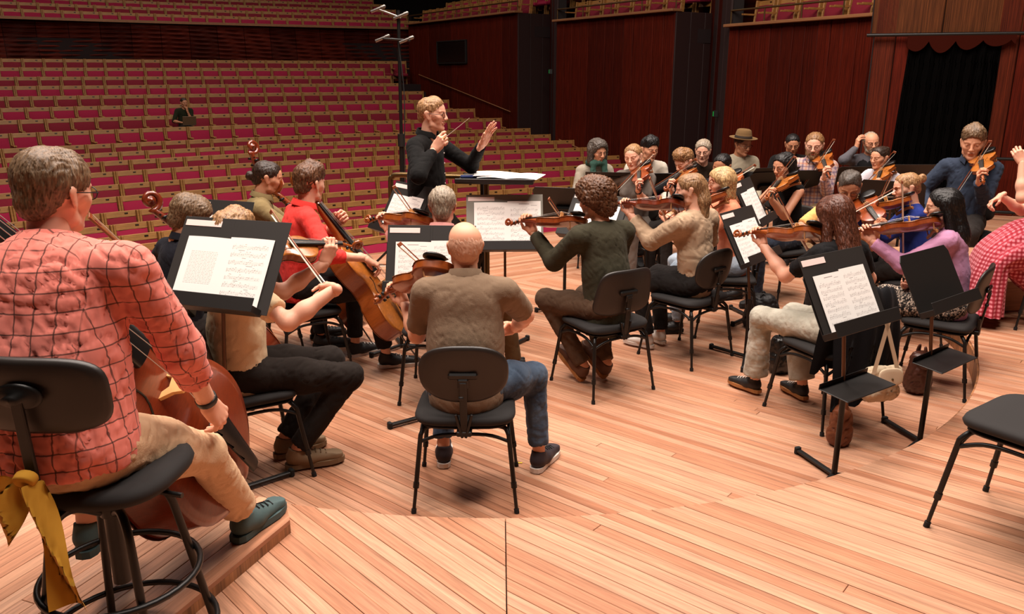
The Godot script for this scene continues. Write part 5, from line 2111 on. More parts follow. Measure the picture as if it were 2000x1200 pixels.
	if c.get("legs", true):
		var pg := p.build(cell)
		folds(pg, c.get("pfold", 0.005), 13.0, sd + 3.0)
		part(o, c.get("leg_name", "trousers"), arrays_mesh(pg, PackedColorArray(), true), c.bottom)
		# --- shoes
		var sp := shoe_proto()
		for q in [[kL, aL, 1.0, c.get("toe_l", V(0.15, 0, 1)), c.get("lift_l", 0.0)], [kR, aR, -1.0, c.get("toe_r", V(-0.15, 0, 1)), c.get("lift_r", 0.0)]]:
			var tz: Vector3 = q[3].normalized()
			var sh := Node3D.new()
			sh.name = "shoe"
			var ss: float = s * (0.92 if fem else 1.04)
			var sb := Basis(Vector3.UP.cross(tz).normalized(), Vector3.UP, tz)
			if tz.y != 0.0:
				var fl := V(tz.x, 0, tz.z).normalized()
				sb = Basis(Vector3.UP.cross(fl), tz.cross(Vector3.UP.cross(fl)), tz)
			var ank: Vector3 = q[1]
			sh.transform = Transform3D(sb.scaled_local(V(ss, ss, ss)), ank - sb.y * 0.09 * ss + sb.z * 0.03)
			o.add_child(sh, true)
			part(sh, "upper", sp[0], c.get("shoe", M.shoe_black))
			part(sh, "sole", sp[1], c.get("sole", M.rubber))
			part(sh, "laces", sp[2], c.get("lace", M.rubber))
	# --- hair, glasses, beard
	var hx2 := Transform3D(hb.scaled(V(hs, hs, hs)), hc)
	if c.get("hair", "") != "":
		part(o, "hair", hair_mesh(c.hair, c.get("hcell", 0.0075), sd), c.hair_mat, hx2)
	if c.get("glasses", false):
		var gl := MB.new()
		for q in [-1.0, 1.0]:
			var rg := []
			for k in 15:
				var a := TAU * k / 14.0
				rg.append(V(0.032 * q + cos(a) * 0.023, 0.002 + sin(a) * 0.018, 0.098 - 0.12 * pow(absf(0.032 * q + cos(a) * 0.023), 2.0) * 10.0))
			gl.tube(pts(rg), 0.0017, 5, false)
			gl.tube(pts([V(0.056 * q, 0.004, 0.094), V(0.074 * q, 0.008, 0.08), V(0.082 * q, 0.012, -0.01)]), 0.0016, 5)
		gl.tube(pts([V(-0.01, 0.004, 0.098), V(0.01, 0.004, 0.098)]), 0.0016, 5)
		part(o, "glasses", gl.mesh(), c.get("glass_mat", M.black_metal), hx2)
	if c.get("beard", false):
		var bf := Field.new()
		bf.k = 0.015
		for q in [-1.0, 1.0]:
			bf.cap(V(0.064 * q, -0.025, 0.0), V(0.05 * q, -0.072, 0.018), 0.016, 0.018)
			bf.cap(V(0.05 * q, -0.072, 0.018), V(0.0, -0.105, 0.066), 0.018, 0.02)
			bf.cap(V(0.032 * q, -0.062, 0.062), V(0.0, -0.09, 0.075), 0.014, 0.018)
			bf.cap(V(0.026 * q, -0.052, 0.078), V(0.0, -0.042, 0.098), 0.006, 0.007)
		var bg := bf.build(0.006)
		folds(bg, 0.004, 110.0, sd)
		var bc := PackedColorArray()
		bc.resize(bg[0].size())
		bc.fill(Color(0.75, 0.75, 0.75))
		part(o, "beard", arrays_mesh(bg, bc, true), c.get("beard_mat", c.hair_mat), hx2)
	tag(o, "person", c.label, "person", "")
	return o

# ---------------------------------------------------------------- who plays where
var fiddles := {}

func fabric(c: Color, rough := 0.9, weave := true) -> StandardMaterial3D:
	var m := plain(c, rough, 0.0, 0.3)
	m.rim_enabled = true
	m.rim = 0.25
	m.rim_tint = 0.6
	if weave:
		m.normal_enabled = true
		m.normal_texture = shared.weave
		m.normal_scale = 0.35
		m.uv1_triplanar = true
		m.uv1_scale = V(9, 9, 9)
	return m

# a check woven into cloth: seen by projection along the body's own axes
func check_tex(base: Color, lines: Array, n := 256) -> ImageTexture:
	var im := Image.create(n, n, false, Image.FORMAT_RGB8)
	for y in n:
		for x in n:
			var c := base
			for l in lines:      # [position, width, colour, strength]
				var d1 := absf(x / float(n) - l[0])
				var d2 := absf(y / float(n) - l[0])
				if minf(d1, 1.0 - d1) < l[1]: c = c.lerp(l[2], l[3])
				if minf(d2, 1.0 - d2) < l[1]: c = c.lerp(l[2], l[3])
			im.set_pixel(x, y, c)
	return ImageTexture.create_from_image(im)

func checked(tex: Texture2D, per_m: float) -> StandardMaterial3D:
	var m := fabric(Color(1, 1, 1), 0.9, false)
	m.albedo_texture = tex
	m.uv1_triplanar = true
	m.uv1_triplanar_sharpness = 6.0
	m.uv1_scale = V(per_m, per_m, per_m)
	return m

func denim(c: Color, fade: Color) -> StandardMaterial3D:
	var m := fabric(c, 0.85, true)
	m.albedo_color = Color(1, 1, 1)
	m.albedo_texture = noise_tex(0.008, [[0.25, c], [0.75, fade]], 256, 256, 4, false, 1.0, 9)
	m.uv1_scale = V(1.6, 1.6, 1.6)
	return m

func people_materials() -> void:
	shared.strands = noise_tex(0.035, [[0.25, Color(0.66, 0.64, 0.62)], [0.62, Color(1, 1, 1)]], 512, 512, 3, false, 1.0, 31)
	shared.strands_n = noise_tex(0.045, [], 512, 512, 3, true, 6.0, 32)
	shared.weave = noise_tex(0.05, [], 256, 256, 5, true, 5.0, 21)
	M.shoe_black = plain(Color(0.09, 0.08, 0.08), 0.6)
	M.shoe_white = plain(Color(0.85, 0.81, 0.77), 0.65)
	M.shoe_teal = plain(Color(0.25, 0.33, 0.33), 0.75)
	M.shoe_taupe = plain(Color(0.50, 0.40, 0.29), 0.75)
	M.shoe_dark = plain(Color(0.17, 0.13, 0.15), 0.75)
	M.shoe_brown = plain(Color(0.36, 0.22, 0.14), 0.6)
	M.gum = plain(Color(0.66, 0.44, 0.24), 0.7)

# the instrument's frame against the player's body, and the arms that hold it
func with_violin(c: Dictionary) -> Dictionary:
	var k := skel(c)
	var s: float = k.s
	var viola: bool = c.get("viola", false)
	var B := 0.400 if viola else 0.356
	var vy: float = c.get("vy", 0.55)
	var vp: float = c.get("vp", -0.16)
	var vr: float = c.get("vr", 0.45)
	var tail: Vector3 = k.nb + k.X * 0.085 * s + k.fw * 0.035 * s + k.up2 * 0.045 * s + c.get("vo", V(0, 0, 0))
	var flat: Vector3 = V(sin(vy), 0, cos(vy))
	var D := (flat * cos(vp) + V(0, sin(vp), 0)).normalized()
	var right := D.cross(Vector3.UP).normalized()
	var T := right.cross(D).rotated(D, vr).normalized()
	var x := D.cross(T)
	c.fx = Transform3D(Basis(x, D, T), tail - T * 0.0)
	var neck = tail + D * (B + 0.08 * c.get("shift", 1.0)) + T * 0.03
	c.lw = neck + x * 0.048 * s - T * 0.068 * s - D * 0.028
	c.lfd = T * 0.92 + D * 0.30 - x * 0.25
	c.lpalm = -x * 0.95 + D * 0.12 + T * 0.05
	c.lh = "neck"
	if not c.has("lp"): c.lp = V(0.05, -1.0, 0.0)
	var bt: float = c.get("tilt", 0.15)
	var S = (-x * cos(bt) + T * sin(bt) + D * c.get("skew", 0.0)).normalized()
	var b0 := tail + D * (0.5 * B + 0.035) + T * ((0.031 if not viola else 0.038) + 0.165 * B)
	var frog = b0 - S * c.get("bowk", 0.52)
	var Z = (T - S * T.dot(S)).normalized()
	c.bx = Transform3D(Basis(S.cross(Z), S, Z), frog)
	var fd = (-Z * 0.55 + S * 0.72 + D * 0.22).normalized()
	c.rw = frog + S * 0.035 - fd * 0.088 * s + Z * 0.012
	c.rfd = fd
	c.rpalm = (-S * 0.25 - Z * 0.45 - D * 0.9)
	c.rh = "bow"
	if not c.has("rp"): c.rp = V(-0.8, -0.75, -0.15)
	return c

func play_violin(c: Dictionary) -> Node3D:
	c = with_violin(c)
	var o := person(c)
	var kind := "viola" if c.get("viola", false) else "violin"
	var f: Node3D = fiddles["%s_%d" % [kind, int(c.get("vm", 0))]].duplicate()
	f.transform = o.transform * c.fx
	tag(f, kind, c.vlabel, kind, "violins and violas being played")
	var b: Node3D = fiddles.bow.duplicate()
	b.transform = o.transform * c.bx
	tag(b, "bow", c.blabel, "bow", "bows of the violins and violas")
	return o

func with_cello(c: Dictionary) -> Dictionary:
	var k := skel(c)
	var s: float = k.s
	var tail: Vector3 = c.get("ct", V(-0.04, 0.27, 0.50))
	var goal: Vector3 = c.get("cg", V(0.15, 1.20, 0.10))
	var D := (goal - tail).normalized()
	var face: Vector3 = c.get("cf", V(-0.15, 0.3, 1))
	var T := (face - D * face.dot(D)).normalized()
	var x := D.cross(T)
	c.fx = Transform3D(Basis(x, D, T), tail)
	var B := 0.755
	var neck := tail + D * (B + 0.12) + T * 0.15
	c.lw = neck + x * 0.085 - D * 0.0 + T * 0.0
	c.lfd = (-x * 0.55 + T * 0.8 + D * 0.1)
	c.lpalm = -x * 0.9 - T * 0.35
	c.lh = "neck"
	c.lp = V(0.9, -0.55, -0.1)
	var S := (x * 0.95 - D * 0.2 + T * 0.0).normalized()
	var b0 := tail + D * (0.5 * B + 0.09) + T * (0.12 + 0.165 * B)
	var frog = b0 - S * c.get("bowk", 0.16)
	var Z := (T - S * T.dot(S)).normalized()
	c.bx = Transform3D(Basis(S.cross(Z), S, Z), frog)
	var fd := (S * 0.35 - D * 0.6 + T * 0.25).normalized()
	c.rw = frog - fd * 0.085 + Z * 0.02
	c.rfd = fd
	c.rpalm = -T * 0.9 - S * 0.3
	c.rh = "bow"
	c.rp = V(-0.8, -0.6, -0.1)
	return c

func play_cello(c: Dictionary) -> Node3D:
	c = with_cello(c)
	if c.has("rw_set"):
		c.rw = c.rw_set
	var o := person(c)
	var f: Node3D = fiddles["cello_%d" % int(c.get("vm", 0))].duplicate()
	f.transform = o.transform * c.fx
	tag(f, "cello", c.vlabel, "cello", "cellos being played")
	var b: Node3D = fiddles.cello_bow.duplicate()
	b.transform = o.transform * c.bx
	tag(b, "bow", c.blabel, "bow", "bows of the cellos")
	return o

func face(fx: float, fz: float) -> float:
	return atan2(fx, fz)

func seat_of(c: Dictionary, square: bool, label: String) -> void:
	var fwd := V(sin(c.yaw), 0, cos(c.yaw))
	chair(c.p + fwd * c.get("chair_fwd", 0.03), c.yaw, square, label)

func build_people() -> void:
	people_materials()
	for k in 4:
		fiddles["violin_%d" % k] = make_fiddle(0.356, 0.104, 0.031, 0.130, false, false, M.varnish[k], M.top_plate[k])
		fiddles["viola_%d" % k] = make_fiddle(0.408, 0.120, 0.037, 0.148, false, false, M.varnish[k], M.top_plate[k])
		fiddles["cello_%d" % k] = make_fiddle(0.755, 0.220, 0.118, 0.28, true, false, M.varnish[k], M.top_plate[k])
	fiddles.bass = make_fiddle(1.12, 0.335, 0.20, 0.45, true, true, M.varnish[2], M.varnish[2])
	fiddles.bow = make_bow(0.735)
	fiddles.cello_bow = make_bow(0.715, 1.15)
	fiddles.bass_bow = make_bow(0.72, 2.2)
	var black_trousers := fabric(Color(0.115, 0.10, 0.095))
	var charcoal := fabric(Color(0.17, 0.15, 0.14))
	var hair := {}
	hair.brown = hair_mat(Color(0.46, 0.30, 0.19))
	hair.dark = hair_mat(Color(0.24, 0.165, 0.12))
	hair.black = hair_mat(Color(0.09, 0.065, 0.06))
	hair.blond = hair_mat(Color(0.92, 0.76, 0.54))
	hair.fair = hair_mat(Color(0.76, 0.58, 0.40))
	hair.sandy = hair_mat(Color(0.68, 0.50, 0.33))
	hair.grey = hair_mat(Color(0.74, 0.68, 0.60))
	hair.grey_brown = hair_mat(Color(0.54, 0.43, 0.32))
	hair.steel = hair_mat(Color(0.36, 0.32, 0.29))
	hair.auburn = hair_mat(Color(0.42, 0.23, 0.15))
	hair.stubble = plain(Color(0.82, 0.63, 0.52), 0.7)
	var light_skin := Color(0.90, 0.67, 0.56)
	var mid_skin := Color(0.82, 0.58, 0.45)
	var tan_skin := Color(0.72, 0.49, 0.36)
	var c := {}
	# --- foreground left: the bass player on a high stool, back to us
	var red_check := checked(check_tex(Color(0.91, 0.52, 0.46), [[0.5, 0.036, Color(0.26, 0.17, 0.15), 0.65]]), 20.0)
	c = {"p": V(-1.235, PLATFORM, -2.08), "yaw": face(0.10, -1), "s": 1.06, "head_scale": 0.93, "pfat": 1.16, "seat": 0.68, "lean": 0.10, "hunch": 0.1, "side": 0.085, "cell": 0.0105, "broad": 1.28, "fat": 1.22,
		"head": V(-0.22, 0.10, 0.05), "lw": V(0.30, 1.05, 0.40), "rw": V(-0.235, 0.76, 0.36), "lp": V(0.8, -0.5, -0.2), "rp": V(-0.9, -0.3, -0.5), "rfd": V(-0.15, -0.8, 0.6), "rpalm": V(0.8, -0.3, 0.2), "rh": "relaxed", "lh": "neck",
		"kr": V(-0.15, 0.53, 0.46), "ar": V(-0.10, 0.105, 0.80), "kl": V(0.22, 0.70, 0.40), "al": V(0.24, 0.30, 0.36), "toe_r": V(-0.30, 0, 1), "hem": 0.86, "wide": 1.25, "tail": 0.02, "loose": 1.12,
		"top": red_check, "bottom": fabric(Color(0.80, 0.66, 0.52)), "sleeve": 1.55, "fold": 0.007, "hair": "grey_swept", "hcell": 0.0055, "hair_mat": hair.grey_brown, "glasses": true, "watch": "r", "collar": true,
		"skin": light_skin, "shoe": M.shoe_teal, "sole": M.shoe_teal, "label": "man in a red checked shirt on a high stool, resting a double bass", "beard": false}
	person(c)
	bass_stool(V(-1.17, PLATFORM - 0.0, -2.14), c.yaw)
	var bass: Node3D = fiddles.bass.duplicate()
	var b0 := V(-1.22, 0.42, -2.92)
	var bd := (V(-1.69, 1.45, -2.34) - b0).normalized()
	var bt := V(0.92, 0.32, 0.1)
	bt = (bt - bd * bt.dot(bd)).normalized()
	bass.transform = Transform3D(Basis(bd.cross(bt), bd, bt), b0)
	tag(bass, "double_bass", "dark brown double bass leaning beside the man in the checked shirt", "double bass")
	# --- cellos, left
	c = {"p": V(-1.95, 0, -4.6), "yaw": face(0.62, -0.78), "lean": 0.08, "head": V(-0.35, 0.35, 0.0), "top": fabric(Color(0.085, 0.085, 0.115)), "bottom": charcoal, "collar": true, "vm": 2, "cg": V(0.31, 1.22, -0.02), "ct": V(-0.06, 0.16, 0.5),
		"hair": "mop", "hair_mat": hair.grey_brown, "glasses": true, "skin": mid_skin, "label": "man in a navy jacket and glasses with a cello behind the big music stand",
		"vlabel": "dark cello of the man in the navy jacket, its scroll beside his hair", "blabel": "cello bow held low by the man in the navy jacket"}
	play_cello(c)
	seat_of(c, true, "black chair under the cellist in the navy jacket")
	c = {"p": V(-1.86, 0, -5.85), "yaw": face(0.9, -0.3), "lean": 0.05, "head": V(0.0, 0.2, 0.0), "top": fabric(Color(0.50, 0.43, 0.29)), "bottom": black_trousers, "collar": true, "vm": 0, "seat": 0.53, "cg": V(-0.02, 1.06, 0.13), "ct": V(-0.12, 0.1, 0.66),
		"hair": "low_bun", "hair_mat": hair.dark, "skin": mid_skin, "label": "person with dark hair tied in a low knot, olive shirt, playing a cello in profile",
		"vlabel": "cello of the olive shirted player, scroll in front of the crimson seats", "blabel": "cello bow of the olive shirted player with tied hair", "cell": 0.016}
	play_cello(c)
	seat_of(c, false, "black chair under the cellist in the olive shirt")
	c = {"p": V(-1.44, 0, -5.35), "yaw": face(0.85, -0.5), "lean": 0.06, "s": 1.04, "seat": 0.52, "head": V(0.45, 0.1, 0.0), "top": fabric(Color(0.90, 0.25, 0.225)), "bottom": black_trousers, "collar": true, "vm": 1, "sleeve": 1.45, "cg": V(0.12, 1.2, 0.02), "ct": V(-0.30, 0.22, 0.55), "cf": V(-0.55, 0.35, 0.8),
		"hair": "tousled", "hair_mat": hair.brown, "skin": light_skin, "kr": V(-0.20, 0.56, 0.44), "ar": V(-0.22, 0.1, 0.52), "toe_r": V(-0.3, 0, 1), "shoe": M.shoe_black, "sole": M.shoe_white, "lace": M.shoe_white, "hem": 0.9,
		"label": "young man in a bright red pullover playing a cello, seen from behind", "vlabel": "orange cello under the arm of the young man in the red pullover", "blabel": "cello bow of the young man in the red pullover", "cell": 0.014}
	play_cello(c)
	seat_of(c, true, "black chair under the cellist in the red pullover")
	# --- violas in the middle
	c = {"p": V(-1.37, 0, -3.88), "yaw": face(0.86, -0.5), "s": 1.04, "head_shift": V(0.03, -0.01, -0.06), "lean": 0.0, "fat": 1.06, "head": V(0.55, 0.25, 0.0), "top": fabric(Color(0.86, 0.75, 0.60)), "bottom": fabric(Color(0.13, 0.105, 0.09)), "sleeve": 0.72, "viola": true, "vm": 1, "vy": 0.2, "vp": -0.1, "tail": -0.06, "bowk": 0.50, "tilt": 0.0, "cell": 0.011, "loose": 1.12,
		"hair": "tousled", "hair_mat": hair.fair, "skin": light_skin, "kl": V(0.10, 0.49, 0.50), "kr": V(-0.14, 0.47, 0.52), "al": V(0.05, 0.11, 0.20), "ar": V(-0.12, 0.11, 0.22), "shoe": M.shoe_taupe, "sole": M.shoe_taupe, "lace": M.shoe_taupe,
		"label": "viola player in a cream T-shirt and dark trousers behind the big left stand", "vlabel": "viola of the player in the cream T-shirt", "blabel": "bow in the bare arm of the player in the cream T-shirt"}
	play_violin(c)
	seat_of(c, true, "black chair holding the player in the cream T-shirt")
	c = {"p": V(-0.44, 0, -4.92), "yaw": face(0.10, -1), "lean": 0.06, "fat": 1.04, "head": V(0.12, 0.05, 0.0), "top": fabric(Color(0.87, 0.60, 0.57)), "bottom": fabric(Color(0.36, 0.27, 0.17)), "collar": true, "viola": true, "vm": 1, "vy": 0.9, "vp": -0.12, "bowk": 0.55, "tilt": 0.5, "kl": V(0.16, 0.53, 0.42), "kr": V(-0.36, 0.53, 0.30), "ar": V(-0.42, 0.1, 0.36),
		"hair": "grey_swept", "hair_mat": hair.grey, "skin": light_skin, "label": "grey haired man in a pale pink shirt playing the viola, back to us", "vlabel": "viola of the grey haired man, scroll in front of the tilted stand", "blabel": "bow raised by the grey haired man in pink"}
	play_violin(c)
	seat_of(c, false, "black chair under the grey haired man in the pink shirt")
	c = {"p": V(-0.22, 0, -3.68), "yaw": face(0.0, -1), "s": 1.01, "fat": 1.14, "belly": 1.1, "broad": 1.08, "lean": 0.06, "head": V(0.16, 0.05, 0.0), "top": fabric(Color(0.50, 0.415, 0.335)), "top_name": "polo_shirt", "bottom": denim(Color(0.19, 0.24, 0.31), Color(0.33, 0.40, 0.48)), "collar": true, "sleeve": 0.80, "loose": 1.14, "viola": true, "vm": 1, "vy": 0.78, "vp": -0.46, "bowk": 0.58, "tilt": 0.45, "rp": V(-1.3, -0.45, 0.1), "cell": 0.0105, "fold": 0.0028,
		"kl": V(0.15, 0.53, 0.40), "al": V(0.14, 0.1, 0.26), "kr": V(-0.33, 0.52, 0.22), "ar": V(-0.36, 0.1, 0.20), "toe_r": V(-0.5, 0, 1), "toe_l": V(0.05, 0, 1), "hair": "fringe", "hcell": 0.005, "hair_mat": hair.stubble, "skin": Color(0.90, 0.655, 0.53), "shoe": M.shoe_dark, "sole": M.shoe_white, "hem": 0.9, "chair_fwd": 0.0,
		"label": "bald man in a brown polo shirt and jeans playing the viola, back to us", "vlabel": "viola of the bald man in the brown polo shirt", "blabel": "bow of the bald man, its tip against the white pages"}
	play_violin(c)
	seat_of(c, false, "oval backed black chair under the bald man in the brown polo shirt")
	# --- first violins and friends, right of centre
	c = {"p": V(0.61, 0, -5.06), "yaw": face(-0.51, -0.86), "s": 1.03, "lean": 0.10, "head": V(0.35, 0.12, 0.0), "top": fabric(Color(0.235, 0.22, 0.165)), "bottom": fabric(Color(0.33, 0.25, 0.19)), "sleeve": 1.95, "loose": 1.16, "tail": -0.12, "vm": 0, "vy": 0.50, "vp": -0.12, "bowk": 0.6, "tilt": 0.4, "cell": 0.012, "vr": 0.35, "vo": V(0, -0.03, 0),
		"hair": "curly", "hair_mat": hair.brown, "skin": mid_skin, "kl": V(0.22, 0.54, 0.38), "al": V(0.08, 0.12, 0.12), "kr": V(-0.1, 0.52, 0.38), "ar": V(-0.08, 0.12, 0.08), "toe_l": V(0.2, 0.8, 1), "toe_r": V(0.2, 0.9, 1), "shoe": M.shoe_brown, "sole": M.gum, "lace": M.shoe_white,
		"label": "young man with curly brown hair and a dark green top playing the violin", "vlabel": "violin of the curly haired man in dark green", "blabel": "bow of the curly haired man in dark green"}
	play_violin(c)
	seat_of(c, true, "square backed black chair under the curly haired man in dark green")
	c = {"p": V(1.29, 0, -5.66), "yaw": face(-0.66, -0.75), "fem": true, "s": 1.0, "lean": -0.04, "head": V(0.55, 0.15, 0.05), "top": fabric(Color(0.72, 0.61, 0.50)), "top_name": "jacket", "bottom": black_trousers, "sleeve": 1.85, "loose": 1.25, "vm": 2, "vy": 0.35, "vp": -0.08, "bowk": 0.55, "tilt": 0.35, "fold": 0.007, "cell": 0.0115,
		"hair": "shoulder", "hcell": 0.006, "hair_mat": hair_mat(Color(0.70, 0.54, 0.38)), "skin": light_skin, "al": V(0.1, 0.1, 0.30), "ar": V(-0.05, 0.1, 0.30), "shoe": M.shoe_white, "sole": M.shoe_white, "lace": M.shoe_white,
		"label": "woman with shoulder length fair hair in a cream jacket playing the violin", "vlabel": "violin of the woman in the cream jacket", "blabel": "bow of the woman in the cream jacket"}
	play_violin(c)
	seat_of(c, false, "oval backed black chair under the woman in the cream jacket")
	c = {"p": V(1.72, 0, -6.28), "yaw": face(-1, -0.12), "fem": true, "s": 0.98, "lean": 0.05, "head": V(0.1, 0.2, 0.0), "top": fabric(Color(0.88, 0.55, 0.42)), "bottom": denim(Color(0.50, 0.56, 0.62), Color(0.66, 0.70, 0.74)), "vm": 3, "vy": 0.6, "cell": 0.014,
		"hair": "bob", "hair_mat": hair.blond, "skin": light_skin, "label": "woman with a blonde bob in a peach shirt playing the violin in profile", "vlabel": "violin of the blonde woman in peach, half hidden by the cream jacket", "blabel": "bow of the blonde woman in the peach shirt"}
	play_violin(c)
	seat_of(c, false, "black chair under the blonde woman in the peach shirt")
	c = {"p": V(1.90, 0, -4.58), "yaw": face(-0.42, -0.91), "fem": true, "s": 1.0, "lean": 0.03, "head": V(0.1, 0.3, 0.05), "top": fabric(Color(0.085, 0.08, 0.085)), "bottom": denim(Color(0.62, 0.60, 0.54), Color(0.76, 0.74, 0.68)), "sleeve": 0.7, "vm": 1, "vy": 0.30, "vp": -0.16, "bowk": 0.5, "tilt": 0.4, "cell": 0.012, "wide": 1.5,
		"hair": "medium", "hcell": 0.006, "hair_mat": hair.auburn, "skin": light_skin, "kl": V(0.18, 0.53, 0.43), "al": V(0.16, 0.1, 0.46), "kr": V(-0.05, 0.53, 0.40), "ar": V(-0.04, 0.1, 0.25), "shoe": M.shoe_black, "sole": M.gum, "lace": M.shoe_white, "hem": 0.93,
		"label": "woman with auburn hair to her shoulders and pale jeans playing the violin, right front", "vlabel": "violin of the auburn haired woman in pale jeans", "blabel": "bow of the auburn haired woman in pale jeans"}
	play_violin(c)
	seat_of(c, true, "black chair with a dark jacket on it, under the woman in pale jeans")
	c = {"p": V(2.82, 0, -5.1), "yaw": face(-0.8, -0.6), "fem": true, "s": 0.97, "lean": 0.04, "head": V(0.28, 0.12, 0.0), "top": fabric(Color(0.74, 0.53, 0.66)), "top_name": "sweater", "leg_name": "skirt", "bottom": speckle(), "sleeve": 1.95, "loose": 1.12, "vm": 0, "vy": 0.42, "vp": -0.18, "bowk": 0.5, "tilt": 0.9, "cell": 0.012,
		"hair": "long", "hcell": 0.0065, "hair_mat": hair.black, "glasses": true, "glass_mat": M.brass, "skin": light_skin, "shoe": M.shoe_brown, "label": "woman with long black hair and glasses in a lilac sweater playing the violin", "vlabel": "violin of the woman in the lilac sweater", "blabel": "upright bow of the woman in the lilac sweater"}
	play_violin(c)
	seat_of(c, true, "black chair under the woman in the lilac sweater")
	c = {"p": V(3.1, 0, -6.15), "yaw": face(-0.95, -0.25), "fem": true, "s": 0.95, "lean": 0.08, "head": V(0.18, 0.2, 0.05), "top": fabric(Color(0.14, 0.20, 0.48)), "bottom": charcoal, "vm": 1, "vy": 0.45, "vp": -0.16, "bowk": 0.5, "tilt": 0.5, "cell": 0.014,
		"hair": "bun", "hair_mat": hair.fair, "skin": light_skin, "label": "woman with fair hair in a bun and a bright blue top playing the violin", "vlabel": "violin of the woman in bright blue with a bun", "blabel": "bow of the woman in bright blue with a bun"}
	play_violin(c)
	seat_of(c, false, "black chair under the woman in the bright blue top")
	c = {"p": V(2.6, 0, -6.25), "yaw": face(-0.5, 0.8), "lean": 0.12, "hunch": 0.1, "head": V(0.2, 0.45, 0.0), "top": fabric(Color(0.85, 0.66, 0.40)), "bottom": charcoal, "sleeve": 0.8, "vm": 2, "vp": -0.3, "cell": 0.016, "hair": "side", "hair_mat": hair.steel, "glasses": true, "skin": tan_skin,
		"label": "man with dark greying hair and glasses in a yellow shirt playing the violin", "vlabel": "violin of the man in the yellow shirt, mostly behind the auburn hair", "blabel": "bow of the man in the yellow shirt"}
	play_violin(c)
	seat_of(c, true, "black chair under the man in the yellow shirt")
	c = {"p": V(2.48, 0, -7.3), "yaw": face(-0.88, 0.42), "fem": true, "s": 1.0, "lean": 0.03, "head": V(0.1, 0.18, 0.0), "top": fabric(Color(0.07, 0.06, 0.06)), "bottom": denim(Color(0.10, 0.12, 0.16), Color(0.16, 0.19, 0.25)), "sleeve": 0.0, "vm": 1, "vy": 0.5, "vp": -0.2, "bowk": 0.5, "tilt": 0.5, "cell": 0.015,
		"hair": "long", "hair_mat": hair.black, "glasses": true, "skin": mid_skin, "label": "woman with long black hair in a sleeveless black top playing the violin", "vlabel": "violin of the woman in the sleeveless black top", "blabel": "bow of the woman in the sleeveless black top"}
	play_violin(c)
	seat_of(c, false, "black chair under the woman in the sleeveless black top")
	c = {"p": V(1.2, 0, -8.0), "yaw": face(-0.45, 0.9), "fem": true, "s": 1.02, "lean": 0.0, "head": V(0.0, 0.15, 0.1), "top": fabric(Color(0.42, 0.385, 0.355)), "top_name": "dress", "leg_name": "skirt", "bottom": fabric(Color(0.42, 0.385, 0.355)), "sleeve": 0.8, "vm": 2, "vy": 0.3, "vp": -0.25, "tilt": 0.4, "cell": 0.016,
		"hair": "pony", "hair_mat": hair.fair, "skin": light_skin, "watch": "l", "label": "woman with fair hair in a ponytail and a grey dress playing the violin", "vlabel": "violin of the woman in the grey dress with a ponytail", "blabel": "bow of the woman in the grey dress"}
	play_violin(c)
	seat_of(c, false, "black chair under the woman in the grey dress")
	c = {"p": V(1.76, 0, -8.0), "yaw": face(-0.85, 0.5), "s": 0.97, "lean": 0.06, "head": V(0.0, 0.45, 0.0), "top": fabric(Color(0.10, 0.10, 0.11)), "bottom": charcoal, "vm": 0, "vy": 0.45, "vp": -0.2, "cell": 0.016, "hair": "tousled", "hair_mat": hair.sandy, "skin": light_skin,
		"label": "young man with tousled sandy hair looking down at his violin", "vlabel": "violin of the young man with tousled sandy hair", "blabel": "bow of the young man with tousled sandy hair"}
	play_violin(c)
	seat_of(c, true, "black chair under the young man with tousled sandy hair")
	c = {"p": V(2.0, 0, -7.7), "yaw": face(-0.5, 0.85), "fem": true, "s": 0.97, "head": V(-0.1, 0.25, -0.1), "top": fabric(Color(0.09, 0.09, 0.1)), "bottom": charcoal, "vm": 3, "vp": -0.25, "cell": 0.017, "hair": "tied", "hair_mat": hair.black, "skin": tan_skin,
		"label": "woman with dark tied back hair in black, behind the blonde bob, playing the violin", "vlabel": "violin of the dark haired woman in black behind the blonde bob", "blabel": "bow of the dark haired woman in black"}
	play_violin(c)
	seat_of(c, false, "black chair under the dark haired woman behind the blonde bob")
	var plaid := checked(check_tex(Color(0.82, 0.70, 0.66), [[0.15, 0.09, Color(0.36, 0.30, 0.44), 0.5], [0.5, 0.07, Color(0.82, 0.50, 0.36), 0.5], [0.78, 0.05, Color(0.40, 0.32, 0.46), 0.5]]), 9.0)
	c = {"p": V(3.25, 0, -8.9), "yaw": face(-0.5, 0.85), "s": 1.06, "head_scale": 1.08, "lean": 0.0, "head": V(0.1, 0.15, 0.0), "top": plaid, "bottom": fabric(Color(0.72, 0.62, 0.48)), "collar": true, "vm": 0, "vy": 0.35, "vp": -0.3, "tilt": 0.7, "cell": 0.016, "loose": 1.15, "hair": "short", "hair_mat": hair.sandy, "glasses": true, "beard": true, "skin": light_skin,
		"label": "man with sandy hair, beard and glasses in a plaid shirt playing the violin", "vlabel": "violin of the man in the plaid shirt", "blabel": "bow slanting across the face of the man in the plaid shirt"}
	play_violin(c)
	seat_of(c, true, "black chair under the man in the plaid shirt")
	c = {"p": V(3.74, 0, -8.3), "yaw": face(-0.85, 0.45), "fem": true, "s": 0.96, "lean": 0.0, "head": V(0.0, 0.1, 0.0), "top": fabric(Color(0.80, 0.77, 0.80)), "bottom": fabric(Color(0.2, 0.2, 0.23)), "collar": true, "loose": 1.25, "vm": 1, "vy": 0.55, "vp": -0.25, "tilt": 0.5, "cell": 0.016, "hair": "high_bun", "hair_mat": hair.dark, "skin": mid_skin, "watch": "l",
		"label": "woman with dark hair pinned up in a loose white shirt playing the violin", "vlabel": "violin of the woman in the loose white shirt", "blabel": "bow of the woman in the loose white shirt"}
	play_violin(c)
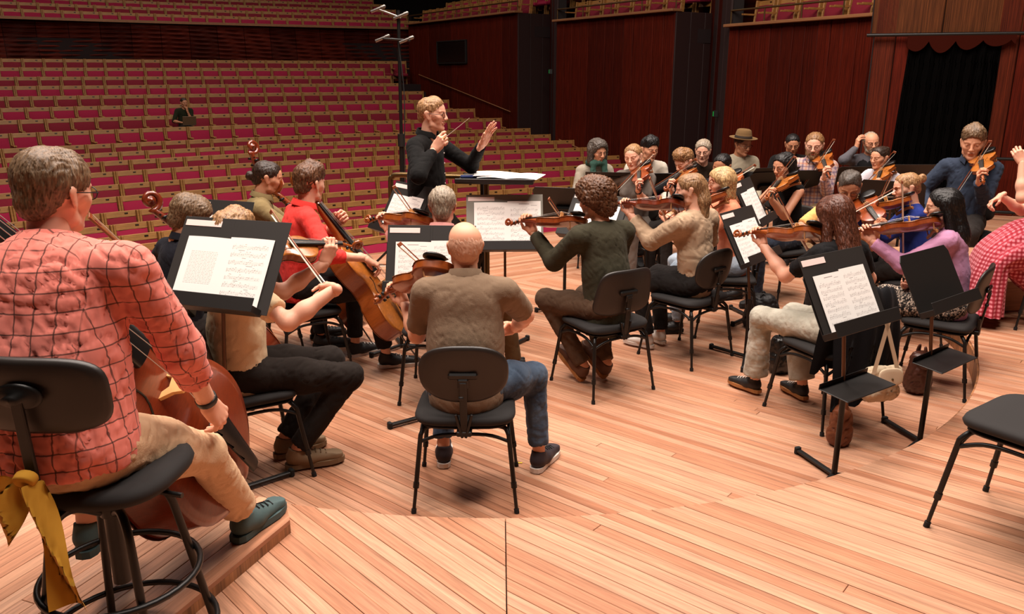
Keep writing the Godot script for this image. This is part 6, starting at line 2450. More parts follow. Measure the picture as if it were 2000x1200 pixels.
	seat_of(c, false, "black chair under the woman in the loose white shirt")
	c = {"p": V(4.0, L1, -7.2), "yaw": face(-0.6, 0.8), "s": 1.06, "lean": 0.02, "head": V(0.1, 0.2, 0.0), "head_scale": 1.08, "top": fabric(Color(0.19, 0.225, 0.29)), "bottom": charcoal, "collar": true, "vm": 1, "vy": 0.2, "vp": -0.3, "tilt": 0.75, "bowk": 0.58, "fold": 0.007, "cell": 0.013, "loose": 1.15, "hair": "tousled", "hair_mat": hair.grey_brown, "skin": mid_skin, "watch": "l",
		"label": "man with thick greying hair in a dark blue shirt playing the violin, far right", "vlabel": "violin of the man in the dark blue shirt", "blabel": "bow of the man in the dark blue shirt"}
	play_violin(c)
	seat_of(c, true, "black chair under the man in the dark blue shirt")
	# --- listeners in the row at the back
	var rest_l := V(0.14, 0.62, 0.34)
	var rest_r := V(-0.14, 0.62, 0.34)
	c = {"p": V(0.86, 0, -8.75), "yaw": face(0.25, 0.95), "fem": true, "s": 1.0, "lean": 0.05, "head": V(0.2, 0.15, 0.0), "lw": rest_l, "rw": rest_r, "top": fabric(Color(0.60, 0.56, 0.50)), "top_name": "jacket", "bottom": charcoal, "cell": 0.017, "hair": "wavy_bob", "hair_mat": hair.steel, "glasses": true, "skin": mid_skin,
		"label": "woman with wavy dark grey hair, glasses and a green scarf, listening behind a stand"}
	var w := person(c)
	scarf(w, c, fabric(Color(0.20, 0.31, 0.27)))
	seat_of(c, false, "black chair under the woman with the green scarf")
	c = {"p": V(1.44, 0, -9.0), "yaw": face(0.1, 1), "s": 1.02, "head": V(0.3, 0.15, 0.0), "lw": rest_l, "rw": rest_r, "top": fabric(Color(0.78, 0.74, 0.68)), "bottom": charcoal, "cell": 0.018, "hair": "tousled", "hair_mat": hair.black, "skin": mid_skin,
		"label": "dark haired person half hidden behind the woman with the ponytail"}
	person(c)
	seat_of(c, false, "black chair under the half hidden dark haired person")
	c = {"p": V(2.02, 0, -8.95), "yaw": face(0.05, 1), "fem": true, "s": 1.0, "head": V(-0.35, 0.15, 0.0), "lw": rest_l, "rw": rest_r, "top": fabric(Color(0.16, 0.11, 0.07)), "bottom": charcoal, "cell": 0.017, "hair": "grey_swept", "hair_mat": hair.grey, "glasses": true, "skin": light_skin,
		"label": "person with short grey hair and glasses in a dark patterned blouse, listening"}
	person(c)
	seat_of(c, false, "black chair under the grey haired listener in the dark blouse")
	c = {"p": V(2.58, 0, -9.5), "yaw": face(0.1, 1), "s": 1.02, "fat": 1.1, "lean": 0.06, "head": V(0.3, 0.2, 0.0), "lw": rest_l, "rw": rest_r, "top": fabric(Color(0.62, 0.58, 0.50)), "top_name": "sweater", "bottom": charcoal, "cell": 0.017, "loose": 1.1, "hair": "short", "hair_mat": hair.dark, "glasses": true, "skin": tan_skin,
		"label": "man in a brown felt hat, glasses and a grey sweater, listening at the back"}
	w = person(c)
	hat(w, c)
	seat_of(c, true, "black chair under the man in the felt hat")
	c = {"p": V(3.30, 0, -9.9), "yaw": face(-0.1, 1), "s": 0.99, "head": V(-0.1, 0.25, 0.0), "lw": rest_l, "rw": rest_r, "top": fabric(Color(0.07, 0.065, 0.065)), "bottom": charcoal, "cell": 0.018, "hair": "short", "hair_mat": hair.black, "glasses": true, "skin": tan_skin,
		"label": "man with short black hair and glasses behind the dark stands"}
	person(c)
	seat_of(c, true, "black chair under the man with short black hair")
	c = {"p": V(4.12, 0, -9.6), "yaw": face(-0.2, 1), "s": 1.02, "lean": 0.0, "head": V(0.1, 0.1, 0.12), "lw": V(-0.1, 0.86, 0.2), "rw": V(-0.16, 1.16, 0.11), "rp": V(-0.6, -1, 0.3), "rfd": V(0.1, 1, 0.0), "rpalm": V(1, 0, -0.2), "top": fabric(Color(0.34, 0.33, 0.35)), "bottom": fabric(Color(0.5, 0.42, 0.3)), "cell": 0.017, "hair": "receding", "hair_mat": hair.grey, "glasses": true, "beard": true, "skin": mid_skin,
		"label": "man with a grey beard and glasses cupping a hand to his ear"}
	w = person(c)
	waistcoat(w, c, fabric(Color(0.07, 0.065, 0.07)))
	seat_of(c, true, "black chair under the bearded man with a hand to his ear")
	# --- far right, cut by the frame: a player in a gingham skirt
	var gingham := checked(check_tex(Color(0.86, 0.52, 0.56), [[0.25, 0.25, Color(0.52, 0.05, 0.10), 0.62]], 128), 34.0)
	c = {"p": V(4.02, L1, -5.93), "yaw": face(-1, -0.22), "fem": true, "s": 1.0, "lean": 0.05, "head": V(0.1, 0.1, 0.0), "top": gingham, "leg_name": "trousers", "bottom": gingham, "sleeve": 0.5, "lw": V(0.04, 1.20, 0.34), "rw": V(-0.22, 0.92, 0.36), "lfd": V(-0.2, 0.8, 0.45), "lpalm": V(-0.9, 0.1, -0.2), "lh": "neck", "rh": "bow", "rfd": V(0.3, -0.5, 0.8), "rpalm": V(0.3, -0.8, -0.3), "cell": 0.012,
		"hair": "long", "hair_mat": hair.brown, "skin": light_skin, "shoe": M.shoe_white, "sole": M.shoe_white, "lace": M.shoe_white, "al": V(0.08, 0.15, -0.02), "ar": V(-0.05, 0.12, -0.06), "toe_l": V(0.2, 0.5, 1), "label": "woman in a red and white gingham dress at the right edge of the stage"}
	w = person(c)
	long_skirt(w, c, gingham)
	seat_of(c, true, "black chair under the woman in the gingham dress")
	# --- conductor on the podium
	c = {"p": V(-0.62, 0.0, -6.0), "yaw": face(0.86, 0.34), "s": 1.04, "head_scale": 0.95, "seat": 0.93, "lean": -0.02, "hunch": 0.03, "head": V(0.12, 0.02, 0.0), "top": fabric(Color(0.055, 0.05, 0.048)), "bottom": fabric(Color(0.20, 0.165, 0.135)), "collar": true, "vneck": 0.08,
		"lw": V(0.09, 1.50, 0.40), "rw": V(-0.17, 1.475, 0.15), "lp": V(0.6, -0.9, -0.1), "rp": V(-0.9, -0.7, 0.1), "lfd": V(-0.05, 0.85, 0.55), "lpalm": V(-0.3, -0.5, 0.9), "lh": "flat", "rfd": V(0.1, 0.75, 0.6), "rpalm": V(0.9, -0.1, -0.1), "rh": "baton",
		"kl": V(0.15, 0.66, 0.30), "al": V(0.17, 0.24, 0.22), "kr": V(-0.13, 0.64, 0.26), "ar": V(-0.12, 0.24, 0.12), "cell": 0.012, "sleeve": 1.95, "hair": "side", "hcell": 0.006, "hair_mat": hair.fair, "glasses": true, "skin": light_skin, "shoe": M.shoe_black,
		"label": "conductor in a black shirt and glasses on a stool, raising a baton"}
	w = person(c)
	var sk := skel(c)
	for k in 6:
		var t := k / 5.0
		part(w, "shirt_button", MB.new().lathe([Vector2(0.0005, -0.001), Vector2(0.0055, -0.001), Vector2(0.0055, 0.002), Vector2(0.0005, 0.002)], 10, Transform3D(Basis(Vector3.RIGHT, PI / 2), (sk.nb + sk.fw * 0.135 - sk.up * (0.11 + 0.36 * t)) as Vector3)).mesh(), M.shoe_white)
	var baton := Node3D.new()
	baton.transform = w.transform * Transform3D(Basis(Quaternion(Vector3.UP, V(-0.42, 0.36, 0.65).normalized())), V(-0.16, 1.555, 0.225))
	part(baton, "stick", MB.new().tube(pts([V(0, 0, 0), V(0, 0.36, 0)]), [0.003, 0.0012], 7).mesh(), M.hair_white)
	part(baton, "grip", MB.new().lathe([Vector2(0.001, -0.03), Vector2(0.008, -0.025), Vector2(0.009, -0.01), Vector2(0.004, 0.02), Vector2(0.002, 0.03)], 10).mesh(), M.bridge)
	tag(baton, "baton", "pale wooden baton in the conductor's raised hand", "baton")
	# --- a lone listener in the stalls
	var lp := seat_xf(row_r(6) , -0.376 - 15.3 * 0.55 / row_r(6), ROW_H[6] - 0.87)
	c = {"p": lp.origin + lp.basis.z * 0.2, "yaw": atan2(lp.basis.z.x, lp.basis.z.z), "s": 1.0, "lean": 0.08, "head": V(0.2, 0.1, 0.0), "lw": V(0.05, 0.98, 0.22), "rw": V(-0.16, 0.72, 0.35), "lfd": V(-0.1, 1, -0.1), "lpalm": V(-0.6, 0, -0.6), "top": fabric(Color(0.13, 0.14, 0.08)), "bottom": charcoal, "cell": 0.024, "hcell": 0.014, "sleeve": 1.0, "hair": "short", "hair_mat": hair.dark, "skin": tan_skin,
		"label": "person in a dark green T-shirt sitting alone in the stalls with a laptop"}
	w = person(c)
	var lap := Node3D.new()
	lap.transform = w.transform * Transform3D(Basis(), V(0.0, 0.66, 0.40))
	part(lap, "keyboard_half", MB.new().at(V(0, 0, 0), V(0.33, 0.014, 0.22), 0.004).mesh(), M.steel)
	part(lap, "lid", MB.new().box(Transform3D(Basis(Vector3.RIGHT, 0.25), V(0, 0.11, 0.135)), V(0.33, 0.22, 0.01), 0.004).mesh(), plain(Color(0.42, 0.33, 0.24), 0.4, 0.3))
	tag(lap, "laptop", "laptop open on the knees of the lone listener in the stalls", "laptop")

func speckle() -> StandardMaterial3D:
	var r := RandomNumberGenerator.new()
	r.seed = 4
	var im := Image.create(128, 128, false, Image.FORMAT_RGB8)
	im.fill(Color(0.08, 0.07, 0.07))
	for k in 300:
		im.fill_rect(Rect2i(r.randi_range(0, 122), r.randi_range(0, 122), r.randi_range(3, 5), r.randi_range(3, 5)), Color(0.82, 0.74, 0.66))
	var m := fabric(Color(1, 1, 1), 0.9, false)
	m.albedo_texture = ImageTexture.create_from_image(im)
	m.uv1_triplanar = true
	m.uv1_scale = V(4.5, 4.5, 4.5)
	return m

func scarf(w: Node3D, c: Dictionary, m: Material) -> void:
	var k := skel(c)
	var f := Field.new()
	f.k = 0.02
	var nb: Vector3 = k.nb + k.up2 * 0.04
	for q in 9:
		var a := TAU * q / 8.0
		var b := TAU * (q + 1) / 8.0
		f.cap(nb + V(cos(a) * 0.085, 0.0, sin(a) * 0.085 + 0.02), nb + V(cos(b) * 0.085, 0.0, sin(b) * 0.085 + 0.02), 0.03, 0.03)
	for s in [-1.0, 1.0]:
		f.cap(nb + V(0.06 * s, -0.02, 0.10), nb + V(0.075 * s, -0.30, 0.15), 0.032, 0.036, V(0, 0, 1), 1.6)
	var g := f.build(0.014)
	folds(g, 0.007, 26.0, 3.0)
	part(w, "scarf", arrays_mesh(g, PackedColorArray(), true), m)

func waistcoat(w: Node3D, c: Dictionary, m: Material) -> void:
	var k := skel(c)
	var f := Field.new()
	f.k = 0.04
	f.cap(k.hip + V(0, 0.02, 0), k.mid, 0.17, 0.165, k.fw, 1.2)
	f.cap(k.mid, k.nb - k.up2 * 0.14, 0.166, 0.166, k.fw, 1.33)
	for s in [-1.0, 1.0]:
		f.cap(k.nb - k.up2 * 0.12 + k.X * 0.07 * s + k.fw * 0.05, k.nb - k.up2 * 0.02 + k.X * 0.085 * s, 0.05, 0.045)
	var g := f.build(0.017)
	folds(g, 0.005, 14.0, 8.0)
	part(w, "waistcoat", arrays_mesh(g, PackedColorArray(), true), m)

func hat(w: Node3D, c: Dictionary) -> void:
	var k := skel(c)
	var m := fabric(Color(0.42, 0.32, 0.20))
	var xf: Transform3D = Transform3D(k.hb, k.hc) * Transform3D(Basis(Vector3.RIGHT, -0.12), V(0, 0.075, -0.012))
	var mb := MB.new()
	var prof := [Vector2(0.001, 0.088), Vector2(0.03, 0.094), Vector2(0.06, 0.098), Vector2(0.078, 0.088), Vector2(0.088, 0.05), Vector2(0.096, 0.0), Vector2(0.125, -0.004), Vector2(0.155, 0.006), Vector2(0.157, 0.002), Vector2(0.125, -0.009), Vector2(0.09, -0.006)]
	mb.lathe(prof, 28, Transform3D(Basis().scaled(V(0.92, 1, 1.12)), V(0, 0, 0)))
	var o := Node3D.new()
	o.transform = w.transform * xf
	part(o, "crown_and_brim", mb.mesh(), m)
	part(o, "hat_band", MB.new().lathe([Vector2(0.0965, 0.004), Vector2(0.0985, 0.005), Vector2(0.0945, 0.03), Vector2(0.0925, 0.03)], 28, Transform3D(Basis().scaled(V(0.92, 1, 1.12)), V(0, 0, 0))).mesh(), plain(Color(0.16, 0.11, 0.07), 0.8))
	tag(o, "felt_hat", "brown felt hat with a dark band on the listener at the back", "hat")

func long_skirt(w: Node3D, c: Dictionary, m: Material) -> void:
	# falls from the lap over the knees almost to the floor
	var rings := []
	var seat := 0.46
	var lv := [[0.60, -0.16, 0.16, 0.17], [0.60, 0.02, 0.20, 0.20], [0.58, 0.22, 0.235, 0.2], [0.50, 0.40, 0.255, 0.13], [0.40, 0.44, 0.27, 0.12], [0.26, 0.46, 0.29, 0.14], [0.10, 0.48, 0.32, 0.17]]
	var n := 64
	for k in lv.size():
		var l = lv[k]
		var r := []
		var nxt = lv[mini(k + 1, lv.size() - 1)]
		var prv = lv[maxi(k - 1, 0)]
		var d := V(0, nxt[0] - prv[0], nxt[1] - prv[1]).normalized()
		var u := V(1, 0, 0).cross(d).normalized()
		for s in n:
			var a := TAU * s / n
			var pl := 1.0 + 0.05 * (k / 6.0) * sin(a * 15.0 + k * 0.2) + 0.03 * sin(a * 7.0 + k)
			r.append(V(0, l[0], l[1]) + V(1, 0, 0) * cos(a) * l[2] * pl + u * sin(a) * l[3] * pl)
		rings.append(r)
	var fine := []
	for k in rings.size() - 1:
		for q in 4:
			var r := []
			for s in n:
				r.append((rings[k][s] as Vector3).cubic_interpolate(rings[k + 1][s], rings[maxi(k - 1, 0)][s], rings[mini(k + 2, rings.size() - 1)][s], q / 4.0))
			fine.append(r)
	fine.append(rings[rings.size() - 1])
	part(w, "skirt", smooth_mesh(MB.new().loft(fine, true, true, false).mesh()), m)

func bass_stool(p: Vector3, yaw: float) -> void:
	var o := Node3D.new()
	o.position = p
	o.rotation.y = yaw
	part(o, "seat", pad(super_ellipse(0.225, 0.20, 3.0, 36), 0.06, Transform3D(Basis(), V(0, 0.665, 0.0)), 0.1, -0.1), M.black_cloth)
	var b := part(o, "backrest", pad(super_ellipse(0.205, 0.105, 3.6, 40), 0.036, Transform3D(Basis(Vector3.RIGHT, PI / 2 - 0.1), V(0.02, 0.99, -0.235)), 0.75), M.chair_back)
	var br := MB.new()
	br.lathe([Vector2(0.001, 0.0), Vector2(0.045, 0.0), Vector2(0.05, 0.008), Vector2(0.042, 0.016), Vector2(0.02, 0.018), Vector2(0.018, 0.04), Vector2(0.001, 0.042)], 20, Transform3D(Basis(Vector3.RIGHT, -PI / 2), V(0.02, 1.0, -0.258)).scaled_local(V(1.3, 1, 0.7)))
	part(b, "bracket", br.mesh(), M.black_metal)
	var post := MB.new()
	post.box(Transform3D(Basis(Vector3.RIGHT, -0.06), V(0.02, 0.82, -0.265)), V(0.032, 0.36, 0.012), 0.003)
	post.at(V(0.02, 0.635, -0.17), V(0.034, 0.012, 0.19), 0.003)
	part(o, "back_post", post.mesh(), M.black_metal)
	part(o, "column", MB.new().lathe([Vector2(0.001, 0.30), Vector2(0.026, 0.30), Vector2(0.026, 0.52), Vector2(0.034, 0.525), Vector2(0.034, 0.60), Vector2(0.022, 0.605), Vector2(0.022, 0.64), Vector2(0.001, 0.64)], 16).mesh(), M.black_metal)
	for k in 4:
		var a := PI / 4 + k * PI / 2
		var d := V(sin(a), 0, cos(a))
		var leg := smooth([d * 0.03 + V(0, 0.54, 0), d * 0.10 + V(0, 0.575, 0), d * 0.155 + V(0, 0.54, 0), d * 0.185 + V(0, 0.42, 0), d * 0.255 + V(0, 0.02, 0)], 6)
		var lg := part(o, "leg", MB.new().tube(leg, 0.0125, 10).mesh(), M.black_metal)
		part(lg, "rubber_foot", rod(d * 0.254 + V(0, 0.035, 0), d * 0.258, 0.017, 10).mesh(), M.rubber)
	for h in [[0.12, 0.252], [0.33, 0.222]]:
		var ring := []
		for k in 41:
			var a := TAU * k / 40.0
			ring.append(V(sin(a) * h[1], h[0], cos(a) * h[1]))
		part(o, "foot_ring", MB.new().tube(pts(ring), 0.010, 9, false).mesh(), M.black_metal)
	part(o, "lever", rod(V(0.05, 0.63, 0.0), V(-0.25, 0.625, -0.05), 0.008).mesh(), M.black_metal)
	tag(o, "bass_stool", "tall black stool with foot rings under the man in the checked shirt", "stool")
	# yellow cloth tied to it
	var cl := Node3D.new()
	cl.position = p + V(-0.015, 0.05, 0)
	cl.rotation.y = yaw
	var st := []
	for k in 14:
		var t := k / 13.0
		var row := []
		for q in 9:
			var u := q / 8.0 - 0.5
			row.append(V(-0.02 - 0.075 * t + u * (0.05 + 0.05 * t), 0.735 - 0.33 * t - 0.02 * u * u, -0.305 - 0.02 * sin(t * 5.0 + u * 5.0) - 0.03 * t))
		st.append(row)
	part(cl, "hanging_end", cloth_strip(st, 0.004), M.yellow)
	st = []
	for k in 12:
		var t := k / 11.0
		var row := []
		for q in 9:
			var u := q / 8.0 - 0.5
			row.append(V(0.035 + 0.06 * t + u * (0.03 + 0.10 * sin(PI * t * 0.8)), 0.745 - 0.17 * t + 0.02 * sin(u * 6.0), -0.30 - 0.035 * sin(t * 4.0 + u * 4.0)))
		st.append(row)
	part(cl, "gathered_end", cloth_strip(st, 0.004), M.yellow)
	part(cl, "knot", pad(super_ellipse(0.03, 0.022, 2.2, 16), 0.03, Transform3D(Basis(Vector3.RIGHT, 1.2), V(0.0, 0.742, -0.295))), M.yellow)
	tag(cl, "yellow_cloth", "mustard yellow cloth tied to the back of the bass player's stool", "cloth")

func cloth_strip(rows: Array, th: float) -> ArrayMesh:
	var mb := MB.new()
	mb.loft(rows, false)
	var b := []
	for r in rows:
		var q := []
		for p in r: q.append(p + V(0, 0, th))
		b.append(q)
	mb.loft(b, false)
	return smooth_mesh(mb.mesh())

func build_furniture() -> void:
	chair_meshes()
	sheet_mats()
	var t := 0.42
	var s := music_stand(V(-1.36, 0, -3.62), deg_to_rad(-19), 0.95, 0.58, false, "large music stand nearest us at the left, white pages open on it", 0.5)
	music_on(s, 0.95, 0.58, "black folder on the large left stand, white label at its corner", "open printed part on the large left music stand", 3, 0.60, 0.45, 0.0, null, 1.16)
	s = music_stand(V(-0.47, 0, -4.56), deg_to_rad(-3), 0.775, t, false, "music stand directly in front of the bald man", -0.9)
	music_on(s, 0.775, t, "black folder on the stand in front of the bald man", "sheet music the bald man plays from", 0)
	s = music_stand(V(-0.83, 0, -5.85), deg_to_rad(-52), 0.86, 0.5, false, "music stand turned left, beside the conductor's legs", 0.2)
	music_on(s, 0.86, 0.5, "black folder on the stand beside the conductor's legs", "pages on the stand beside the conductor's legs", 1)
	s = music_stand(V(-0.05, 0, -5.78), deg_to_rad(2), 0.765, 0.40, false, "music stand with a grey folder between the bald and the curly haired man", 0.4)
	music_on(s, 0.765, 0.40, "grey folder spread on the stand right of the bald man", "wide white pages on the stand right of the bald man", 1, 0.56, 0.41, 0.02, M.grey_folder, 1.17)
	s = music_stand(V(1.69, 0, -5.6), deg_to_rad(50), 0.72, 0.5, false, "music stand between the cream jacket and the auburn haired woman", 0.9)
	music_on(s, 0.72, 0.5, "black folder on the stand behind the auburn woman's scroll", "pages on the stand behind the auburn woman's scroll", 2)
	s = music_stand(V(1.644, 0, -3.783), deg_to_rad(35), 0.80, 0.5, true, "music stand with a low shelf, in front of the tote bag at the right", 0.75)
	music_on(s, 0.80, 0.5, "black folder on the right front music stand", "handwritten looking part on the right front stand", 0)
	s = music_stand(V(2.273, 0, -4.184), deg_to_rad(38), 0.79, 0.50, true, "empty black music stand at the far right front", 0.62)
	# the desks of the players on the far side, seen from behind
	music_stand(V(0.46, 0, -6.95), deg_to_rad(165), 0.80, 0.6, false, "tilted music stand seen from behind, left of the curly hair", 0.3)
	s = music_stand(V(1.0, 0, -8.2), deg_to_rad(172), 0.80, 0.85, false, "music stand before the woman with the green scarf", 0.3)
	music_on(s, 0.80, 0.85, "folder on the stand before the woman with the green scarf", "pages on the stand before the woman with the green scarf", 0)
	music_stand(V(1.60, 0, -8.5), deg_to_rad(180), 0.80, 0.85, false, "music stand behind the sandy haired violinist", 0.3)
	s = music_stand(V(2.22, 0, -8.6), deg_to_rad(190), 0.80, 0.85, false, "music stand left of the man in the felt hat's knees", 0.3)
	s = music_stand(V(2.62, 0, -8.6), deg_to_rad(196), 0.80, 0.85, false, "music stand with a page sticking up, right of the felt hat", 0.3)
	music_on(s, 0.80, 0.85, "folder on the stand right of the felt hat", "page standing up on the stand right of the felt hat", 2)
	music_stand(V(3.0, 0, -8.75), deg_to_rad(185), 0.80, 0.85, false, "music stand before the man with short black hair", 0.3)
	music_stand(V(3.75, 0, -9.1), deg_to_rad(185), 0.80, 0.85, false, "music stand left of the bearded man", 0.3)
	music_stand(V(4.45, 0, -9.3), deg_to_rad(180), 0.80, 0.85, false, "music stand right of the woman in the loose white shirt", 0.3)
	music_stand(V(3.35, 0, -7.2), deg_to_rad(150), 0.80, 0.5, false, "music stand behind the blue topped woman's fair hair", 0.3)
	s = music_stand(V(-1.88, 0, -5.0), deg_to_rad(-20), 0.86, 0.45, false, "small far music stand left of the olive shirted cellist", 0.3)
	music_on(s, 0.86, 0.45, "black folder on the far stand by the olive shirted cellist", "page on the far stand by the olive shirted cellist", 1)
	s = music_stand(V(0.62, 0, -6.5), deg_to_rad(-35), 0.70, 0.6, false, "low music stand behind the curly haired man's violin", 0.3)
	music_on(s, 0.70, 0.6, "black folder on the low stand behind the curly haired man", "pages on the low stand behind the curly haired man", 2)
	s = music_stand(V(2.0, 0, -6.6), deg_to_rad(60), 0.80, 0.5, false, "music stand right of the blonde woman in peach", 0.3)
	music_on(s, 0.80, 0.5, "black folder on the stand right of the blonde woman", "page on the stand right of the blonde woman", 0)
	# empty chair, right front
	var ec := chair(V(2.09, L1, -2.985), face(-0.59, -0.81), true, "empty black chair cut by the frame at the right front")
	ec.scale = V(1.06, 1.09, 1.06)
	# a cello leaning behind the olive shirted player
	var ce: Node3D = make_fiddle(0.755, 0.220, 0.118, 0.28, true, false, M.varnish[2], M.top_plate[2])
	var c0 := V(-2.0, 0.24, -6.45)
	var cd := (V(-2.17, 1.25, -6.72) - c0).normalized()
	var ct := V(0.5, 0.2, -0.8)
	ct = (ct - cd * ct.dot(cd)).normalized()
	ce.transform = Transform3D(Basis(cd.cross(ct), cd, ct), c0)
	tag(ce, "cello", "cello behind the olive shirted player, only its scroll showing", "cello")

# ---------------------------------------------------------------- podium, conductor's desk, bags, microphones
func build_small_things() -> void:
	var rl := Node3D.new()
	rl.position = V(-0.96, 0.0, -6.5)
	rl.rotation.y = -0.3
	part(rl, "frame_tube", MB.new().tube(smooth([V(0, 0, 0), V(0, 0.6, 0), V(0, 1.13, 0), V(0.02, 1.2, 0), V(0.085, 1.22, 0), V(0.4, 1.22, 0), V(0.715, 1.22, 0), V(0.78, 1.2, 0), V(0.80, 1.13, 0), V(0.80, 0.6, 0), V(0.80, 0, 0)], 5), 0.021, 12).mesh(), M.brass)
	for x in [0.0, 0.80]:
		part(rl, "base_plate", MB.new().lathe([Vector2(0.001, 0.012), Vector2(0.045, 0.010), Vector2(0.05, 0.0), Vector2(0.001, 0.0)], 16, Transform3D(Basis(), V(x, 0, 0))).mesh(), M.brass)
	tag(rl, "safety_rail", "bent brass coloured rail standing behind the conductor", "railing")
	var st := Node3D.new()
	st.position = V(-0.63, 0.0, -6.0)
	part(st, "seat", pad(super_ellipse(0.19, 0.19, 2.2, 28), 0.05, Transform3D(Basis(), V(0, 0.92, 0)), 0.0), M.black_cloth)
	for k in 4:
		var d := V(sin(PI / 4 + k * PI / 2), 0, cos(PI / 4 + k * PI / 2))
		part(st, "leg", rod(d * 0.12 + V(0, 0.90, 0), d * 0.22, 0.013).mesh(), M.black_metal)
	var rg := []
	for k in 25: rg.append(V(sin(TAU * k / 24.0) * 0.185, 0.24, cos(TAU * k / 24.0) * 0.185))
	part(st, "foot_ring", MB.new().tube(pts(rg), 0.009, 8, false).mesh(), M.black_metal)
	tag(st, "tall_stool", "tall black stool the conductor perches on", "stool")
	# the conductor's flat desk with his score
	var ds := Node3D.new()
	ds.position = V(-0.22, -0.09, -6.02)
	ds.rotation.y = -0.1
	part(ds, "table_top", MB.new().box(Transform3D(Basis(Vector3.RIGHT, 0.03), V(0.11, 1.335, -0.02)), V(0.56, 0.016, 0.42), 0.005).mesh(), M.desk)
	part(ds, "ledge", MB.new().at(V(0.11, 1.345, 0.19), V(0.56, 0.03, 0.012), 0.004).mesh(), M.desk)
	part(ds, "pole", rod(V(0, 0.12, 0), V(0, 1.33, 0), 0.013, 12).mesh(), M.black_metal)
	part(ds, "foot", MB.new().lathe([Vector2(0.001, 0.14), Vector2(0.03, 0.135), Vector2(0.20, 0.11), Vector2(0.21, 0.09), Vector2(0.001, 0.09)], 24).mesh(), M.black_metal)
	tag(ds, "conductor_desk", "flat black desk on a pole beside the conductor", "music stand")
	var sc := Node3D.new()
	sc.position = V(0.0, 1.262, -6.02)
	sc.rotation = V(-PI / 2, 0, -0.25)
	part(sc, "page", page_mesh(0.22, 0.32, -0.22, 0.008), M.paper, Transform3D(Basis(), V(0, -0.17, 0)))
	part(sc, "page", page_mesh(0.22, 0.32, 0.0, 0.008), M.paper, Transform3D(Basis(), V(0, -0.17, 0)))
	for k in 5:
		part(sc, "page", page_mesh(0.21, 0.28, -0.21, 0.004), M.paper, Transform3D(Basis(Vector3.BACK, 0.10 * k - 0.2), V(-0.012 * k, -0.14 + 0.008 * k, 0.003 + 0.002 * k)))
	tag(sc, "score", "open white score and loose pages on the conductor's desk", "sheet music")
	var pn := Node3D.new()
	pn.position = V(-0.30, 1.255, -5.98)
	pn.rotation.y = 0.15
	part(pn, "case_body", MB.new().at(V(0, 0.012, 0), V(0.15, 0.022, 0.06), 0.008).mesh(), fabric(Color(0.16, 0.2, 0.36)))
	part(pn, "zip", MB.new().at(V(0, 0.024, 0), V(0.135, 0.003, 0.005), 0.001).mesh(), M.steel)
	tag(pn, "pencil_case", "flat blue pencil case on the conductor's desk", "pencil case")
	for q in [[V(0.02, 0.003, -3.95), 0.1, "short yellow tape mark on the floor by the bald man's right foot"], [V(-0.98, 0.003, -4.05), 0.5, "short yellow tape mark on the floor by the cream T-shirt player's shoes"]]:
		var tp := Node3D.new()
		tp.position = q[0]
		tp.rotation.y = q[1]
		part(tp, "strip", MB.new().at(V(0, 0, 0), V(0.07, 0.002, 0.012), 0.0005).mesh(), M.tape)
		tag(tp, "floor_tape", q[2], "tape mark")
	# tall microphone stand behind the conductor
	var mi := Node3D.new()
	mi.position = V(-1.09, 0, -8.1)
	part(mi, "pole", rod(V(0, 0.1, 0), V(0.03, 2.55, 0), 0.016, 10).mesh(), M.black_metal)
	part(mi, "lower_tube", rod(V(0, 0.1, 0), V(0.015, 1.35, 0), 0.024, 10).mesh(), M.black_metal)
	part(mi, "collar", rod(V(0.015, 1.30, 0), V(0.016, 1.42, 0), 0.036, 12).mesh(), M.black_plastic)
	for k in 3:
		var d := V(sin(TAU * k / 3.0 + 0.4), 0, cos(TAU * k / 3.0 + 0.4))
		part(mi, "leg", rod(V(0, 0.42, 0), d * 0.42 + V(0, 0.012, 0), 0.012).mesh(), M.black_metal)
	part(mi, "cross_bar", rod(V(-0.14, 2.30, 0.0), V(0.14, 2.28, 0.05), 0.011).mesh(), M.black_metal)
	part(mi, "top_bar", rod(V(-0.16, 2.56, 0.0), V(0.06, 2.48, 0.03), 0.011).mesh(), M.steel)
	for q in [V(-0.13, 2.30, 0.0), V(0.1, 2.285, 0.045), V(-0.16, 2.56, 0.0), V(0.055, 2.50, 0.03)]:
		var m := part(mi, "microphone", MB.new().lathe([Vector2(0.001, -0.07), Vector2(0.014, -0.068), Vector2(0.014, 0.03), Vector2(0.017, 0.035), Vector2(0.017, 0.07), Vector2(0.008, 0.08), Vector2(0.001, 0.08)], 12, Transform3D(Basis(Vector3.FORWARD, 1.2), q)).mesh(), M.steel)
	part(mi, "cable", MB.new().tube(smooth([V(0.02, 2.28, 0.02), V(0.06, 1.8, 0.02), V(0.045, 1.2, 0.02), V(0.05, 0.5, 0.03), V(0.09, 0.01, 0.1)], 6), 0.005, 6).mesh(), M.rubber)
	tag(mi, "microphone_stand", "very tall black microphone stand behind the conductor", "microphone stand")
	# bags on the floor
	bag(V(1.90, 0, -5.35), 0.5, V(0.30, 0.26, 0.15), plain(Color(0.075, 0.065, 0.06), 0.35), "open black leather handbag on the floor behind the pale jeans", true)
	bag(V(2.02, 0, -6.35), -0.3, V(0.28, 0.24, 0.2), plain(Color(0.085, 0.075, 0.075), 0.6), "round black bag on the floor further back, beyond the handbag", false)
	bag(V(2.62, 0, -4.95), 0.2, V(0.17, 0.26, 0.14), plain(Color(0.26, 0.13, 0.085), 0.4), "dark brown leather bag under the lilac sweater player's chair", false)
	bag(V(1.82, 0, -4.18), 0.3, V(0.13, 0.22, 0.12), plain(Color(0.42, 0.22, 0.12), 0.45), "tan brown leather bag standing behind the right front stand", false)
	# cream tote hung from the chair, and a dark jacket over its back
	var tb := Node3D.new()
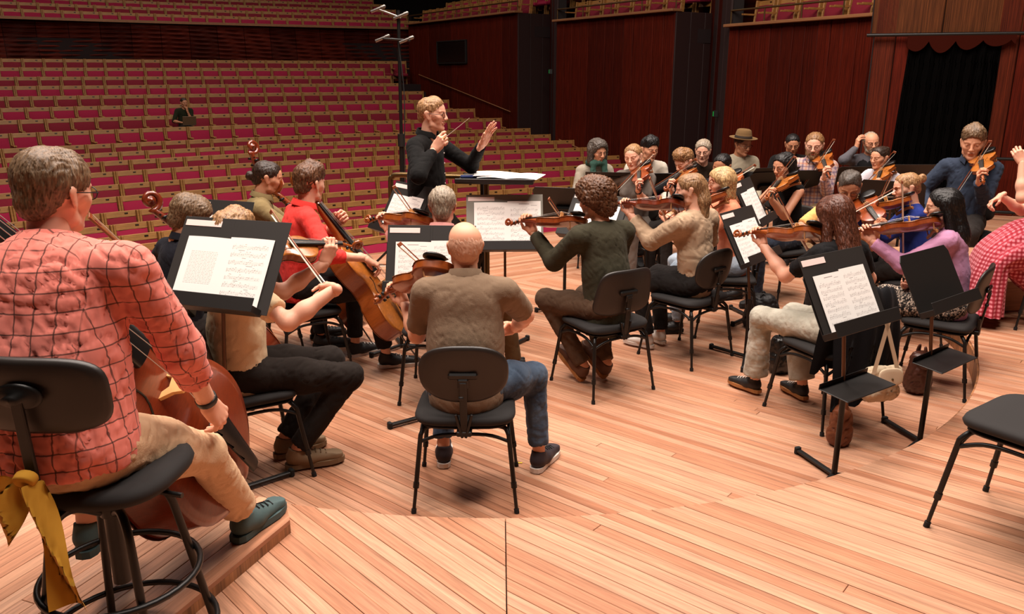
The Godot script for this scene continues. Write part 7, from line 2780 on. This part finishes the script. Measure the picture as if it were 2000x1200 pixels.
	tb.position = V(2.03, 0.27, -4.22)
	tb.rotation.y = 0.2
	var f := Field.new()
	f.k = 0.03
	f.cap(V(-0.06, 0.03, 0), V(0.06, 0.03, 0), 0.055, 0.055, V(0, 0, 1), 1.2)
	f.cap(V(-0.075, 0.13, 0), V(0.075, 0.13, 0), 0.05, 0.05, V(0, 0, 1), 1.4)
	var g := f.build(0.008)
	folds(g, 0.008, 20.0, 4.0)
	part(tb, "bag_body", arrays_mesh(g, PackedColorArray(), true), M.canvas)
	part(tb, "flap", pad(super_ellipse(0.075, 0.05, 3.0, 20), 0.012, Transform3D(Basis(Vector3.RIGHT, PI / 2 - 0.2), V(0.015, 0.135, 0.058))), M.canvas)
	part(tb, "stud", MB.new().lathe([Vector2(0.001, 0.0), Vector2(0.007, 0.0), Vector2(0.005, 0.005), Vector2(0.001, 0.006)], 10, Transform3D(Basis(Vector3.RIGHT, PI / 2), V(0.02, 0.125, 0.066))).mesh(), M.brass)
	for s in [-1.0, 1.0]:
		var rows := []
		for k in 10:
			var t := k / 9.0
			rows.append([V(0.075 * s - 0.10 * s * t + 0.0 - 0.012, 0.15 + 0.34 * t, 0.03 - 0.05 * t), V(0.075 * s - 0.10 * s * t + 0.012, 0.15 + 0.34 * t, 0.03 - 0.05 * t)])
		part(tb, "strap", cloth_strip(rows, 0.004), M.canvas)
	tag(tb, "tote_bag", "cream canvas tote bag hanging from the chair at the right front", "bag")
	var jk := Node3D.new()
	jk.position = V(1.96, 0, -4.36)
	jk.rotation.y = face(-0.42, -0.91)
	var rows := []
	var prof := [[0.0, 0.40, 0.055], [0.0, 0.60, 0.02], [0.0, 0.78, 0.0], [0.0, 0.86, -0.035], [0.0, 0.80, -0.075], [0.0, 0.62, -0.10], [0.0, 0.42, -0.115], [0.0, 0.24, -0.125]]
	for q in prof:
		var r := []
		for s in 25:
			var u := s / 24.0 - 0.5
			var wd := 0.46 + 0.10 * absf(q[1] - 0.8)
			r.append(V(u * wd, q[1] - 0.09 * u * u * 2.0 + 0.012 * sin(s * 1.3), q[2] + 0.014 * sin(s * 0.9 + q[1] * 7.0) * (1.0 if q[1] < 0.7 else 0.3) + 0.25 * u * u))
		rows.append(r)
	var fine := []
	for k in rows.size() - 1:
		for w in 4:
			var r := []
			for s in 25:
				r.append((rows[k][s] as Vector3).cubic_interpolate(rows[k + 1][s], rows[maxi(k - 1, 0)][s], rows[mini(k + 2, rows.size() - 1)][s], w / 4.0))
			fine.append(r)
	fine.append(rows[rows.size() - 1])
	part(jk, "jacket_body", cloth_strip(fine, 0.006), fabric(Color(0.05, 0.048, 0.06)))
	tag(jk, "dark_jacket", "black jacket draped over the chair back of the woman in pale jeans", "jacket")
	# a second, half hidden bass bow behind the man in the checked shirt
	var bw: Node3D = fiddles.bass_bow.duplicate()
	var b := V(-1.80, 1.42, -3.45)
	var a := V(-1.56, 0.86, -3.85)
	bw.transform = Transform3D(Basis(Quaternion(Vector3.UP, (b - a).normalized())), a)
	tag(bw, "bass_bow", "dark bow slanting down behind the man in the checked shirt", "bow")
	for k in fiddles: fiddles[k].free()
	for k in shared:
		if shared[k] is Node: shared[k].free()

func bag(p: Vector3, turn: float, size: Vector3, m: Material, label: String, open: bool) -> void:
	var o := Node3D.new()
	o.position = p
	o.rotation.y = turn
	var f := Field.new()
	f.k = 0.05
	var r := size.z * 0.5
	var w := size.x * 0.5 - r
	for y in [0.25, 0.55, 0.85]:
		var ww := w * (1.0 if y < 0.7 else (1.0 if open else 0.75))
		f.cap(V(-ww, size.y * y, 0), V(ww, size.y * y, 0), r * (1.05 if y < 0.5 else 0.85), r * (1.05 if y < 0.5 else 0.85))
	f.cut(V(0, 0.004, 0), V(0, -1, 0))
	if open: f.sub(V(-w, size.y * 1.05, 0), V(w, size.y * 1.05, 0), r * 0.62, r * 0.62)
	var g := f.build(0.011)
	folds(g, 0.010, 17.0, size.x * 40.0)
	var v: PackedVector3Array = g[0]
	for k in v.size(): v[k].y = maxf(v[k].y, 0.002)
	g[0] = v
	part(o, "bag_body", arrays_mesh(g, PackedColorArray(), true), m)
	for s in [-1.0, 1.0]:
		var e = r * 0.6 * s
		part(o, "handle", MB.new().tube(smooth([V(-w * 0.6, size.y * 0.9, e), V(-w * 0.5, size.y * 1.12, e * 0.8), V(0, size.y * (1.22 if not open else 1.16), e * 0.6), V(w * 0.5, size.y * 1.1, e * 0.8), V(w * 0.6, size.y * 0.9, e)], 6), 0.007, 8).mesh(), m)
	tag(o, "bag", label, "bag")
